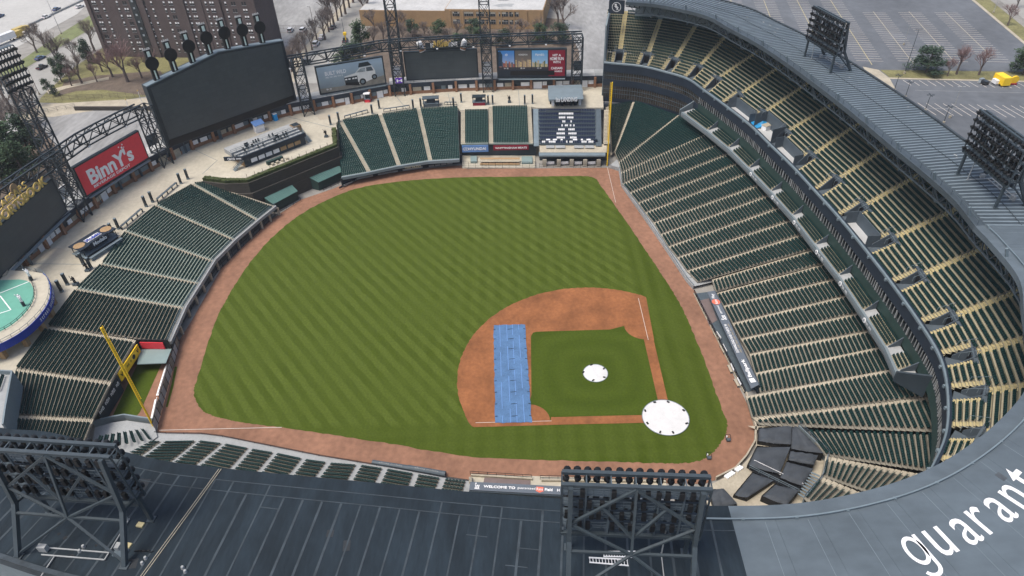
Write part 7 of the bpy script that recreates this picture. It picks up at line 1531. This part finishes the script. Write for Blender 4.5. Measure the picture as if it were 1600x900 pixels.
el = [(139, 98, 8, 3.2, 'pointed evergreen by the tower corner', .8), (78, 146, 5, 1.4, 'small columnar evergreen at the left end of the garden', .5), (87, 150, 3.5, 1.2, 'lowest columnar evergreen in the garden bed', .5), (97, 128, 8, 2.4, 'dusky columnar evergreen beside the frontage road', .6), (104, 118, 7, 2.2, 'dusky evergreen just behind the columnar one', .6), (28, 262, 12, 5, 'big evergreen behind the sportsbook truss, left of three', .7), (52, 248, 12, 4.6, 'big evergreen behind the left light tower, middle of three', .7), (44, 284, 11, 4.6, 'big evergreen behind the truss, lowest of three', .7), (12, 290, 10, 4.5, 'evergreen at the left picture edge above the truss', .7), (566, 78, 10, 4, 'tall evergreen beside the street at the car board', .75), (553, 98, 7, 4, 'broad evergreen right behind the car picture board', .55), (535, 100, 5, 3, 'low evergreen by the utility truck', .5), (645, 58, 6, 3, 'evergreen left of the tan building windows', .6), (686, 60, 6, 3.2, 'evergreen below the corner of the tan building', .6), (741, 60, 6.5, 3.2, 'evergreen left of the right hand light tower', .6), (752, 66, 5, 3, 'evergreen under the right hand light tower', .6), (786, 72, 5.5, 3, 'evergreen above the middle of the four panel board', .6), (843, 66, 6, 3.2, 'evergreen above the right part of the four panel board', .6), (872, 68, 6.5, 4, 'broad evergreen at the right end of the boards', .5), (720, 74, 5, 3, 'evergreen above the right end of the blank screen', .6), (1447, 113, 7.5, 5.2, 'round evergreen on the lot island', .35), (1598, 116, 7.5, 4.4, 'evergreen cut by the right picture edge', .4)]
for k, (u, v, h, r_, lab, cn) in enumerate(el): tree_ever(u, v, h, r_, lab, .8 if cn > .6 else .45, 'leaf' if k % 2 else 'leaf_dark', k % 3)
# ---- cars
def make_car(kind, paint):
    root = empty('parked_car', (0, 0, 0)); Lc, Wc = 4.6, 1.82; b = MB()
    side = [(-2.3, .35), (2.3, .35), (2.3, .72), (1.9, .88), (.95, .95), (-1.6, .98), (-2.25, .92)]
    def extr(b, prof, w, mi=0):
        n = len(prof); b.add([(x, -w/2, z) for x, z in prof]+[(x, w/2, z) for x, z in prof], [tuple(range(n-1, -1, -1)), tuple(range(n, 2*n))]+[(k, (k+1) % n, n+(k+1) % n, n+k) for k in range(n)], mi)
    extr(b, side, Wc); b.build('body', M[paint], root)
    cab = {'sedan': [(-1.75, .97), (1.0, .95), (.3, 1.42), (-1.0, 1.45)], 'suv': [(-2.2, .97), (1.0, .95), (.4, 1.65), (-2.05, 1.68)], 'pickup': [(-.6, .97), (1.0, .95), (.4, 1.62), (-.5, 1.65)]}[kind]
    b = MB(); extr(b, cab, Wc*.86); b.build('cabin', M['glass'], root)
    zt = max(z for x, z in cab); xs = [x for x, z in cab if z > zt-.1]; b = MB(); b.box(((xs[0]+xs[1])/2, 0, zt+.02), (abs(xs[0]-xs[1])*.96, Wc*.84, .06)); b.build('roof', M[paint], root)
    if kind == 'pickup': b = MB(); b.box((-1.45, 0, 1.0), (1.4, Wc*.8, .06)); b.build('load_bed', M['black'], root)
    w = MB(); w.tube((0, -.1, 0), (0, .1, 0), .34, n=12); wme = w.mesh('wheel'); wme.materials.append(M['rubber'])
    for x in (-1.45, 1.45):
        for y in (-.84, .84): o = bpy.data.objects.new('wheel', wme); COL.objects.link(o); o.parent = root; o.location = (x, y, .34)
    for y in (-.62, .62): b = MB(); b.box((2.28, y, .66), (.1, .34, .16)); b.build('headlight', M['white_paint'], root)
    for y in (-.66, .66): b = MB(); b.box((-2.28, y, .72), (.08, .26, .18)); b.build('tail_light', M['red'], root)
    return root
cl_ = [('pickup', 'car_black', (60, 110), (73, 104), 'black pickup on the frontage road'), ('sedan', 'car_blue', (58, 95), (69, 90), 'blue car on the frontage road above the black pickup'), ('sedan', 'car_blue', (85, 18), (93, 14), 'blue car on the expressway'), ('sedan', 'car_white', (68, 30), (77, 26), 'white car behind the blue one on the expressway'), ('sedan', 'car_white', (120, 14), (130, 10), 'white car farthest along the expressway'), ('sedan', 'car_blue', (-2, 28), (4, 25), 'dark car on the far carriageway at the left edge'), ('sedan', 'car_red', (425, 51), (431, 46), 'dark red car beside the tower at the gravel lot'), ('suv', 'car_white', (452, 52), (457, 46), 'white car parked at the gravel lot fence, left one'), ('suv', 'car_white', (470, 52), (478, 45), 'white pickup like car parked at the fence, right one'), ('sedan', 'car_grey', (516, 48), (524, 41), 'dark grey car driving up the street'), ('sedan', 'car_white', (500, 64), (507, 57), 'white car parked on the street behind the van'), ('suv', 'car_white', (490, 76), (499, 66), 'white van parked on the street nearest the boards'), ('suv', 'car_blue', (411, 4), (419, -1), 'dark blue car at the top of the gravel lot'), ('sedan', 'car_grey', (426, 64), (434, 62), 'silver grey car just behind the centre board'), ('pickup', 'car_grey', (537, 70), (542, 60), 'grey utility truck under the yellow boom'), ('sedan', 'car_grey', (476, 100), (482, 96), 'grey car half hidden by the board truss')]
protos = {}
for kind, paint, a, c, lab in cl_:
    A, B_ = at(*a, -.03), at(*c, -.03); d = B_-A; m_ = (A+B_)/2
    if (kind, paint) not in protos: o = protos[(kind, paint)] = make_car(kind, paint)
    else: o = copy_tree(protos[(kind, paint)])
    o.location = m_; o.rotation_euler.z = math.atan2(d.y, d.x); o.scale = (1.08,)*3 if 'van' not in lab else (1.15, 1.05, 1.3); tag(o, lab, 'car', 'cars outside the stadium')
p_ = at(541, 66, 0); t = empty('boom_lift', p_, 'bright yellow boom lift standing by the utility truck', 'boom lift'); b = MB(); b.box(p_+V(0, 0, 3.9), (1.2, 1.4, 1.2)); b.build('basket', M['yellow'], t); b = MB(); b.bar(p_+V(0, 0, .4), p_+V(0, 0, 3.6), .4); b.build('boom', M['yellow'], t); b = MB(); b.box(p_+V(0, 0, .3), (1.6, 1.4, .6)); b.build('base', M['steel'], t)
A, B_ = at(-8, 74, 0), at(22, 62, 0); d = (B_-A); ang = math.atan2(d.y, d.x); dn = d.normalized(); t = empty('semi_truck', (A+B_)/2, 'white box semi truck on the near carriageway at the left edge', 'truck'); m_ = (A+B_)/2; b = MB(); b.box(m_+V(0, 0, 2.6), (13, 2.6, 2.9), ang); b.build('trailer', M['car_white'], t); c = m_+dn*8.6; b = MB(); b.box(c+V(0, 0, 1.9), (3.4, 2.5, 2.8), ang); b.build('cab', M['truck_yellow'], t)
for k in (-5, -4, 4.5, 8, 9.5):
    for sg in (-1, 1): q = m_+dn*k+V(-dn.y, dn.x, 0)*(1.1*sg); b = MB(); s_ = V(-dn.y, dn.x, 0)*.15; b.tube(q-s_+V(0, 0, .5), q+s_+V(0, 0, .5), .5, n=10); b.build('wheel', M['rubber'], t)
A, B_ = at(28, 56, 0), at(38, 50, 0); t = empty('dump_truck', (A+B_)/2, 'dusty yellow dump truck just ahead of the white semi', 'truck'); m_ = (A+B_)/2; b = MB(); b.box(m_+V(0, 0, 2.2), (6, 2.5, 2.0), ang); b.build('dump_body', M['truck_yellow'], t); b = MB(); b.box(m_+dn*4+V(0, 0, 1.7), (2, 2.4, 2.2), ang); b.build('cab', M['truck_yellow'], t)
for k in (-2, -1, 3.8):
    for sg in (-1, 1): q = m_+dn*k+V(-dn.y, dn.x, 0)*(1.1*sg); b = MB(); s_ = V(-dn.y, dn.x, 0)*.15; b.tube(q-s_+V(0, 0, .5), q+s_+V(0, 0, .5), .5, n=10); b.build('wheel', M['rubber'], t)
# yellow trailer, cart and dish in the right-hand lot
p_ = at(1567, 134, 0); t = empty('yellow_trailer', p_, 'bright yellow box trailer in the right hand parking lot', 'trailer'); b = MB(); b.box(p_+V(1.6, 0, 1.9), (5.6, 3.1, 2.9), R(6)); b.build('box_body', M['yellow'], t); b = MB(); b.box(p_+V(1.8, 2.2, 1.1), (2.4, 1.1, 1.5), R(6)); b.build('side_unit', M['white_paint'], t)
for sx in (0, 3): b = MB(); b.tube(p_+V(sx, -1.5, .4), p_+V(sx, 1.5, .4), .4, n=10); b.build('axle', M['rubber'], t)
p_ = at(1538, 132, 0); t = empty('service_cart', p_, 'dark service cart left of the yellow trailer', 'cart'); b = MB(); b.box(p_+V(.4, 0, .9), (2.6, 1.8, 1.1), R(20)); b.build('cart_body', M['car_black'], t); b = MB(); b.box(p_+V(1.6, .6, 1.0), (1.0, 1.6, 1.6), R(20)); b.build('cart_cab', M['glass_pale'], t)
for sx in (-.5, 1.3): b = MB(); b.tube(p_+V(sx, -1.0, .35), p_+V(sx, 1.0, .35), .35, n=10); b.build('axle', M['rubber'], t)
p_ = at(1583, 132, 0); t = empty('cable_reel', p_, 'yellow round reel standing right of the yellow trailer', 'reel'); b = MB(); b.tube(p_+V(0, 0, 1.7), p_+V(.5, 0, 1.75), 1.5, n=20); b.build('reel_disc', M['yellow'], t); b = MB(); b.box(p_+V(.2, 0, .25), (1.4, 2.2, .4)); b.build('reel_stand', M['red_dark'], t)
# lamp posts
def lamp_post(u, v, h, lab, arms=2, tone='steel'):
    p_ = at(u, v, 0); t = empty('lamp_post', p_, lab, 'lamp post', 'lamp posts outside the stadium'); b = MB(); b.tube(p_, p_+V(0, 0, h), .14, .08, n=6); b.build('pole', M[tone], t); b = MB(); b.tube(p_, p_+V(0, 0, .8), .4, n=8); b.build('footing', M['concrete_pale'], t)
    for k in range(arms): a = 2*math.pi*k/arms+1.5; q = p_+V(math.cos(a), math.sin(a), 0)*.9+V(0, 0, h); b = MB(); b.bar(p_+V(0, 0, h-.1), q, .07); b.box(q, (.7, .35, .16), a); b.build('lamp_head', M['concrete_grey'] if tone != 'steel_dark' else M['steel_dark'], t)
for u, v, h, lab, ar, tn in ((1412, 70, 11, 'tall lamp post in the upper lot, left of the tree', 2, 'concrete_grey'), (1413, 115, 17, 'tallest lamp post at the left end of the lot island', 2, 'steel_dark'), (1484, 184, 11, 'pale lamp post in the lower lot', 2, 'concrete_grey'), (1397, 142, 6, 'short cluster lamp at the roof edge, upper one', 4, 'steel_dark'), (1414, 153, 6, 'short cluster lamp at the roof edge, second one', 4, 'steel_dark'), (1445, 174, 6, 'short cluster lamp at the roof edge, third one', 4, 'steel_dark'), (1474, 193, 6, 'short cluster lamp at the roof edge, lowest one', 4, 'steel_dark'), (1552, 20, 10, 'pale lamp post on the far road verge', 2, 'concrete_grey'), (96, 53, 17, 'very tall pale lamp post beside the expressway', 2, 'concrete_grey'), (116, 92, 9, 'dark utility pole on the frontage road', 1, 'bark'), (62, 148, 10, 'dark utility pole nearest the left light tower', 1, 'bark'), (490, 40, 9, 'thin dark pole at the edge of the gravel lot', 1, 'bark'), (539, 60, 9, 'street lamp with a white banner', 1, 'steel'), (478, 84, 8, 'pale street lamp in front of the gravel lot', 1, 'concrete_grey')): lamp_post(u, v, h, lab, ar, tn)
for u, v, z0, z1, lab in ((234, 192, 9, 28, 'tall pale flagpole left of the centre board, taller one'), (212, 196, 9, 26, 'pale flagpole left of the centre board, shorter one')): p_ = at(u, v, 18); q = V(p_.x, p_.y, z0); t = empty('flagpole', q, lab, 'flagpole', 'flagpoles by the centre board'); b = MB(); b.tube(q, q+V(0, 0, z1-z0), .12, .06, n=6); b.build('pole', M['white_paint'], t); b = MB(); b.tube(q+V(0, 0, z1-z0), q+V(0, 0, z1-z0+.3), .15, n=8); b.build('finial', M['gold'], t)
# fences and low walls
for a, c, h, lab in (((60, 158), (236, 151), 1.8, 'dark iron fence below the tower lawn'), ((405, 47), (492, 46), 2.0, 'wire fence along the gravel lot'), ((62, 178), (118, 168), 1.6, 'pale lattice fence behind the left light tower')): A, B_ = at(*a, 0), at(*c, 0); t = empty('wire_fence', A, lab, 'fence', 'fences outside the stadium'); rail(t, [A, B_], h, 3.0, 'bark' if 'pale' not in lab else 'steel', mids=2)
A, B_ = at(118, 172, 0), at(240, 172, 0); t = empty('yard_wall', A, 'low hedge topped wall behind the red board', 'wall'); b = MB(); b.wall(A, B_, 0, 1.4, .8); b.build('wall_body', M['eye_wall'], t)
b = MB(); pts = px([(-60, 200), (30, 196), (32, 202), (-60, 250)], 3.0); t = empty('bus_shelter_roof', V(pts[1].x, pts[1].y, 0), 'pale flat roofed building at the left edge behind the trees', 'building'); b.prism([q[:2] for q in px([(-70, 215), (22, 190), (28, 205), (-70, 260)], 4.0)], 0, 4.0); b.build('wall', M['concrete_pale'], t); b = MB(); b.prism([q[:2] for q in px([(-70, 213), (23, 188), (30, 206), (-70, 262)], 4.0)], 4.0, 4.2); b.build('roof', M['snow_roof'], t)
# ---- thin overcast air over the whole place
b = MB(); b.box((250, 0, 57), (1500, 1700, 116.6)); hz = b.build('haze', [], None, kind='stuff')
hm = bpy.data.materials.new('haze_air'); hm.use_nodes = True; nt = hm.node_tree; nt.nodes.remove(nt.nodes['Principled BSDF']); pv = nt.nodes.new('ShaderNodeVolumePrincipled'); pv.inputs['Color'].default_value = (.93, .95, 1, 1); pv.inputs['Density'].default_value = .00013; pv.inputs['Anisotropy'].default_value = .2; nt.links.new(pv.outputs[0], [n for n in nt.nodes if n.type == 'OUTPUT_MATERIAL'][0].inputs['Volume']); hz.data.materials.append(hm)
